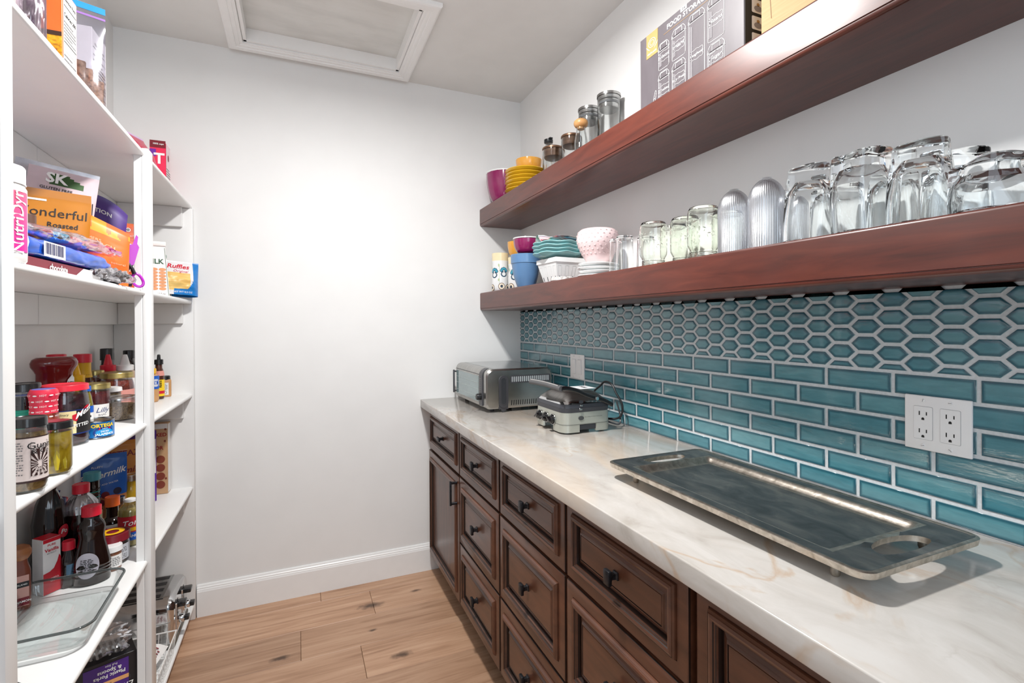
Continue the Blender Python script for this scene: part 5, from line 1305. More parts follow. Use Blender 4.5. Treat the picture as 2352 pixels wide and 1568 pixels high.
jar('small spice jar with a brown ribbed lid in front of the caramel bag', at(-.572, 1.497, z), .0185, .142, mat('brown_lid', (84, 60, 50), .35), .022, mat('pale_brown_spice', (170, 140, 116), .6), sq=2, name='spice_jar', neck=.9)
m_peach = mat('bright_orange_bag', (238, 112, 46), .35, coat=.15, var=.04)
o, f = pouch('orange_snack_pouch', 'bright orange snack pouch in front of the purple bag, slumped to one side', 'bag', at(-.528, 1.790, z), .140, .222, .045, [m_peach, mat('peach_print', (246, 160, 50), .35)], lambda u, v: 1 if (v > .80 and noise.noise(Vector((u*5, v*7, 2))) > -.05) else 0, 27, rot=(0, .03, face(-.535, 1.77)), slope=.30, nu=40, nv=50)
letters(o, 'FARMERS', .013, lambda a, b: f(-.02+a, .150+b), mat('pale_orange_print', (250, 190, 150), .4)); letters(o, 'GO PEACH', .017, lambda a, b: f(-.004+a, .138+b), mat('pale_orange_print', (250, 190, 150), .4), bold=.01)
letters(o, 'natural', .012, lambda a, b: f(.045+a, .085+b), mat('pale_orange_print', (250, 190, 150), .4))
m_rust = tex_mat('rust_orange_streaks', [(.3, (170, 64, 24)), (.5, (218, 92, 40)), (.7, (232, 118, 60))], (1.5, 6, 6), 8, rough=.35, distort=1.5)
o, f = pouch('granola_bag', 'rust orange snack bag with a white round badge beside the middle post', 'bag', at(-.605, 2.268, z), .185, .262, .055, [m_rust, m_paper], lambda u, v: 1 if (u-.52)**2+((v-.52)*1.25)**2 < .085 else 0, 31, face(-.605, 2.268), crimp=.04, nu=48, nv=60)
letters(o, 'UNDERCOVER', .022, lambda a, b: f(.004+a, .160+b-4.5*a*a), m_inkk, bold=.01)
for k in range(5): disc(o, 'round_symbol', lambda a, b: f(-.062+.030*k+a, .238+b), .0075, m_inkw); disc(o, 'round_symbol', lambda a, b: tuple(Vector(f(-.062+.030*k+a, .238+b))+Vector((0, -.0005, 0))), .0055, m_gray)
letters(o, 'Planted Seeds  Nothing to hide', .009, lambda a, b: f(a, .216+b), m_inkw)
disc(o, 'printed_cookie', lambda a, b: f(.0+a, .132+b), .016, mat('brown_cookie_print', (190, 96, 60), .4), sx=1.5); disc(o, 'printed_cookie', lambda a, b: tuple(Vector(f(.0+a, .129+b))+Vector((0, -.0005, 0))), .010, dred, sx=1.5)
# purple kitchen shears in a sheath, handles down
t = thing('kitchen_shears', 'violet handled kitchen shears standing handles down by the middle post', 'scissors', at(-.462, 1.838, z+.0005), face(-.462, 1.838))
m_vio = mat('violet_plastic', (172, 30, 180), .28, coat=.4)
def loop(cx, cz, rx, rz_, tw, n=22): return [(cx+rx*math.cos(a)*(1-.2*math.sin(a))+tw*math.sin(a), 0, cz+rz_*math.sin(a)) for a in [2*PI*k/n for k in range(n)]]
for s in (-1, 1):
    MB().tube(loop(s*.0175, .024, .0125, .0195, s*-.004), .0040, 8, closed=True).obj('handle_loop', m_vio, t)
    MB().tube([(s*.010, -.003*s, .042), (s*.006, -.003*s, .054), (s*-.003, -.003*s, .070), (s*-.004, 0, .078)], [.0055, .005, .006, .006], 8).obj('handle_neck', mat('dark_blade_metal', (60, 58, 64), .3, metal=.8), t)
MB().lathe([(0, .058), (.004, .058), (.006, .061), (.004, .064), (0, .064)], 16, mtx=Matrix.Translation((0, -.061, .055)) @ Matrix.Translation((0, .061, -.061)) @ Matrix.Rotation(0, 4, 'X')).obj('pivot_screw', m_steel, t)
mb = MB(); q = [(-.018, .125), (.018, .130), (.022, .121), (.010, .070), (-.002, .062), (-.008, .072)]; mb.prism(q, 1, -.007, .007); mb.obj('sheath', m_vio, t, angle=30)
mb = MB(); q = [(.006, .128), (.017, .128), (.020, .152), (.015, .158)]; mb.prism(q, 1, -.004, .004); mb.obj('sheath_tip', m_vio, t, angle=30)
mb = MB(); q = [(-.016, .118), (-.004, .066), (-.008, .064), (-.0185, .116)]; mb.prism(q, 1, -.0075, .0075); mb.obj('sheath_edge', m_blk, t, angle=30)
mb = MB(); mb.prism([(-.004, .004), (.004, .004), (.006, .028), (.003, .040), (-.003, .040), (-.006, .028)], 1, -.003, .003); mb.obj('bottle_opener', mat('dark_blade_metal', (60, 58, 64), .3, metal=.8), t)
# lying packs
t, F = carton('chocolate_box', 'dark red and white candy carton lying flat under the blue cookie pack', 'box', at(-.520, 1.430, z), .100, .36, .023, mat('burgundy_card', (112, 22, 40), .4), -.035)
MB().add([F['r'](.02, .001), F['r'](.18, .001), F['r'](.18, .0225), F['r'](.065, .0225)], [(0, 1, 2, 3)]).obj('white_flap', m_paper, t)
letters(t, 'chocolate', .020, lambda a, b: lift(F['r'])(-.055+a, .010+b), m_inkw, bold=.02)
def loaf(W, L, Hh, seed, wr, pinch=.16, pw=2.6, tail=.0):
    """pack lying along local y: rounded section, pinched and fluted ends"""
    def fn(u, v):
        a = 2*PI*u; y = (v-.5)*L; e = min(1, min(v, 1-v)/pinch); e = .06+.94*e**.7
        ca, sa = math.cos(a), math.sin(a); q = 1/(abs(ca)**4+abs(sa)**4)**.25
        k = 1+wr*noise.noise(Vector((ca*2+seed, sa*2, v*9)))+wr*.5*noise.noise(Vector((ca*5, sa*5+seed, v*22)))
        w_ = W/2*(.78+.22*e+(.18*math.sin(a*5)*0 if e > .5 else 0)); fl = .008*math.sin(9*a)*(1-e)
        return (w_*ca*q*k, y+tail*(v-.5)*0, Hh*.5+Hh/2*e*sa*q*k+fl+(1-e)*(-Hh*.05))
    return fn
m_cook = mat('bright_blue_wrapper', (20, 84, 190), .22, coat=.5, var=.08, vscale=10)
t = thing('cookie_pack', 'bright blue sandwich cookie pack with a barcode, lying on the candy carton', 'package', at(-.5225, 1.440, z+.0245), -.06)
fn = loaf(.112, .46, .043, 2, .06, .14); MB().grid(lambda u, v: fn(u, v), 44, 60, mi=lambda u, v: 1 if (.26 < u < .36 and .40 < v < .68 and noise.noise(Vector((u*30, v*14, 0))) > 0) else (2 if v > .955 else 0), wrapu=True).obj('wrapper', [m_cook, mat('yellow_splash_print', (244, 200, 60), .3), mat('foil_end', (150, 170, 220), .2, metal=.6)], t, angle=60)
fsd_ = lambda a, b: (.0595, a, .0215+b)
barcode(t, lambda a, b: fsd_(-.088+a, b-.001), .085, .030, m_paper, mat('navy_barcode', (30, 34, 90), .5))
letters(t, 'O', .036, lambda a, b: fsd_(-.196+a, .002+b), m_inkw, bold=.03)
t = thing('candy_bag', 'clear bag of pink wrapped candies lying on the blue cookie pack', 'bag', at(-.522, 1.520, z+.0700), -.09)
fn = loaf(.110, .44, .034, 5, .22, .3); MB().grid(lambda u, v: fn(u, v), 44, 60, mi=lambda u, v: 1 if v > .74 and u < .5 else 0, wrapu=True).obj('film', [m_wrapf, film('pink_violet_film', (240, 170, 225), .45, .15, tint=(226, 150, 210), edge=.4)], t, angle=60)
m_cand = mat('coral_candy_wrap', (226, 92, 96), .3, coat=.3)
for k in range(7):
    y = -.13+.034*k; q = MB(); f2 = loaf(.052, .045, .024, k, .10, .25); q.grid(lambda u, v: f2(u, v), 16, 12, wrapu=True)
    o = q.obj('wrapped_candy', m_cand if k % 3 != 2 else mat('sky_candy_wrap', (120, 180, 210), .3, coat=.3), t, (.018*(-1)**k, y, .005), (0, 0, .5*k))
    for j in range(3):
        cxp, cyp = -.012+.012*j, -.006+.006*(j % 2); zt = .0245
        MB().add([(cxp-.004, cyp-.0012, zt), (cxp+.004, cyp-.0012, zt), (cxp+.004, cyp+.0012, zt), (cxp-.004, cyp+.0012, zt), (cxp-.0012, cyp-.004, zt), (cxp+.0012, cyp-.004, zt), (cxp+.0012, cyp+.004, zt), (cxp-.0012, cyp+.004, zt)], [(0, 1, 2, 3), (4, 5, 6, 7)]).obj('cross_print', m_inkw, o)
t = thing('foil_wrapper', 'crumpled silver foil candy wrapper with pink pieces at the shelf edge', 'wrapper', at(-.458, 1.655, z+.0035), -.12)
fn = loaf(.040, .22, .034, 9, .5, .35); MB().grid(lambda u, v: fn(u, v), 30, 44, mi=lambda u, v: 1 if v > .72 else 0, wrapu=True).obj('foil', [tex_mat('crumpled_silver', [(.3, (120, 118, 122)), (.6, (200, 198, 202))], (1, 1, 1), 30, rough=.22, metal=.8), m_wrapf], t, angle=40)
for k in range(3): MB().lathe([(0, 0), (.011, .002), (.014, .008), (.010, .015), (0, .017)], 12).obj('pink_candy', mat('hot_pink_candy', (226, 60, 120), .3, coat=.4), t, (.002, .070+.014*k, .004))
# far bay, second shelf
FAC = 1.0
z = T_[1]
t = thing('cracker_bag', 'white folded-top cracker bag with green print and printed crackers', 'bag', at(-.512, 2.318, z), .30)
mb = MB(); q = [(-.050, 0), (.050, 0), (.040, .205), (-.040, .205)]; mb.add([(-.052, -.028, 0), (.052, -.028, 0), (.052, .028, 0), (-.052, .028, 0), (-.040, -.006, .198), (.040, -.006, .198), (.040, .006, .198), (-.040, .006, .198)], [(0, 3, 2, 1), (4, 5, 6, 7), (0, 1, 5, 4), (1, 2, 6, 5), (2, 3, 7, 6), (3, 0, 4, 7)]); mb.obj('bag_body', m_paper, t)
MB().rbox(-.043, .043, -.011, .009, .196, .214, .003, 2).obj('folded_top', m_paper, t)
ffb = lambda a, b: (a, -.028+.022*b/.198-.0008, b)
letters(t, 'MILK', .026, lambda a, b: ffb(.006+a, .135+b), mat('bottle_green_print', (24, 84, 56), .5), bold=.03)
for k in range(7):
    for j in range(2): disc(t, 'printed_cracker', lambda a, b: ffb(.004+.026*j+a, .030+.0125*k+b), .006, mat('cracker_print', (214, 148, 100), .5), sx=2.0, n=12)
letters(t, 'net 19.7 oz', .009, lambda a, b: ffb(.018+a, .010+b), m_inkk)
mb = MB()
for (a, b) in (((.049, .004), (.038, .190)), ((.049, .004), (-.04, .004))):
    d = (Vector(b)-Vector(a)).normalized(); q = Vector((-d.y, d.x))*.0007; mb.add([ffb(*(Vector(a)-q)), ffb(*(Vector(b)-q)), ffb(*(Vector(b)+q)), ffb(*(Vector(a)+q))], [(0, 1, 2, 3)])
mb.obj('border_line', mat('bottle_green_print', (24, 84, 56), .5), t)
t = thing('bag_clip', 'sage green bag clip with a round eye, clipped on the chip bag', 'clip', at(-.508, 2.440, z+.118), .55)
m_sage = mat('sage_green_plastic', (104, 136, 122), .4)
MB().tube([(.014*math.cos(a), 0, .052+.014*math.sin(a)) for a in [2*PI*k/20 for k in range(20)]], .0050, 8, closed=True).obj('eye', m_sage, t)
MB().rbox(-.010, .010, -.006, .006, .0, .042, .004, 2).obj('jaw', m_sage, t)
o, f = pouch('chip_bag', 'potato chip bag in white, gold and blue at the end of the second shelf', 'bag', at(-.472, 2.500, z+.003), .165, .150, .080, [mat('chip_white', (228, 226, 228), .3, coat=.3), tex_mat('printed_chips', [(.3, (214, 164, 84)), (.6, (236, 200, 120))], (1, 1, 14), 9, rough=.4), mat('chip_blue', (26, 120, 196), .3, coat=.3)], lambda u, v: 2 if (u > .86 or v < .16 and u > .45 or u-.9+.45*(.5-v) > 0) else (1 if (.12 < u < .80 and .12 < v < .62) else 0), 41, rot=(-.18, .05, .35), nu=44, nv=44, crimp=.04, wr=.2)
letters(o, 'Ruffles', .030, lambda a, b: f(.004+a, .124+b), red, bold=.02, shear=.25); letters(o, 'Original', .017, lambda a, b: f(.012+a, .101+b), red, shear=.3); letters(o, 'NET WT 8.5 OZ', .010, lambda a, b: f(.022+a, .011+b), m_inkw)
FAC = .98
# ------------------------------------------------------------------ third shelf: jars, bottles and tins
z = S[2]
t = jar('relish jar with a black lid and a pale label printed with dark sun rays', at(-.4595, 1.203, z), .0275, .1325, m_blk, .015, f_rel, neck=.92, sh=.84)
def sun_label(t, R):
    ring_label(t, R, .022, .098, -1.5, 1.4, mat('pale_mauve_label', (226, 212, 208), .5)); w_ = wrap(R, 0, 0, .0014); w2 = wrap(R, 0, 0, .0019)
    m_umb = mat('umber_print', (56, 34, 32), .5)
    ring_label(t, R, .0185, .0225, -1.5, 1.4, m_umb); ring_label(t, R, .0975, .1000, -1.5, 1.4, m_umb)
    x0, x1, z0, z1 = .004, .030, .030, .090; cx, cz = .016, .050
    for k in range(16):
        a, b = 2*PI*k/16, 2*PI*(k+.5)/16
        def hit(g):
            dx, dz = math.cos(g), math.sin(g); ts = []
            if dx > 1e-6: ts.append((x1-cx)/dx)
            if dx < -1e-6: ts.append((x0-cx)/dx)
            if dz > 1e-6: ts.append((z1-.012-cz)/dz)
            if dz < -1e-6: ts.append((z0-cz)/dz)
            tt = min(ts); return (cx+dx*tt, cz+dz*tt)
        p, q = hit(a), hit(b); s = lambda h: (cx+(h[0]-cx)*.25, cz+(h[1]-cz)*.25)
        MB().add([w_(*s(p)), w_(*p), w_(*q), w_(*s(q))], [(0, 1, 2, 3)]).obj('sun_ray', m_umb, t)
    MB().add([w_(x0, z0), w_(x1, z0), w_(x1, z0+.014), w_(x0+.009, z0+.020), w_(x0, z0+.012)], [(0, 1, 2, 3, 4)]).obj('print_hill', m_umb, t)
    for (a, b, c, d) in ((x0-.0006, x0, z0, z1), (x1, x1+.0006, z0, z1), (x0, x1, z1, z1+.0006)): MB().add([w_(a, c), w_(b, c), w_(b, d), w_(a, d)], [(0, 1, 2, 3)]).obj('print_frame', m_umb, t)
    letters(t, 'Gunn', .0165, lambda a, b: w2(.017+a, .0835+b), m_inkk, bold=.005); letters(t, '& Co', .013, lambda a, b: w2(.018+a, .073+b), m_inkk)
    letters(t, 'Garlic', .0075, lambda a, b: w2(.018+a, .042+b), mat('pale_mauve_label', (226, 212, 208), .5)); letters(t, 'Pickles', .0075, lambda a, b: w2(.018+a, .035+b), mat('pale_mauve_label', (226, 212, 208), .5))
    lines_of(t, 14, .022, .060, lambda a, b: w_(-.017+a, .062+b), m_gray, ncol=5)
sun_label(t, .0275)
t = jar('pickled yellow pepper jar with a black rimmed lid at the shelf edge', at(-.4610, 1.322, z), .0270, .1055, m_blk, .013, f_pick, neck=.95, sh=.90)
MB().lathe([(0, .0002), (.0225, 0), (.0225, .0006), (0, .0008)], 28).obj('lid_print', mat('maroon_lid_print', (120, 30, 42), .3, coat=.3), t, (0, 0, .1058))
for k, (a, h, lean) in enumerate(((-.6, .078, .2), (.1, .085, -.15), (.8, .07, .25))):
    MB().tube([(.019*math.cos(-PI/2+a)*(1-.15*j), .019*math.sin(-PI/2+a)*(1-.15*j)-.006, .010+h*j/5+0) for j in range(6)], [.003, .0065, .0075, .0075, .006, .002], 8).obj('whole_pepper', mat('pepper_yellow_green', (206, 184, 48), .25, coat=.4), t)
# olive jar with the pitted label
t = jar('large jar of dark pitted olives with a red lid and cream label', at(-.553, 1.641, z), .0490, .1525, red, .014, f_olive, neck=.90, sh=.78)
R = .0490; ring_label(t, R, .032, .088, -1.35, .45, m_cream); ring_label(t, R, .032, .088, .45, 1.45, m_inkk); ring_label(t, R, .088, .0905, -1.35, 1.45, m_navy); ring_label(t, R, .029, .032, -1.35, 1.45, m_navy)
w_, w2 = wrap(R, 0, 0, .0014), wrap(R, 0, 0, .002)
MB().add([w_(.014, .066), w_(.022, .062), w_(.050, .082), w_(.056, .100), w_(.046, .098), w_(.030, .083), w_(.014, .078)], [(0, 1, 2, 3, 4, 5, 6)]).obj('ribbon_print', red, t)
letters(t, 'Mezz', .020, lambda a, b: w2(.040+a, .084+b+a*.55), m_inkw, shear=.3, bold=.02); letters(t, 'PITTED', .0115, lambda a, b: w2(.034+a, .052+b+a*.1), m_inkw, bold=.02)
for k, s in enumerate(('Enjoy the culinary', 'quality that', 'tells in one', 'combination to')): letters(t, s, .0075, lambda a, b: w_(-.020+a, .080-.008*k+b), m_inkk, shear=.2)
lines_of(t, 3, .02, .010, lambda a, b: w_(.004+a, .038+b), m_gray, ncol=4)
# hot salsa jar in a printed shrink band
t = thing('salsa_jar', 'salsa jar with a red shrink band printed HOT, beside the olive jar', 'jar', at(-.560, 1.545, z), face(-.56, 1.545))
RS = lambda h: .0325-.0075*math.sin(max(0, min(1, (h-.062)/.045))*PI/2)+(.0032*math.exp(-((h-.138)/.008)**2))
pr = [(.028, 0), (.0318, .004)]+[(RS(h), h) for h in (.012, .03, .05, .065, .08, .095, .108, .12, .130, .138, .146)]+[(.0235, .151)]
MB().lathe([(0, .001)]+pr+[(0, .1515)], 36, mi=[0]*8+[1]*12).obj('jar_body', [f_salsa, pinkred], t, angle=60)
MB().lathe([(0, .1518), (.021, .1516), (.0225, .150)], 28).obj('lid_top', mat('dusky_blue_lid', (94, 96, 170), .4), t)
for k, h in enumerate((.088, .100, .112, .124, .138)):
    for j in range(7):
        a = -1.6+.52*j+.26*(k % 2); ff = lambda u, v: wrap(RS(h), h, a, .0008)(u, v)
        if (j+k) % 2: letters(t, 'HOT', .0058, ff, m_inkw)
        else: disc(t, 'lip_print', ff, .0016, m_inkw, sx=2.6, n=10)
ring_label(t, lambda h: RS(h), .010, .042, -.1, 1.2, mat('pale_blue_label', (150, 176, 220), .5))
t = jar('dark preserve jar with a black lid and teal band behind the relish jar', at(-.613, 1.592, z), .0300, .163, m_blk, .018, f_dark, neck=.92)
ring_label(t, .0300, .050, .102, -1.5, 1.5, m_teal)
for k in range(8): ring_label(t, .0300, .056+.006*k, .0568+.006*k, -1.5, 1.5, mat('pale_teal_print', (60, 176, 152), .5), 'print_line', .0012)
jar('tall jar with a blue lid behind the teal banded jar', at(-.672, 1.745, z), .0290, .149, m_bluep, .014, f_brown, neck=.95)
# taco sauce
t = bottle('small green taco sauce bottle with a blue cap, between two larger jars', at(-.540, 1.745, z), [(.0128, 0), (.0140, .004), (.0140, .085), (.0105, .108), (.0080, .118), (.0080, .128)], mat('olive_green_sauce', (120, 110, 40), .15, coat=.5), m_bluep, .122, .0098, .014, name='sauce_bottle')
ring_label(t, .0140, .014, .080, -1.5, 1.5, m_paper); ring_label(t, .0140, .064, .082, -1.5, 1.5, m_bluep, e=.001); letters(t, 'Mrs', .010, lambda a, b: wrap(.0140, .055, .15, .0016)(a, b), m_inkk, bold=.03); letters(t, 'TACO', .0105, lambda a, b: wrap(.0140, .030, .15, .0016)(a, b), red, bold=.03)
# tin of jalapenos
t = thing('food_tin', 'low blue tin of diced jalapenos at the edge of the third shelf', 'tin', at(-.510, 1.715, z), face(-.51, 1.715))
R = .0395; MB().lathe([(0, .002), (R*.93, .002), (R*.95, 0), (R, .0005), (R, .003), (R*.985, .004), (R*.985, .044), (R, .045), (R, .0475), (R*.96, .0480), (R*.94, .0455), (R*.86, .0450), (R*.84, .0458), (0, .0455)], 44, mi=[0, 0, 0, 0, 0, 1, 0, 0, 0, 0, 0, 0, 0]).obj('tin_body', [m_steel, mat('tin_blue_print', (22, 112, 184), .3, coat=.3)], t)
w_ = wrap(R*.985, 0, 0, .0008); w2 = wrap(R*.985, 0, 0, .0014)
ring_label(t, R*.985, .005, .0435, -1.4, -.75, mat('sea_green_print', (50, 140, 130), .35))
disc(t, 'print_badge', lambda a, b: w_(.016+a, .018+b), .014, mat('navy_tin_print', (16, 60, 140), .35), sx=1.6); disc(t, 'print_badge', lambda a, b: tuple(w2(.018+a, .016+b)), .010, mat('cyan_print', (40, 160, 220), .35), sx=1.9)
letters(t, 'ORTEGA', .0125, lambda a, b: wrap(R*.985, 0, 0, .0024)(.014+a, .0345+b), mat('bright_yellow_print', (244, 206, 40), .35), bold=.04)
letters(t, 'HOT', .0055, lambda a, b: wrap(R*.985, 0, 0, .0024)(.018+a, .0262+b), m_inkw); MB().add([w2(.004, .0235), w2(.032, .0235), w2(.030, .0292), w2(.006, .0292)], [(0, 1, 2, 3)]).obj('ribbon_print', red, t)
letters(t, 'DICED', .0062, lambda a, b: wrap(R*.985, 0, 0, .0024)(.018+a, .0190+b), m_inkw, bold=.02); letters(t, 'JALAPENOS', .0080, lambda a, b: wrap(R*.985, 0, 0, .0024)(.018+a, .0115+b), m_inkw, bold=.03)
lines_of(t, 3, .016, .012, lambda a, b: w2(-.022+a, .012+b), m_inkw, ncol=4); lines_of(t, 4, .018, .014, lambda a, b: w2(-.032+a, .034+b), m_inkw, ncol=4)
# gold lid jars
t = jar('gold lidded jar of dark red pickles with a white name label', at(-.588, 1.975, z), .0360, .1235, m_goldm, .016, f_beet, neck=.94, sh=.86)
ring_label(t, .0375, .020, .060, -.75, 1.0, m_paper); letters(t, 'Lilly', .021, lambda a, b: wrap(.0375, .042, .42, .0014)(a, b), m_navy, shear=.35); lines_of(t, 2, .02, .006, lambda a, b: wrap(.0375, .028, .42, .0014)(a, b), m_gray, ncol=4)
for s in (0, 1): MB().add([wrap(.0375, 0, -.45, .0014)(a, .048-.022*s+b) for a, b in ((-.005, -.004), (0, -.001), (.005, -.004), (.005, .004), (0, .001), (-.005, .004))], [(0, 1, 4, 5), (1, 2, 3, 4)]).obj('bow_print', m_navy, t)
# seeds tub
t = thing('seed_tub', 'clear plastic tub of mixed seeds with a white lid, near the middle post', 'tub', at(-.540, 2.020, z), face(-.54, 2.02))
MB().lathe([(0, .001), (.040, 0), (.043, .003), (.0485, .062), (.0500, .063), (.0500, .067), (.0490, .070)], 40).obj('tub_body', m_wrapf, t)
MB().lathe([(0, .003), (.040, .003), (.0465, .044), (.043, .048), (.02, .045), (0, .049)], 40).obj('seeds', f_seed, t)
MB().lathe([(0, .069), (.040, .069), (.043, .073), (.0500, .0735), (.0515, .071), (.0515, .063), (.0503, .063)], 40).obj('lid', film('cloudy_lid', (240, 240, 242), .35, .2, tint=(240, 240, 240), edge=.4), t)
jar('shallow white lidded jar behind the seed tub', at(-.600, 2.125, z), .0370, .094, m_plw, .012, f_rel, neck=.98)
t = jar('salsa jar with a wide gold lid and pink label', at(-.600, 2.222, z), .0500, .138, m_goldm, .018, f_salsa, neck=.88, sh=.74)
ring_label(t, .0500, .020, .078, -1.4, 1.4, mat('salmon_label', (220, 150, 140), .5))
jar('gold lidded jar mostly hidden behind the yellow mustard bottles', at(-.675, 2.262, z), .0260, .144, m_goldm, .015, f_salsa, neck=.94)
# ketchup standing on its cap
t = thing('ketchup_bottle', 'large dark red ketchup bottle standing on its cap at the back', 'bottle', at(-.652, 1.868, z), face(-.652, 1.868, .25))
prk = [(.020, 0), (.024, .002), (.024, .022), (.030, .032), (.043, .060), (.044, .110), (.041, .125), (.041, .165), (.046, .175), (.052, .186), (.053, .196), (.049, .206), (.040, .212), (0, .212)]
MB().lathe([(0, 0)]+prk, 40, sy=.62, mi=[1, 1, 1]+[0]*12).obj('bottle_body', [f_ket, red], t, angle=50)
fl_ = lambda a, b: ((.0425)*math.sin(a/.035)*.98, -(.0425)*.62*math.cos(a/.040)-.0012, b)
MB().add([fl_(-.004, .090), fl_(.050, .090), fl_(.050, .150), fl_(.034, .160), (fl_(.020, .146)), fl_(.016, .125), fl_(-.002, .118)], [(0, 1, 2, 3, 4, 5, 6)]).obj('keystone_label', m_paper, t)
fl2 = lambda a, b: tuple(Vector(fl_(a, b))+Vector((.0004, -.0008, 0)))
letters(t, 'HEINZ', .0165, lambda a, b: fl2(.036+a, .134+b), m_inkk, bold=.02); letters(t, 'TOMATO', .010, lambda a, b: fl2(.032+a, .114+b), m_inkk, bold=.02)
bottle('sauce bottle with a flat red cap, hidden behind the ketchup', at(-.688, 1.985, z), [(.022, 0), (.024, .01), (.024, .15), (.020, .18), (.020, .198)], f_ket, red, .193, .0235, .022, name='sauce_bottle')
t = bottle('amber sauce bottle with a red cap and yellow neck label', at(-.672, 2.140, z), [(.026, 0), (.0285, .006), (.0285, .110), (.024, .140), (.0215, .150), (.0205, .180)], f_brown, red, .180, .0242, .028, name='sauce_bottle')
ring_label(t, lambda h: .0285 if h < .11 else .0285-(h-.11)/.04*.0070 if h < .15 else .0212, .130, .180, -1.5, 1.5, mat('deep_yellow_label', (222, 172, 34), .4))
t = squeeze('yellow mustard bottle with a stepped yellow cap', at(-.655, 2.025, z), .0330, .186, m_mustard, m_mustard, True, 1, .8, shoulder=.78)
t.children[0] if False else None
squeeze('squeeze bottle with a pointed red cap behind the gold lidded salsa', at(-.662, 2.352, z), .0330, .196, mat('coral_sauce', (206, 120, 96), .25, coat=.3), red)
t = squeeze('white labelled squeeze bottle with a pointed white cap near the middle post', at(-.622, 2.400, z), .0390, .192, mat('cloudy_brown_plastic', (176, 150, 130), .3, coat=.3), m_plw)
re_ = lambda a, b: (.0385*math.sin(a/.036), -.0395*.76*math.cos(a/.036)-.0010, b)
MB().grid(lambda u, v: re_(-.05+.10*u, .028+.075*v), 16, 2).obj('label', m_paper, t); letters(t, 'DEER', .017, lambda a, b: re_(.006+a, .088+b-.0), m_inkk, bold=.03); letters(t, 'KIEK', .013, lambda a, b: tuple(Vector(re_(.006+a, .048+b))+Vector((0, -.0006, 0))), m_inkk, bold=.02)
MB().grid(lambda u, v: tuple(Vector(re_(-.05+.10*u, .028+.010*v))+Vector((0, -.0005, 0))), 16, 2).obj('magenta_band', mat('magenta_print', (176, 40, 120), .4), t)
disc(t, 'bird_print', lambda a, b: tuple(Vector(re_(.006+a, .068+b))+Vector((0, -.0006, 0))), .0075, m_inkk, sx=1.4)
bottle('dark bottle with a tall black cap against the wall at the back', at(-.687, 2.430, z), [(.023, 0), (.0255, .008), (.0255, .12), (.018, .16), (.018, .18)], f_dark, m_blk, .172, .0215, .044, name='sauce_bottle')
t = bottle('dark sauce bottle with a cream label beside the middle post', at(-.640, 2.520, z), [(.028, 0), (.031, .008), (.031, .110), (.021, .150), (.016, .165), (.016, .185)], f_dark, m_blk, .172, .019, .032, name='sauce_bottle'); ring_label(t, .031, .02, .10, -1.3, 1.3, mat('buff_label', (206, 196, 164), .5))
# far bay
FAC = 1.0
z = T_[2]
t = squeeze('peach sauce squeeze bottle with a blue sleeve and pointed yellow cap', at(-.538, 2.385, z), .0300, .172, m_tan, m_mustard, rz=face(-.53, 2.38, .25))
rs_ = lambda a, b, e=.001: ((.0302+e)*math.sin(a/.0285), -(.0302*.76+e)*math.cos(a/.0285), b)
MB().grid(lambda u, v: rs_(-.046+.092*u, .052+.052*v), 18, 4).obj('blue_sleeve', m_bluep, t); disc(t, 'badge_print', lambda a, b: rs_(.014+a, .076+b, .0016), .0155, m_paper); disc(t, 'badge_print', lambda a, b: rs_(.014+a, .076+b, .0021), .0135, m_bluep, r0=.0125); letters(t, 'STIR', .0095, lambda a, b: rs_(.014+a, .080+b, .0023), m_bluep, bold=.03); letters(t, 'WOK', .0085, lambda a, b: rs_(.014+a, .071+b, .0023), m_bluep, bold=.03)
t = bottle('small dark sauce bottle with a black flip cap and bright yellow label', at(-.528, 2.480, z), [(.0165, 0), (.019, .006), (.019, .095), (.015, .120), (.012, .128), (.012, .150)], f_brown, m_blk, .143, .0155, .020, name='sauce_bottle')
MB().lathe([(.007, 0), (.006, .018), (.004, .022), (0, .023)], 14, c=(0, 0, .162)).obj('spout', m_blk, t)
ring_label(t, .019, .012, .080, -1.4, 1.4, mat('bright_yellow_print', (244, 206, 40), .35)); ring_label(t, .019, .022, .034, -1.4, 1.4, red, e=.0011); letters(t, "Rick's", .0125, lambda a, b: wrap(.019, .062, .25, .0016)(-b, a), m_inkk, bold=.03)
ring_label(t, lambda h: .019-.004*(h-.095)/.025, .096, .116, -1.4, 1.4, mat('salmon_label', (220, 150, 140), .5))
t = thing('paste_jar', 'square tan nut butter jar with a black lid, last on the third shelf', 'jar', at(-.522, 2.555, z), face(-.52, 2.55, .2))
MB().lathe([(0, .001), (.0195, 0), (.0205, .003), (.0205, .068), (.0185, .073), (0, .073)], 32, p=5).obj('jar_body', m_tan, t); lid(t, .0190, .072, .016, m_blk)
fq = flat((0, -.0205, 0), (1, 0, 0), (0, 0, 1), .0008); rect(t, fq, -.018, .008, .008, .060, m_paper, 'label'); fq2 = lift(fq); lines_of(t, 5, .018, .03, lambda a, b: fq2(-.005+a, .042+b), m_gray, ncol=4); disc(t, 'stamp_print', lambda a, b: fq2(-.004+a, .018+b), .006, m_gray, r0=.0045)

# ------------------------------------------------------------------ fourth shelf: bottles and baking things
FAC = .98
z = S[3]
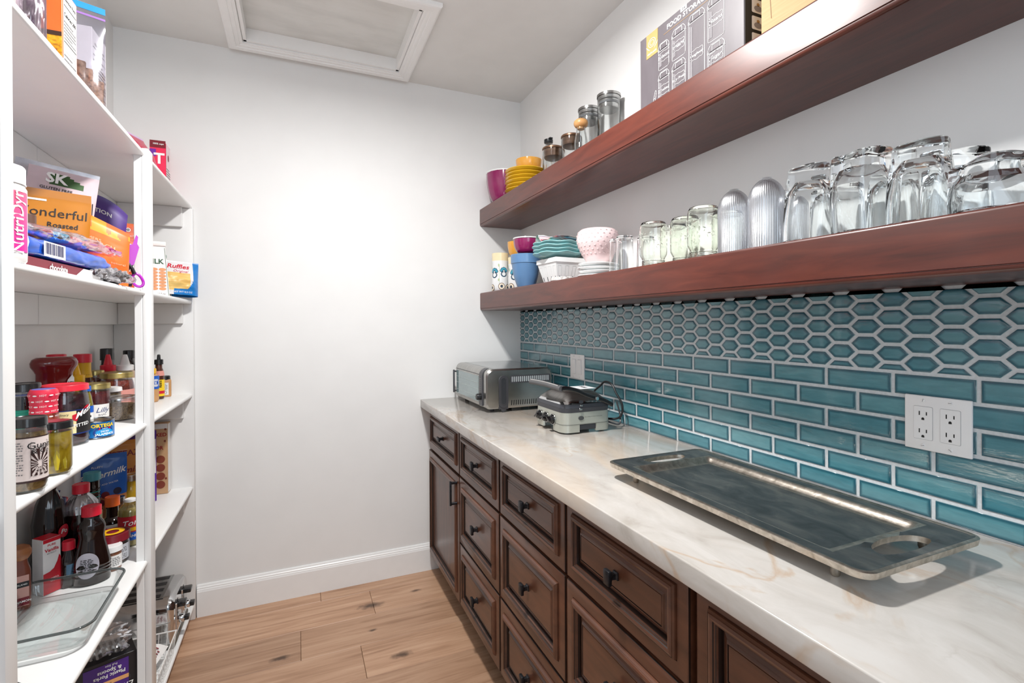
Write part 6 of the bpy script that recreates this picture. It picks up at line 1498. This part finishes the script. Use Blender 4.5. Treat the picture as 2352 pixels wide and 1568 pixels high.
# glass baking dish, open wall, rolled rim and two grips
dish = thing('baking_dish', 'clear glass baking dish lying empty at the front of the fourth shelf', 'dish', at(-.5600, 1.588, z+.0025), .035)
def rrect(hx, hy, r, n=7): return rr(-hx, hx, -hy, hy, r, n)[:-1]
levels = [(.094, .138, .030, .0), (.0965, .1405, .032, .0025), (.107, .150, .036, .042), (.109, .152, .037, .047), (.1125, .1565, .039, .0490), (.1135, .1575, .0395, .0515), (.1115, .1555, .038, .0530), (.1085, .1525, .0365, .0520), (.105, .149, .0345, .044), (.0935, .1375, .029, .0065), (.089, .133, .026, .0045)]
mb = MB(); vs = []; n = len(rrect(1, 1, .1))
for li, (hx, hy, r, h) in enumerate(levels):
    for (x, y) in rrect(hx, hy, r):
        g = 0
        if 3 <= li <= 7 and abs(x) < .055: g = .012*math.cos(x/.055*PI/2)**.7     # grips at both ends
        vs.append((x, y+math.copysign(g, y), h))
fs = []
for k in range(len(levels)-1): fs += [(k*n+i, k*n+(i+1) % n, (k+1)*n+(i+1) % n, (k+1)*n+i) for i in range(n)]
fs += [tuple(range(n)), tuple((len(levels)-1)*n+i for i in range(n))]
mb.add(vs, fs); mb.obj('dish_body', film('dish_glass', (240, 246, 246), .03, .03, tint=(253, 254, 254), edge=.45), dish, angle=60)
rim_ = []
for (x, y) in rrect(.1125, .1565, .039):
    g = .012*math.cos(x/.055*PI/2)**.7 if abs(x) < .055 else 0
    rim_.append((x, y+math.copysign(g, y), .0512))
MB().tube(rim_, .0032, 8, closed=True).obj('rim', mat('dark_edged_glass', (120, 126, 126), .04, trans=.85, var=0), dish, angle=60)
# things behind it
t = thing('spice_jar', 'cinnamon jar with a round tan wooden cap at the back left of the fourth shelf', 'jar', at(-.676, 1.722, z), face(-.676, 1.722))
MB().lathe([(0, .001), (.019, 0), (.021, .003), (.021, .095), (.017, .110), (.015, .118), (.015, .128), (0, .128)], 28, p=4).obj('jar_body', mat('ground_cinnamon', (122, 62, 44), .35, coat=.4), t)
MB().lathe([(0, .126), (.017, .127), (.0225, .136), (.0235, .146), (.020, .157), (.010, .163), (0, .164)], 24).obj('wooden_cap', tex_mat('brown_wood_cap', [(.3, (140, 86, 52)), (.7, (166, 108, 68))], (4, 4, 20), 4, rough=.4), t)
fq = flat((0, -.021, 0), (1, 0, 0), (0, 0, 1), .0009); rect(t, fq, -.017, .017, .012, .090, mat('pale_spice_label', (198, 150, 140), .5), 'label'); rect(t, lift(fq), -.017, .017, .060, .074, m_inkk, 'dark_band'); rect(t, lift(fq), -.017, .017, .014, .034, dred, 'red_band'); letters(t, 'CINNAMON', .0075, lambda a, b: lift(fq, .0012)(a, .024+b), m_inkw, bold=.02); letters(t, 'ENGLAND', .006, lambda a, b: lift(fq, .0012)(a, .067+b), m_inkw)
t = bottle('tall black cola bottle with a red neck tag, behind the vanilla carton', at(-.664, 1.862, z), [(.034, 0), (.038, .006), (.0395, .05), (.036, .12), (.0385, .17), (.030, .225), (.016, .262)], f_dark, None, name='tall_bottle', rib=(10, .02), n=60)
MB().lathe([(0, .26), (.016, .26), (.016, .278), (0, .279)], 20).obj('cap', m_blk, t)
w_ = lambda a, b: wrap(.040, .145, .85, .0016)(a, b); disc(t, 'heart_tag', w_, .018, red, sx=.9); letters(t, 'Po', .017, lambda a, b: wrap(.040, .145, .80, .0026)(a, b), m_inkw, bold=.02, shear=.2)
t, F = carton('vanilla_carton', 'small red and white vanilla extract carton behind the glass dish', 'box', at(-.648, 1.797, z), .042, .042, .150, mat('carton_white', (232, 230, 230), .4), face(-.648, 1.797, .55))
for fk_, off in (('f', 0), ('r', 0)):
    fn = F[fk_]; p = [(-.0208, .001), (.0208, .001), (.0208, .090), (.017, .100), (.012, .082), (.004, .066), (-.006, .060), (-.0208, .058)] if fk_ == 'f' else [(-.0208, .001), (.0208, .001), (.0208, .072), (.006, .066), (-.010, .068), (-.016, .082), (-.0208, .095)]
    MB().add([fn(*q) for q in p], [tuple(range(len(p)))]).obj('red_sweep', mat('carton_red', (196, 26, 44), .4), t)
    f2 = lift(fn); rect(t, fn, -.0208, .0208, .140, .1498, mat('carton_red', (196, 26, 44), .4), 'red_top')
    if fk_ == 'f':
        letters(t, 'PURE', .0085, lambda a, b: f2(-.001+a, .132+b), mat('carton_red', (196, 26, 44), .4), bold=.01); letters(t, 'Vanilla', .0125, lambda a, b: f2(-.001+a, .119+b), mat('carton_red', (196, 26, 44), .4), bold=.02); letters(t, 'EXTRACT', .005, lambda a, b: f2(-.001+a, .110+b), m_inkk); letters(t, 'FLAVORFUL', .006, lambda a, b: f2(a, .040+b), m_inkw); letters(t, 'TIPS', .006, lambda a, b: f2(a, .033+b), m_inkw)
    else:
        rect(t, f2, -.010, .010, .078, .104, m_bluep, 'emblem_mark'); letters(t, 'M', .018, lambda a, b: lift(fn, .0012)(a, .091+b), m_inkw, bold=.03); letters(t, 'PURE', .011, lambda a, b: f2(a, .045+b), m_inkw, bold=.01); letters(t, 'VANILLA', .008, lambda a, b: f2(a, .030+b), m_inkw, bold=.01)
rect(t, F['t'], -.0205, .0205, -.0205, .0205, mat('carton_red', (196, 26, 44), .4), 'red_lid')
t = jar('brown nut butter jar with a red lid behind the oil bottle', at(-.682, 1.945, z), .0300, .208, red, .022, mat('nut_butter', (150, 104, 66), .4), neck=.98, sh=.9); ring_label(t, .0300, .03, .13, -1.4, 1.4, mat('brown_label', (110, 50, 40), .5)); lines_of(t, 7, .03, .07, lambda a, b: wrap(.0300, .08, 0, .0014)(a, b), mat('salmon_label', (220, 150, 140), .5), ncol=4)
t = bottle('pale oil bottle with a navy pouring cap, between the black bottle and the dark syrup', at(-.663, 1.918, z), [(.019, 0), (.0215, .006), (.0215, .05), (.0195, .07), (.0215, .10), (.0205, .15), (.017, .180), (.0145, .190), (.0145, .205)], f_amb, m_navy, .198, .0175, .020, name='oil_bottle'); MB().tube([(0, 0, .216), (0, 0, .236), (.002, 0, .242)], .0035, 8).obj('spout', m_navy, t)
t = bottle('large dark syrup bottle with a clear fluted neck and red cap', at(-.603, 1.900, z), [(.032, 0), (.036, .008), (.033, .06), (.036, .13), (.0375, .178)], f_dark, None, name='syrup_bottle', n=48)
MB().lathe([(.0375, .178), (.0395, .192), (.0385, .204), (.026, .222), (.0185, .230), (.0185, .236)], 64, rib=(16, .02)).obj('clear_neck', film('milky_plastic', (235, 235, 240), .35, .2, tint=(214, 210, 214), edge=.4), t); lid(t, .0205, .234, .026, red, 24, 'cap')
t = bottle('tiny dark extract vial with a red cap behind the glass dish', at(-.604, 1.812, z), [(.0155, 0), (.0172, .004), (.0172, .080), (.0125, .094), (.0115, .104)], f_dark, red, .103, .0145, .024, name='extract_vial', p=3); ring_label(t, .0178, .030, .065, -.3, .5, mat('faded_blue_label', (70, 100, 124), .5))
# syrup bottle with waist, rib rings, oval label
RB = lambda h: .030+.0125*math.cos(min(1, max(0, (h-.05)/.085))*PI/2) if h > .05 else .0425
pts = [(.036, 0), (.0415, .004), (.0425, .012)]+[(.0425+(.0012 if k % 2 else -.0008), .02+.0045*k) for k in range(8)]
pts += [(.0415, .062), (.036, .090), (.0300, .118), (.0285, .130), (.0310, .146), (.0315, .156), (.0270, .170), (.0195, .180), (.0185, .190)]
t = bottle('dark pancake syrup bottle with a ribbed waist, oval label and red cap', at(-.552, 1.815, z), pts, f_dark, red, .190, .0225, .026, name='syrup_bottle', sy=.75, n=40, rz=face(-.55, 1.81, .1))
oe = lambda a, b, e=.0012: ((.0425+e)*math.sin(a/.040), -(.0425*.75+e)*math.cos(a/.040), b)
disc(t, 'label', lambda a, b: oe(-.014+a, .058+b), .036, mat('lilac_grey_label', (170, 166, 176), .5), sx=.72, n=28); lines_of(t, 9, .026, .042, lambda a, b: oe(-.014+a, .056+b, .0018), m_inkk, ncol=4)
t = bottle('clear bottle with a teal cap and dark striped sleeve behind the syrup', at(-.652, 2.150, z), [(.024, 0), (.026, .006), (.026, .10), (.021, .14), (.0205, .200)], f_dark, mat('teal_plastic', (78, 156, 170), .35), .204, .0235, .026, name='sauce_bottle')
MB().lathe([(.0208, .140), (.0212, .145), (.0212, .206)], 24).obj('clear_neck', m_jarg, t)
for k in range(4): ring_label(t, .0212, .146+.009*k, .150+.009*k, -1.5, 1.5, m_inkk if k % 2 else mat('sea_green_print', (50, 140, 130), .35), 'stripe')
ring_label(t, .026, .02, .10, -1.4, 1.4, m_cream)
o, f = pouch('pancake_mix_bag', 'blue buttermilk pancake mix bag with printed berries', 'bag', at(-.650, 2.262, z), .128, .262, .050, [mat('mix_blue', (34, 96, 186), .35, coat=.2), food('printed_pancakes', [(.3, (150, 80, 50)), (.55, (206, 136, 86)), (.7, (226, 170, 120))], 22, .4, 0)], lambda u, v: 1 if v < .44 and u > .1 else 0, 51, face(-.65, 2.262), nu=36, nv=44)
letters(o, 'Buttermilk', .030, lambda a, b: f(-.006+a, .192+b+a*.18), m_inkw, shear=.25, bold=.015); letters(o, 'FLUFFY', .010, lambda a, b: f(-.02+a, .220+b), m_inkw); letters(o, 'JUST ADD WATER', .008, lambda a, b: f(.006+a, .160+b+a*.15), m_inkw)
for (a0, b0, m_) in ((-.030, .118, m_inkk), (.002, .122, dred), (.028, .106, m_inkk), (-.010, .096, dred), (.036, .130, m_inkk)): disc(o, 'printed_berry', lambda a, b: f(a0+a, b0+b), .012, m_ if m_ is not m_inkk else mat('berry_print', (44, 34, 60), .4), n=14)
o, f = pouch('waffle_mix_bag', 'golden buttermilk mix bag beside the blue pancake mix', 'bag', at(-.640, 2.425, z), .150, .275, .050, [mat('golden_bag', (206, 132, 34), .35, coat=.2), food('printed_pancakes', [(.3, (150, 80, 50)), (.55, (206, 136, 86)), (.7, (226, 170, 120))], 22, .4, 0)], lambda u, v: 1 if v < .30 else 0, 53, face(-.64, 2.425), nu=30, nv=40)
m_maro = mat('maroon_print', (130, 36, 30), .4)
letters(o, 'KROUSTEAZ', .030, lambda a, b: f(-.030+a, .225+b), m_maro, bold=.02); letters(o, 'FLUFFY', .014, lambda a, b: f(-.010+a, .192+b), m_maro); letters(o, 'Buttermilk', .032, lambda a, b: f(-.010+a, .158+b+a*.1), m_maro, shear=.3, bold=.02); letters(o, 'JUST ADD WATER', .010, lambda a, b: f(.005+a, .128+b), m_maro)
disc(o, 'printed_blackberry', lambda a, b: f(-.040+a, .100+b), .017, mat('berry_print', (44, 34, 60), .4)); disc(o, 'printed_butter', lambda a, b: f(-.052+a, .085+b), .011, mat('butter_print', (230, 210, 90), .4), sx=1.3)
tag(MB().rbox(-.015, .015, -.06, .06, 0, .205, .001, 1).obj('dark_carton', mat('maroon_card', (84, 30, 34), .45), None, at(-.688, 2.385, z), (0, 0, .1)), 'plain maroon carton showing above the golden mix bag', 'box')
t = bottle('sauce bottle with an orange cap and white label in front of the mix bags', at(-.590, 2.128, z), [(.028, 0), (.031, .005), (.031, .062), (.026, .072), (.0175, .080), (.0165, .118)], f_dark, m_org, .116, .0205, .031, name='sauce_bottle'); ring_label(t, .031, .008, .060, -1.45, 1.45, m_paper); lines_of(t, 6, .03, .036, lambda a, b: wrap(.031, .034, .3, .0014)(a, b), m_gray, ncol=4); disc(t, 'seal_print', lambda a, b: wrap(.031, .044, -.5, .0014)(a, b), .006, m_inkk)
t = bottle('vanilla syrup bottle with a red, yellow and blue label by the middle post', at(-.523, 2.066, z), [(.030, 0), (.0335, .006), (.0335, .112), (.030, .122), (.018, .136), (.015, .146)], film('pale_yellow_glass', (240, 238, 220), .12, .06, tint=(226, 220, 186), edge=.45), None, name='syrup_bottle')
MB().lathe([(0, .004), (.030, .004), (.032, .01), (.032, .108), (.028, .119), (0, .119)], 30).obj('contents', mat('pale_straw_syrup', (206, 198, 164), .2, coat=.4), t); lid(t, .0165, .142, .008, m_plw, 20, 'cap')
ring_label(t, .0335, .036, .100, -1.5, 1.5, mat('tomato_red_label', (190, 34, 48), .4)); ring_label(t, .0335, .052, .064, -1.5, 1.5, m_mustard, e=.0011); ring_label(t, .0335, .022, .048, -1.5, 1.5, m_bluep, e=.0012); letters(t, 'Torani', .026, lambda a, b: wrap(.0335, .080, .35, .0018)(a, b+a*.15), m_inkw, shear=.2, bold=.01); letters(t, 'VANILLA', .0115, lambda a, b: wrap(.0335, .036, .30, .002)(a, b), m_inkw, bold=.02)
t = bottle('golden oil bottle with a clear cap behind the vanilla syrup', at(-.580, 2.300, z), [(.024, 0), (.0265, .006), (.0265, .11), (.022, .125), (.0195, .135), (.0195, .150)], mat('golden_oil', (176, 140, 36), .1, coat=.6, var=.1), film('cloudy_lid', (240, 240, 242), .35, .2, tint=(240, 240, 240), edge=.4), .150, .0215, .022, name='oil_bottle'); ring_label(t, .0265, .02, .06, -1.4, 1.4, m_paper)
t = jar('jar with a maroon and yellow ringed lid in front of the bottles', at(-.536, 1.935, z), .0410, .092, mat('maroon_lid', (118, 26, 38), .35), .022, f_brown, neck=.98, sh=.88); disc(t, 'lid_ring_print', lambda a, b: (a, b, .0926), .030, m_mustard, r0=.016); ring_label(t, .0410, .012, .058, -1.45, 1.45, mat('pale_grey_label', (196, 198, 204), .5)); lines_of(t, 8, .05, .040, lambda a, b: wrap(.0410, .035, .3, .0014)(a, b), m_gray, ncol=6)
t = thing('spice_tub', 'small tub with a cloudy white lid and white label beside the syrup bottle', 'tub', at(-.524, 1.880, z), face(-.524, 1.88)); MB().lathe([(0, .001), (.0215, 0), (.0235, .003), (.0240, .055), (.0240, .060), (0, .060)], 30).obj('tub_body', mat('brown_spice_mix', (132, 84, 60), .4, coat=.4), t); lid(t, .0262, .056, .016, m_plw); ring_label(t, .0240, .010, .046, -1.45, 1.45, m_paper); barcode(t, lambda a, b: wrap(.0240, .028, -.35, .0014)(a, b), .014, .022, m_paper, m_inkk); lines_of(t, 5, .02, .026, lambda a, b: wrap(.0240, .028, .5, .0014)(a, b), m_gray, ncol=4)
jar('small jar with a steel lid in front of the golden bag', at(-.600, 2.215, z), .0220, .118, m_steel, .014, mat('brown_sauce_b', (130, 96, 70), .3, coat=.4), neck=.96)
# far bay
FAC = 1.0
z = T_[3]
t, F = carton('purple_carton', 'narrow purple printed carton beside the middle post on the fourth shelf', 'box', at(-.583, 2.455, z), .078, .060, .290, mat('purple_card', (92, 50, 150), .4), face(-.583, 2.455, .50))
rect(t, F['r'], -.028, .028, .115, .255, m_paper, 'nutrition_panel'); fr_ = lift(F['r']); lines_of(t, 12, .05, .11, lambda a, b: fr_(a, .185+b), m_gray); rect(t, F['f'], .002, .036, .115, .255, m_paper, 'nutrition_panel'); letters(t, 'BYTE', .017, lambda a, b: fr_(a, .088+b), m_inkw, bold=.02); rect(t, F['r'], -.0295, .0295, .262, .289, m_navy, 'navy_band')
t, F = carton('cookie_carton', 'tan cookie carton printed with brown discs, at the far end of the fourth shelf', 'box', at(-.5400, 2.568, z), .056, .050, .300, mat('tan_card', (198, 158, 118), .45))
rect(t, F['f'], -.0275, .0275, .278, .299, m_paper, 'pale_band'); ff = lift(F['f']); letters(t, 'BAKED', .021, lambda a, b: ff(-.008+a, .252+b), mat('brick_print', (160, 40, 40), .45), bold=.03); letters(t, 'FOR', .021, lambda a, b: ff(-.008+a, .196+b), mat('brick_print', (160, 40, 40), .45), bold=.03)
for k in range(4): disc(t, 'printed_disc', lambda a, b: ff(.002+a, .148-.036*k+b), .0165, mat('brown_disc_print', (132, 62, 44), .45))
for (a0, b0) in ((.018, .225), (.020, .275), (.021, .065)): disc(t, 'printed_bean', lambda a, b: ff(a0+a, b0+b), .005, mat('brown_disc_print', (132, 62, 44), .45), sx=.8, n=12)
rect(t, F['r'], -.024, .024, .004, .296, m_paper, 'side_panel')
t = bottle('small bottle with a dark cap and yellow label at the foot of the middle post', at(-.4925, 2.118, z), [(.0165, 0), (.0185, .005), (.0185, .070), (.013, .084), (.012, .092)], f_dark, m_blk, .090, .0150, .024, name='sauce_bottle'); ring_label(t, .0185, .012, .062, -1.5, 1.5, mat('bright_yellow_print', (244, 206, 40), .35)); letters(t, 'PURE', .014, lambda a, b: wrap(.0185, .037, .5, .0014)(-b, a), m_inkk, bold=.03)

# ------------------------------------------------------------------ bottom shelf
FAC = 1.0
z = S[4]
t, F = carton('cutlery_carton', 'black and purple plastic cutlery carton standing upside down under the dish shelf', 'box', at(-.560, 1.900, z), .165, .110, .245, mat('black_patterned_card', (30, 29, 33), .4), face(-.56, 1.90, .10))
ff = F['f']; m_sw = mat('swirl_grey_print', (58, 57, 64), .4)
for k in range(26):
    a0, b0 = random.uniform(-.076, .076), random.uniform(.01, .235); disc(t, 'swirl_print', lambda a, b: ff(a0+a, b0+b), .011, m_sw, r0=.0095, n=14)
f2 = lift(ff); rect(t, f2, -.045, .062, .100, .235, mat('royal_purple_print', (74, 38, 128), .4), 'purple_panel'); f3 = lift(ff, .0012); rect(t, f3, -.050, .062, .172, .184, mat('apricot_band', (226, 168, 110), .4), 'apricot_band')
up_ = lambda x0, z0: (lambda a, b: lift(ff, .0018)(x0-a, z0-b))     # print is upside down
letters(t, 'Entertaining', .027, up_(.010, .150), m_inkw, shear=.3, bold=.005); letters(t, 'Plastic Forks', .015, up_(.016, .200), m_inkw, bold=.02); letters(t, '& Spoons', .015, up_(.016, .214), m_inkw, bold=.02); letters(t, 'Full Size', .009, up_(.020, .228), m_inkw); letters(t, '* * *', .012, up_(.010, .178), m_inkk)
disc(t, 'round_badge', lambda a, b: lift(ff, .0014)(.010+a, .112+b), .016, m_inkk, sx=1.4); letters(t, 'Signature', .010, up_(.010, .112), m_inkw, shear=.3)
rect(t, f2, -.0825, .0825, .078, .080, m_gray, 'flap_edge'); barcode(t, lambda a, b: lift(ff, .0016)(.020+a, .046+b), .060, .040, m_paper, m_inkk); letters(t, '100', .014, up_(-.045, .05), m_inkw)
rect(t, F['r'], -.054, .054, .002, .242, mat('brown_side_print', (96, 70, 60), .4), 'side_panel')
t = thing('clear_cutlery_pack', 'clear plastic pack of wrapped spoons lying on the black cutlery carton', 'package', at(-.575, 1.905, z+.2490), face(-.56, 1.90, .1))
fn = loaf(.150, .170, .060, 13, .35, .25); MB().grid(lambda u, v: fn(u, v), 40, 30, wrapu=True).obj('film', m_wrapf, t, angle=50)
for k in range(9):
    x = -.058+.0145*k; sp_ = MB(); sp_.tube([(x, -.070, .014+.003*(k % 2)), (x, -.02, .020), (x, .03, .018), (x, .055, .024)], [.004, .003, .003, .004], 8); sp_.lathe([(0, 0), (.006, .002), (.009, .006), (.0085, .010), (0, .006)], 12, sy=1.5, c=(x, -.058, .020)); sp_.obj('clear_spoon', m_jarg, t)
# whisk wires poking in at the left end of the fourth shelf
t = thing('wire_whisk', 'end of a small steel wire whisk beside the glass baking dish', 'whisk', at(-.5290, 1.312, S[3]+.0105), .9)
for k in range(4):
    a = PI*k/4; MB().tube([(.0, -.045, 0), (.009*math.cos(a), -.025, .009*math.sin(a)), (.010*math.cos(a), .005, .010*math.sin(a)), (0, .020, 0), (-.010*math.cos(a), .005, -.010*math.sin(a)), (-.009*math.cos(a), -.025, -.009*math.sin(a)), (0, -.045, 0)], .0009, 6).obj('wire', m_steel, t)
MB().tube([(0, -.045, 0), (0, -.12, 0)], .004, 10).obj('handle', m_steel, t)
# toaster
z = T_[4]
to = thing('toaster', 'chrome four-slot toaster with two levers and dials, on the bottom shelf at the far end', 'toaster', at(-.580, 2.412, z))
hx, hy, Ht = .135, .130, .190
def tp(ins, x): 
    r = .045; y1 = hy-ins; pts = [(-y1, .020)]
    pts += [(-y1+(r-r*math.cos(a)), Ht-ins-r+r*math.sin(a)) for a in [PI/2*k/8 for k in range(9)]]; pts += [(y1-(r-r*math.cos(a)), Ht-ins-r+r*math.sin(a)) for a in [PI/2*k/8 for k in range(8, -1, -1)]]; pts += [(y1, .020)]
    return [(x, a, b) for a, b in pts]
mb = MB(); rows_ = [tp(.010, -hx), tp(.002, -hx+.010), tp(0, -hx+.022), tp(0, hx-.022), tp(.002, hx-.010), tp(.010, hx)]; n = len(rows_[0]); vs = [q for r in rows_ for q in r]
mb.add(vs, [(k*n+i, (k+1)*n+i, (k+1)*n+i+1, k*n+i+1) for k in range(5) for i in range(n-1)]+[tuple(range(n)), tuple(5*n+i for i in range(n))]); mb.obj('body', m_chrome, to, angle=35)
MB().rbox(-hx-.002, hx+.004, -hy-.003, hy+.003, .002, .022, .006, 2).obj('base', mat('olive_grey_base', (92, 90, 82), .4), to)
MB().rbox(-hx+.03, hx-.040, -hy+.030, hy-.030, Ht-.0006, Ht+.0006, .0004, 1).obj('slot_plate', m_sst, to)
for k in range(4):
    yy = -.078+.052*k; mb = MB(); mb.box(-hx+.038, hx-.052, yy-.013, yy+.013, Ht+.0004, Ht+.0012); mb.obj('slot', m_black, to)
for yy in (-.055, .055):
    MB().box(hx-.0006, hx+.0008, yy-.0035, yy+.0035, .060, .160).obj('lever_slot', m_black, to)
    MB().rbox(hx-.002, hx+.030, yy-.020, yy+.020, .130, .148, .004, 2).obj('lever', m_blk, to)
    mt = Matrix.Translation((hx, yy, .078)) @ Matrix.Rotation(PI/2, 4, 'Y')
    MB().lathe([(0, 0), (.024, 0), (.025, .003), (.022, .006), (.016, .007), (.016, .022), (.014, .025), (0, .025)], 26, mtx=mt).obj('dial', m_chrome, to)
    MB().rbox(hx+.020, hx+.040, yy-.014, yy+.014, .070, .086, .003, 2).obj('dial_grip', m_blk, to)
    MB().rbox(hx-.001, hx+.003, yy-.028, yy-.0245, .045, .150, .001, 1).obj('trim_line', m_chrome, to)
for sx in (-1, 1):
    for sy in (-1, 1): MB().lathe([(0, 0), (.010, 0), (.010, .003), (0, .003)], 12, c=(sx*.11, sy*.11, 0)).obj('foot', m_black, to)
# white wire basket with papers
bk = thing('wire_basket', 'white wire basket holding folded papers in front of the toaster', 'basket', at(-.525, 2.118, z+.0005), 0)
m_wire = mat('white_coated_wire', (236, 236, 234), .35); bx, by, bh_ = .096, .128, .088
MB().tube([(-bx, -by, bh_), (bx, -by, bh_), (bx, by, bh_), (-bx, by, bh_)], .0026, 8, closed=True).obj('rim_wire', m_wire, bk)
MB().tube([(-bx*.9, -by*.94, .003), (bx*.9, -by*.94, .003), (bx*.9, by*.94, .003), (-bx*.9, by*.94, .003)], .0022, 8, closed=True).obj('base_wire', m_wire, bk)
for k in range(8):
    x = -bx+2*bx*k/7
    MB().tube([(x, -by, bh_), (x*.9, -by*.94, .003), (x*.9, by*.94, .003), (x, by, bh_)], .0013, 6).obj('wire', m_wire, bk)
for k in range(10):
    y = -by+2*by*k/9
    MB().tube([(-bx, y, bh_), (-bx*.9, y*.94, .003), (bx*.9, y*.94, .003), (bx, y, bh_)], .0013, 6).obj('wire', m_wire, bk)
m_pap = mat('printed_paper', (232, 230, 228), .7)
for k, (px_, py_, rz_, tl) in enumerate(((.0, -.02, .3, .25), (-.01, .05, -.4, .5), (.02, -.06, .1, .1), (-.03, .02, .9, .6), (.035, .03, -.15, .35))):
    mb = MB(); mb.grid(lambda u, v: ((u-.5)*.085, (v-.5)*.13, .006*math.sin(u*7+k)+.012*abs(u-.5)), 10, 10); mb.grid(lambda u, v: ((u-.5)*.085, (v-.5)*.13, .006*math.sin(u*7+k)+.012*abs(u-.5)-.0006), 10, 10)
    o = tag(mb.obj('folded_paper', m_pap, None, (-.525+px_*.8, 2.118+py_, S[4]+.014+.013*k), (.0, tl*.5, rz_), angle=60), ('plain white folded paper at the bottom of the wire basket', 'creased white paper, second layer in the wire basket', 'white paper in the middle of the wire basket', 'tilted white paper near the top of the wire basket', 'topmost white paper in the wire basket, marked in red')[k], 'paper', 'papers in the wire basket')
    if k in (2, 4): lines_of(o, 6, .06, .08, lambda a, b: (a, b, .0075+.006*math.sin((a/.085+.5)*7+k)), dred if k == 4 else m_inkk, ncol=5)
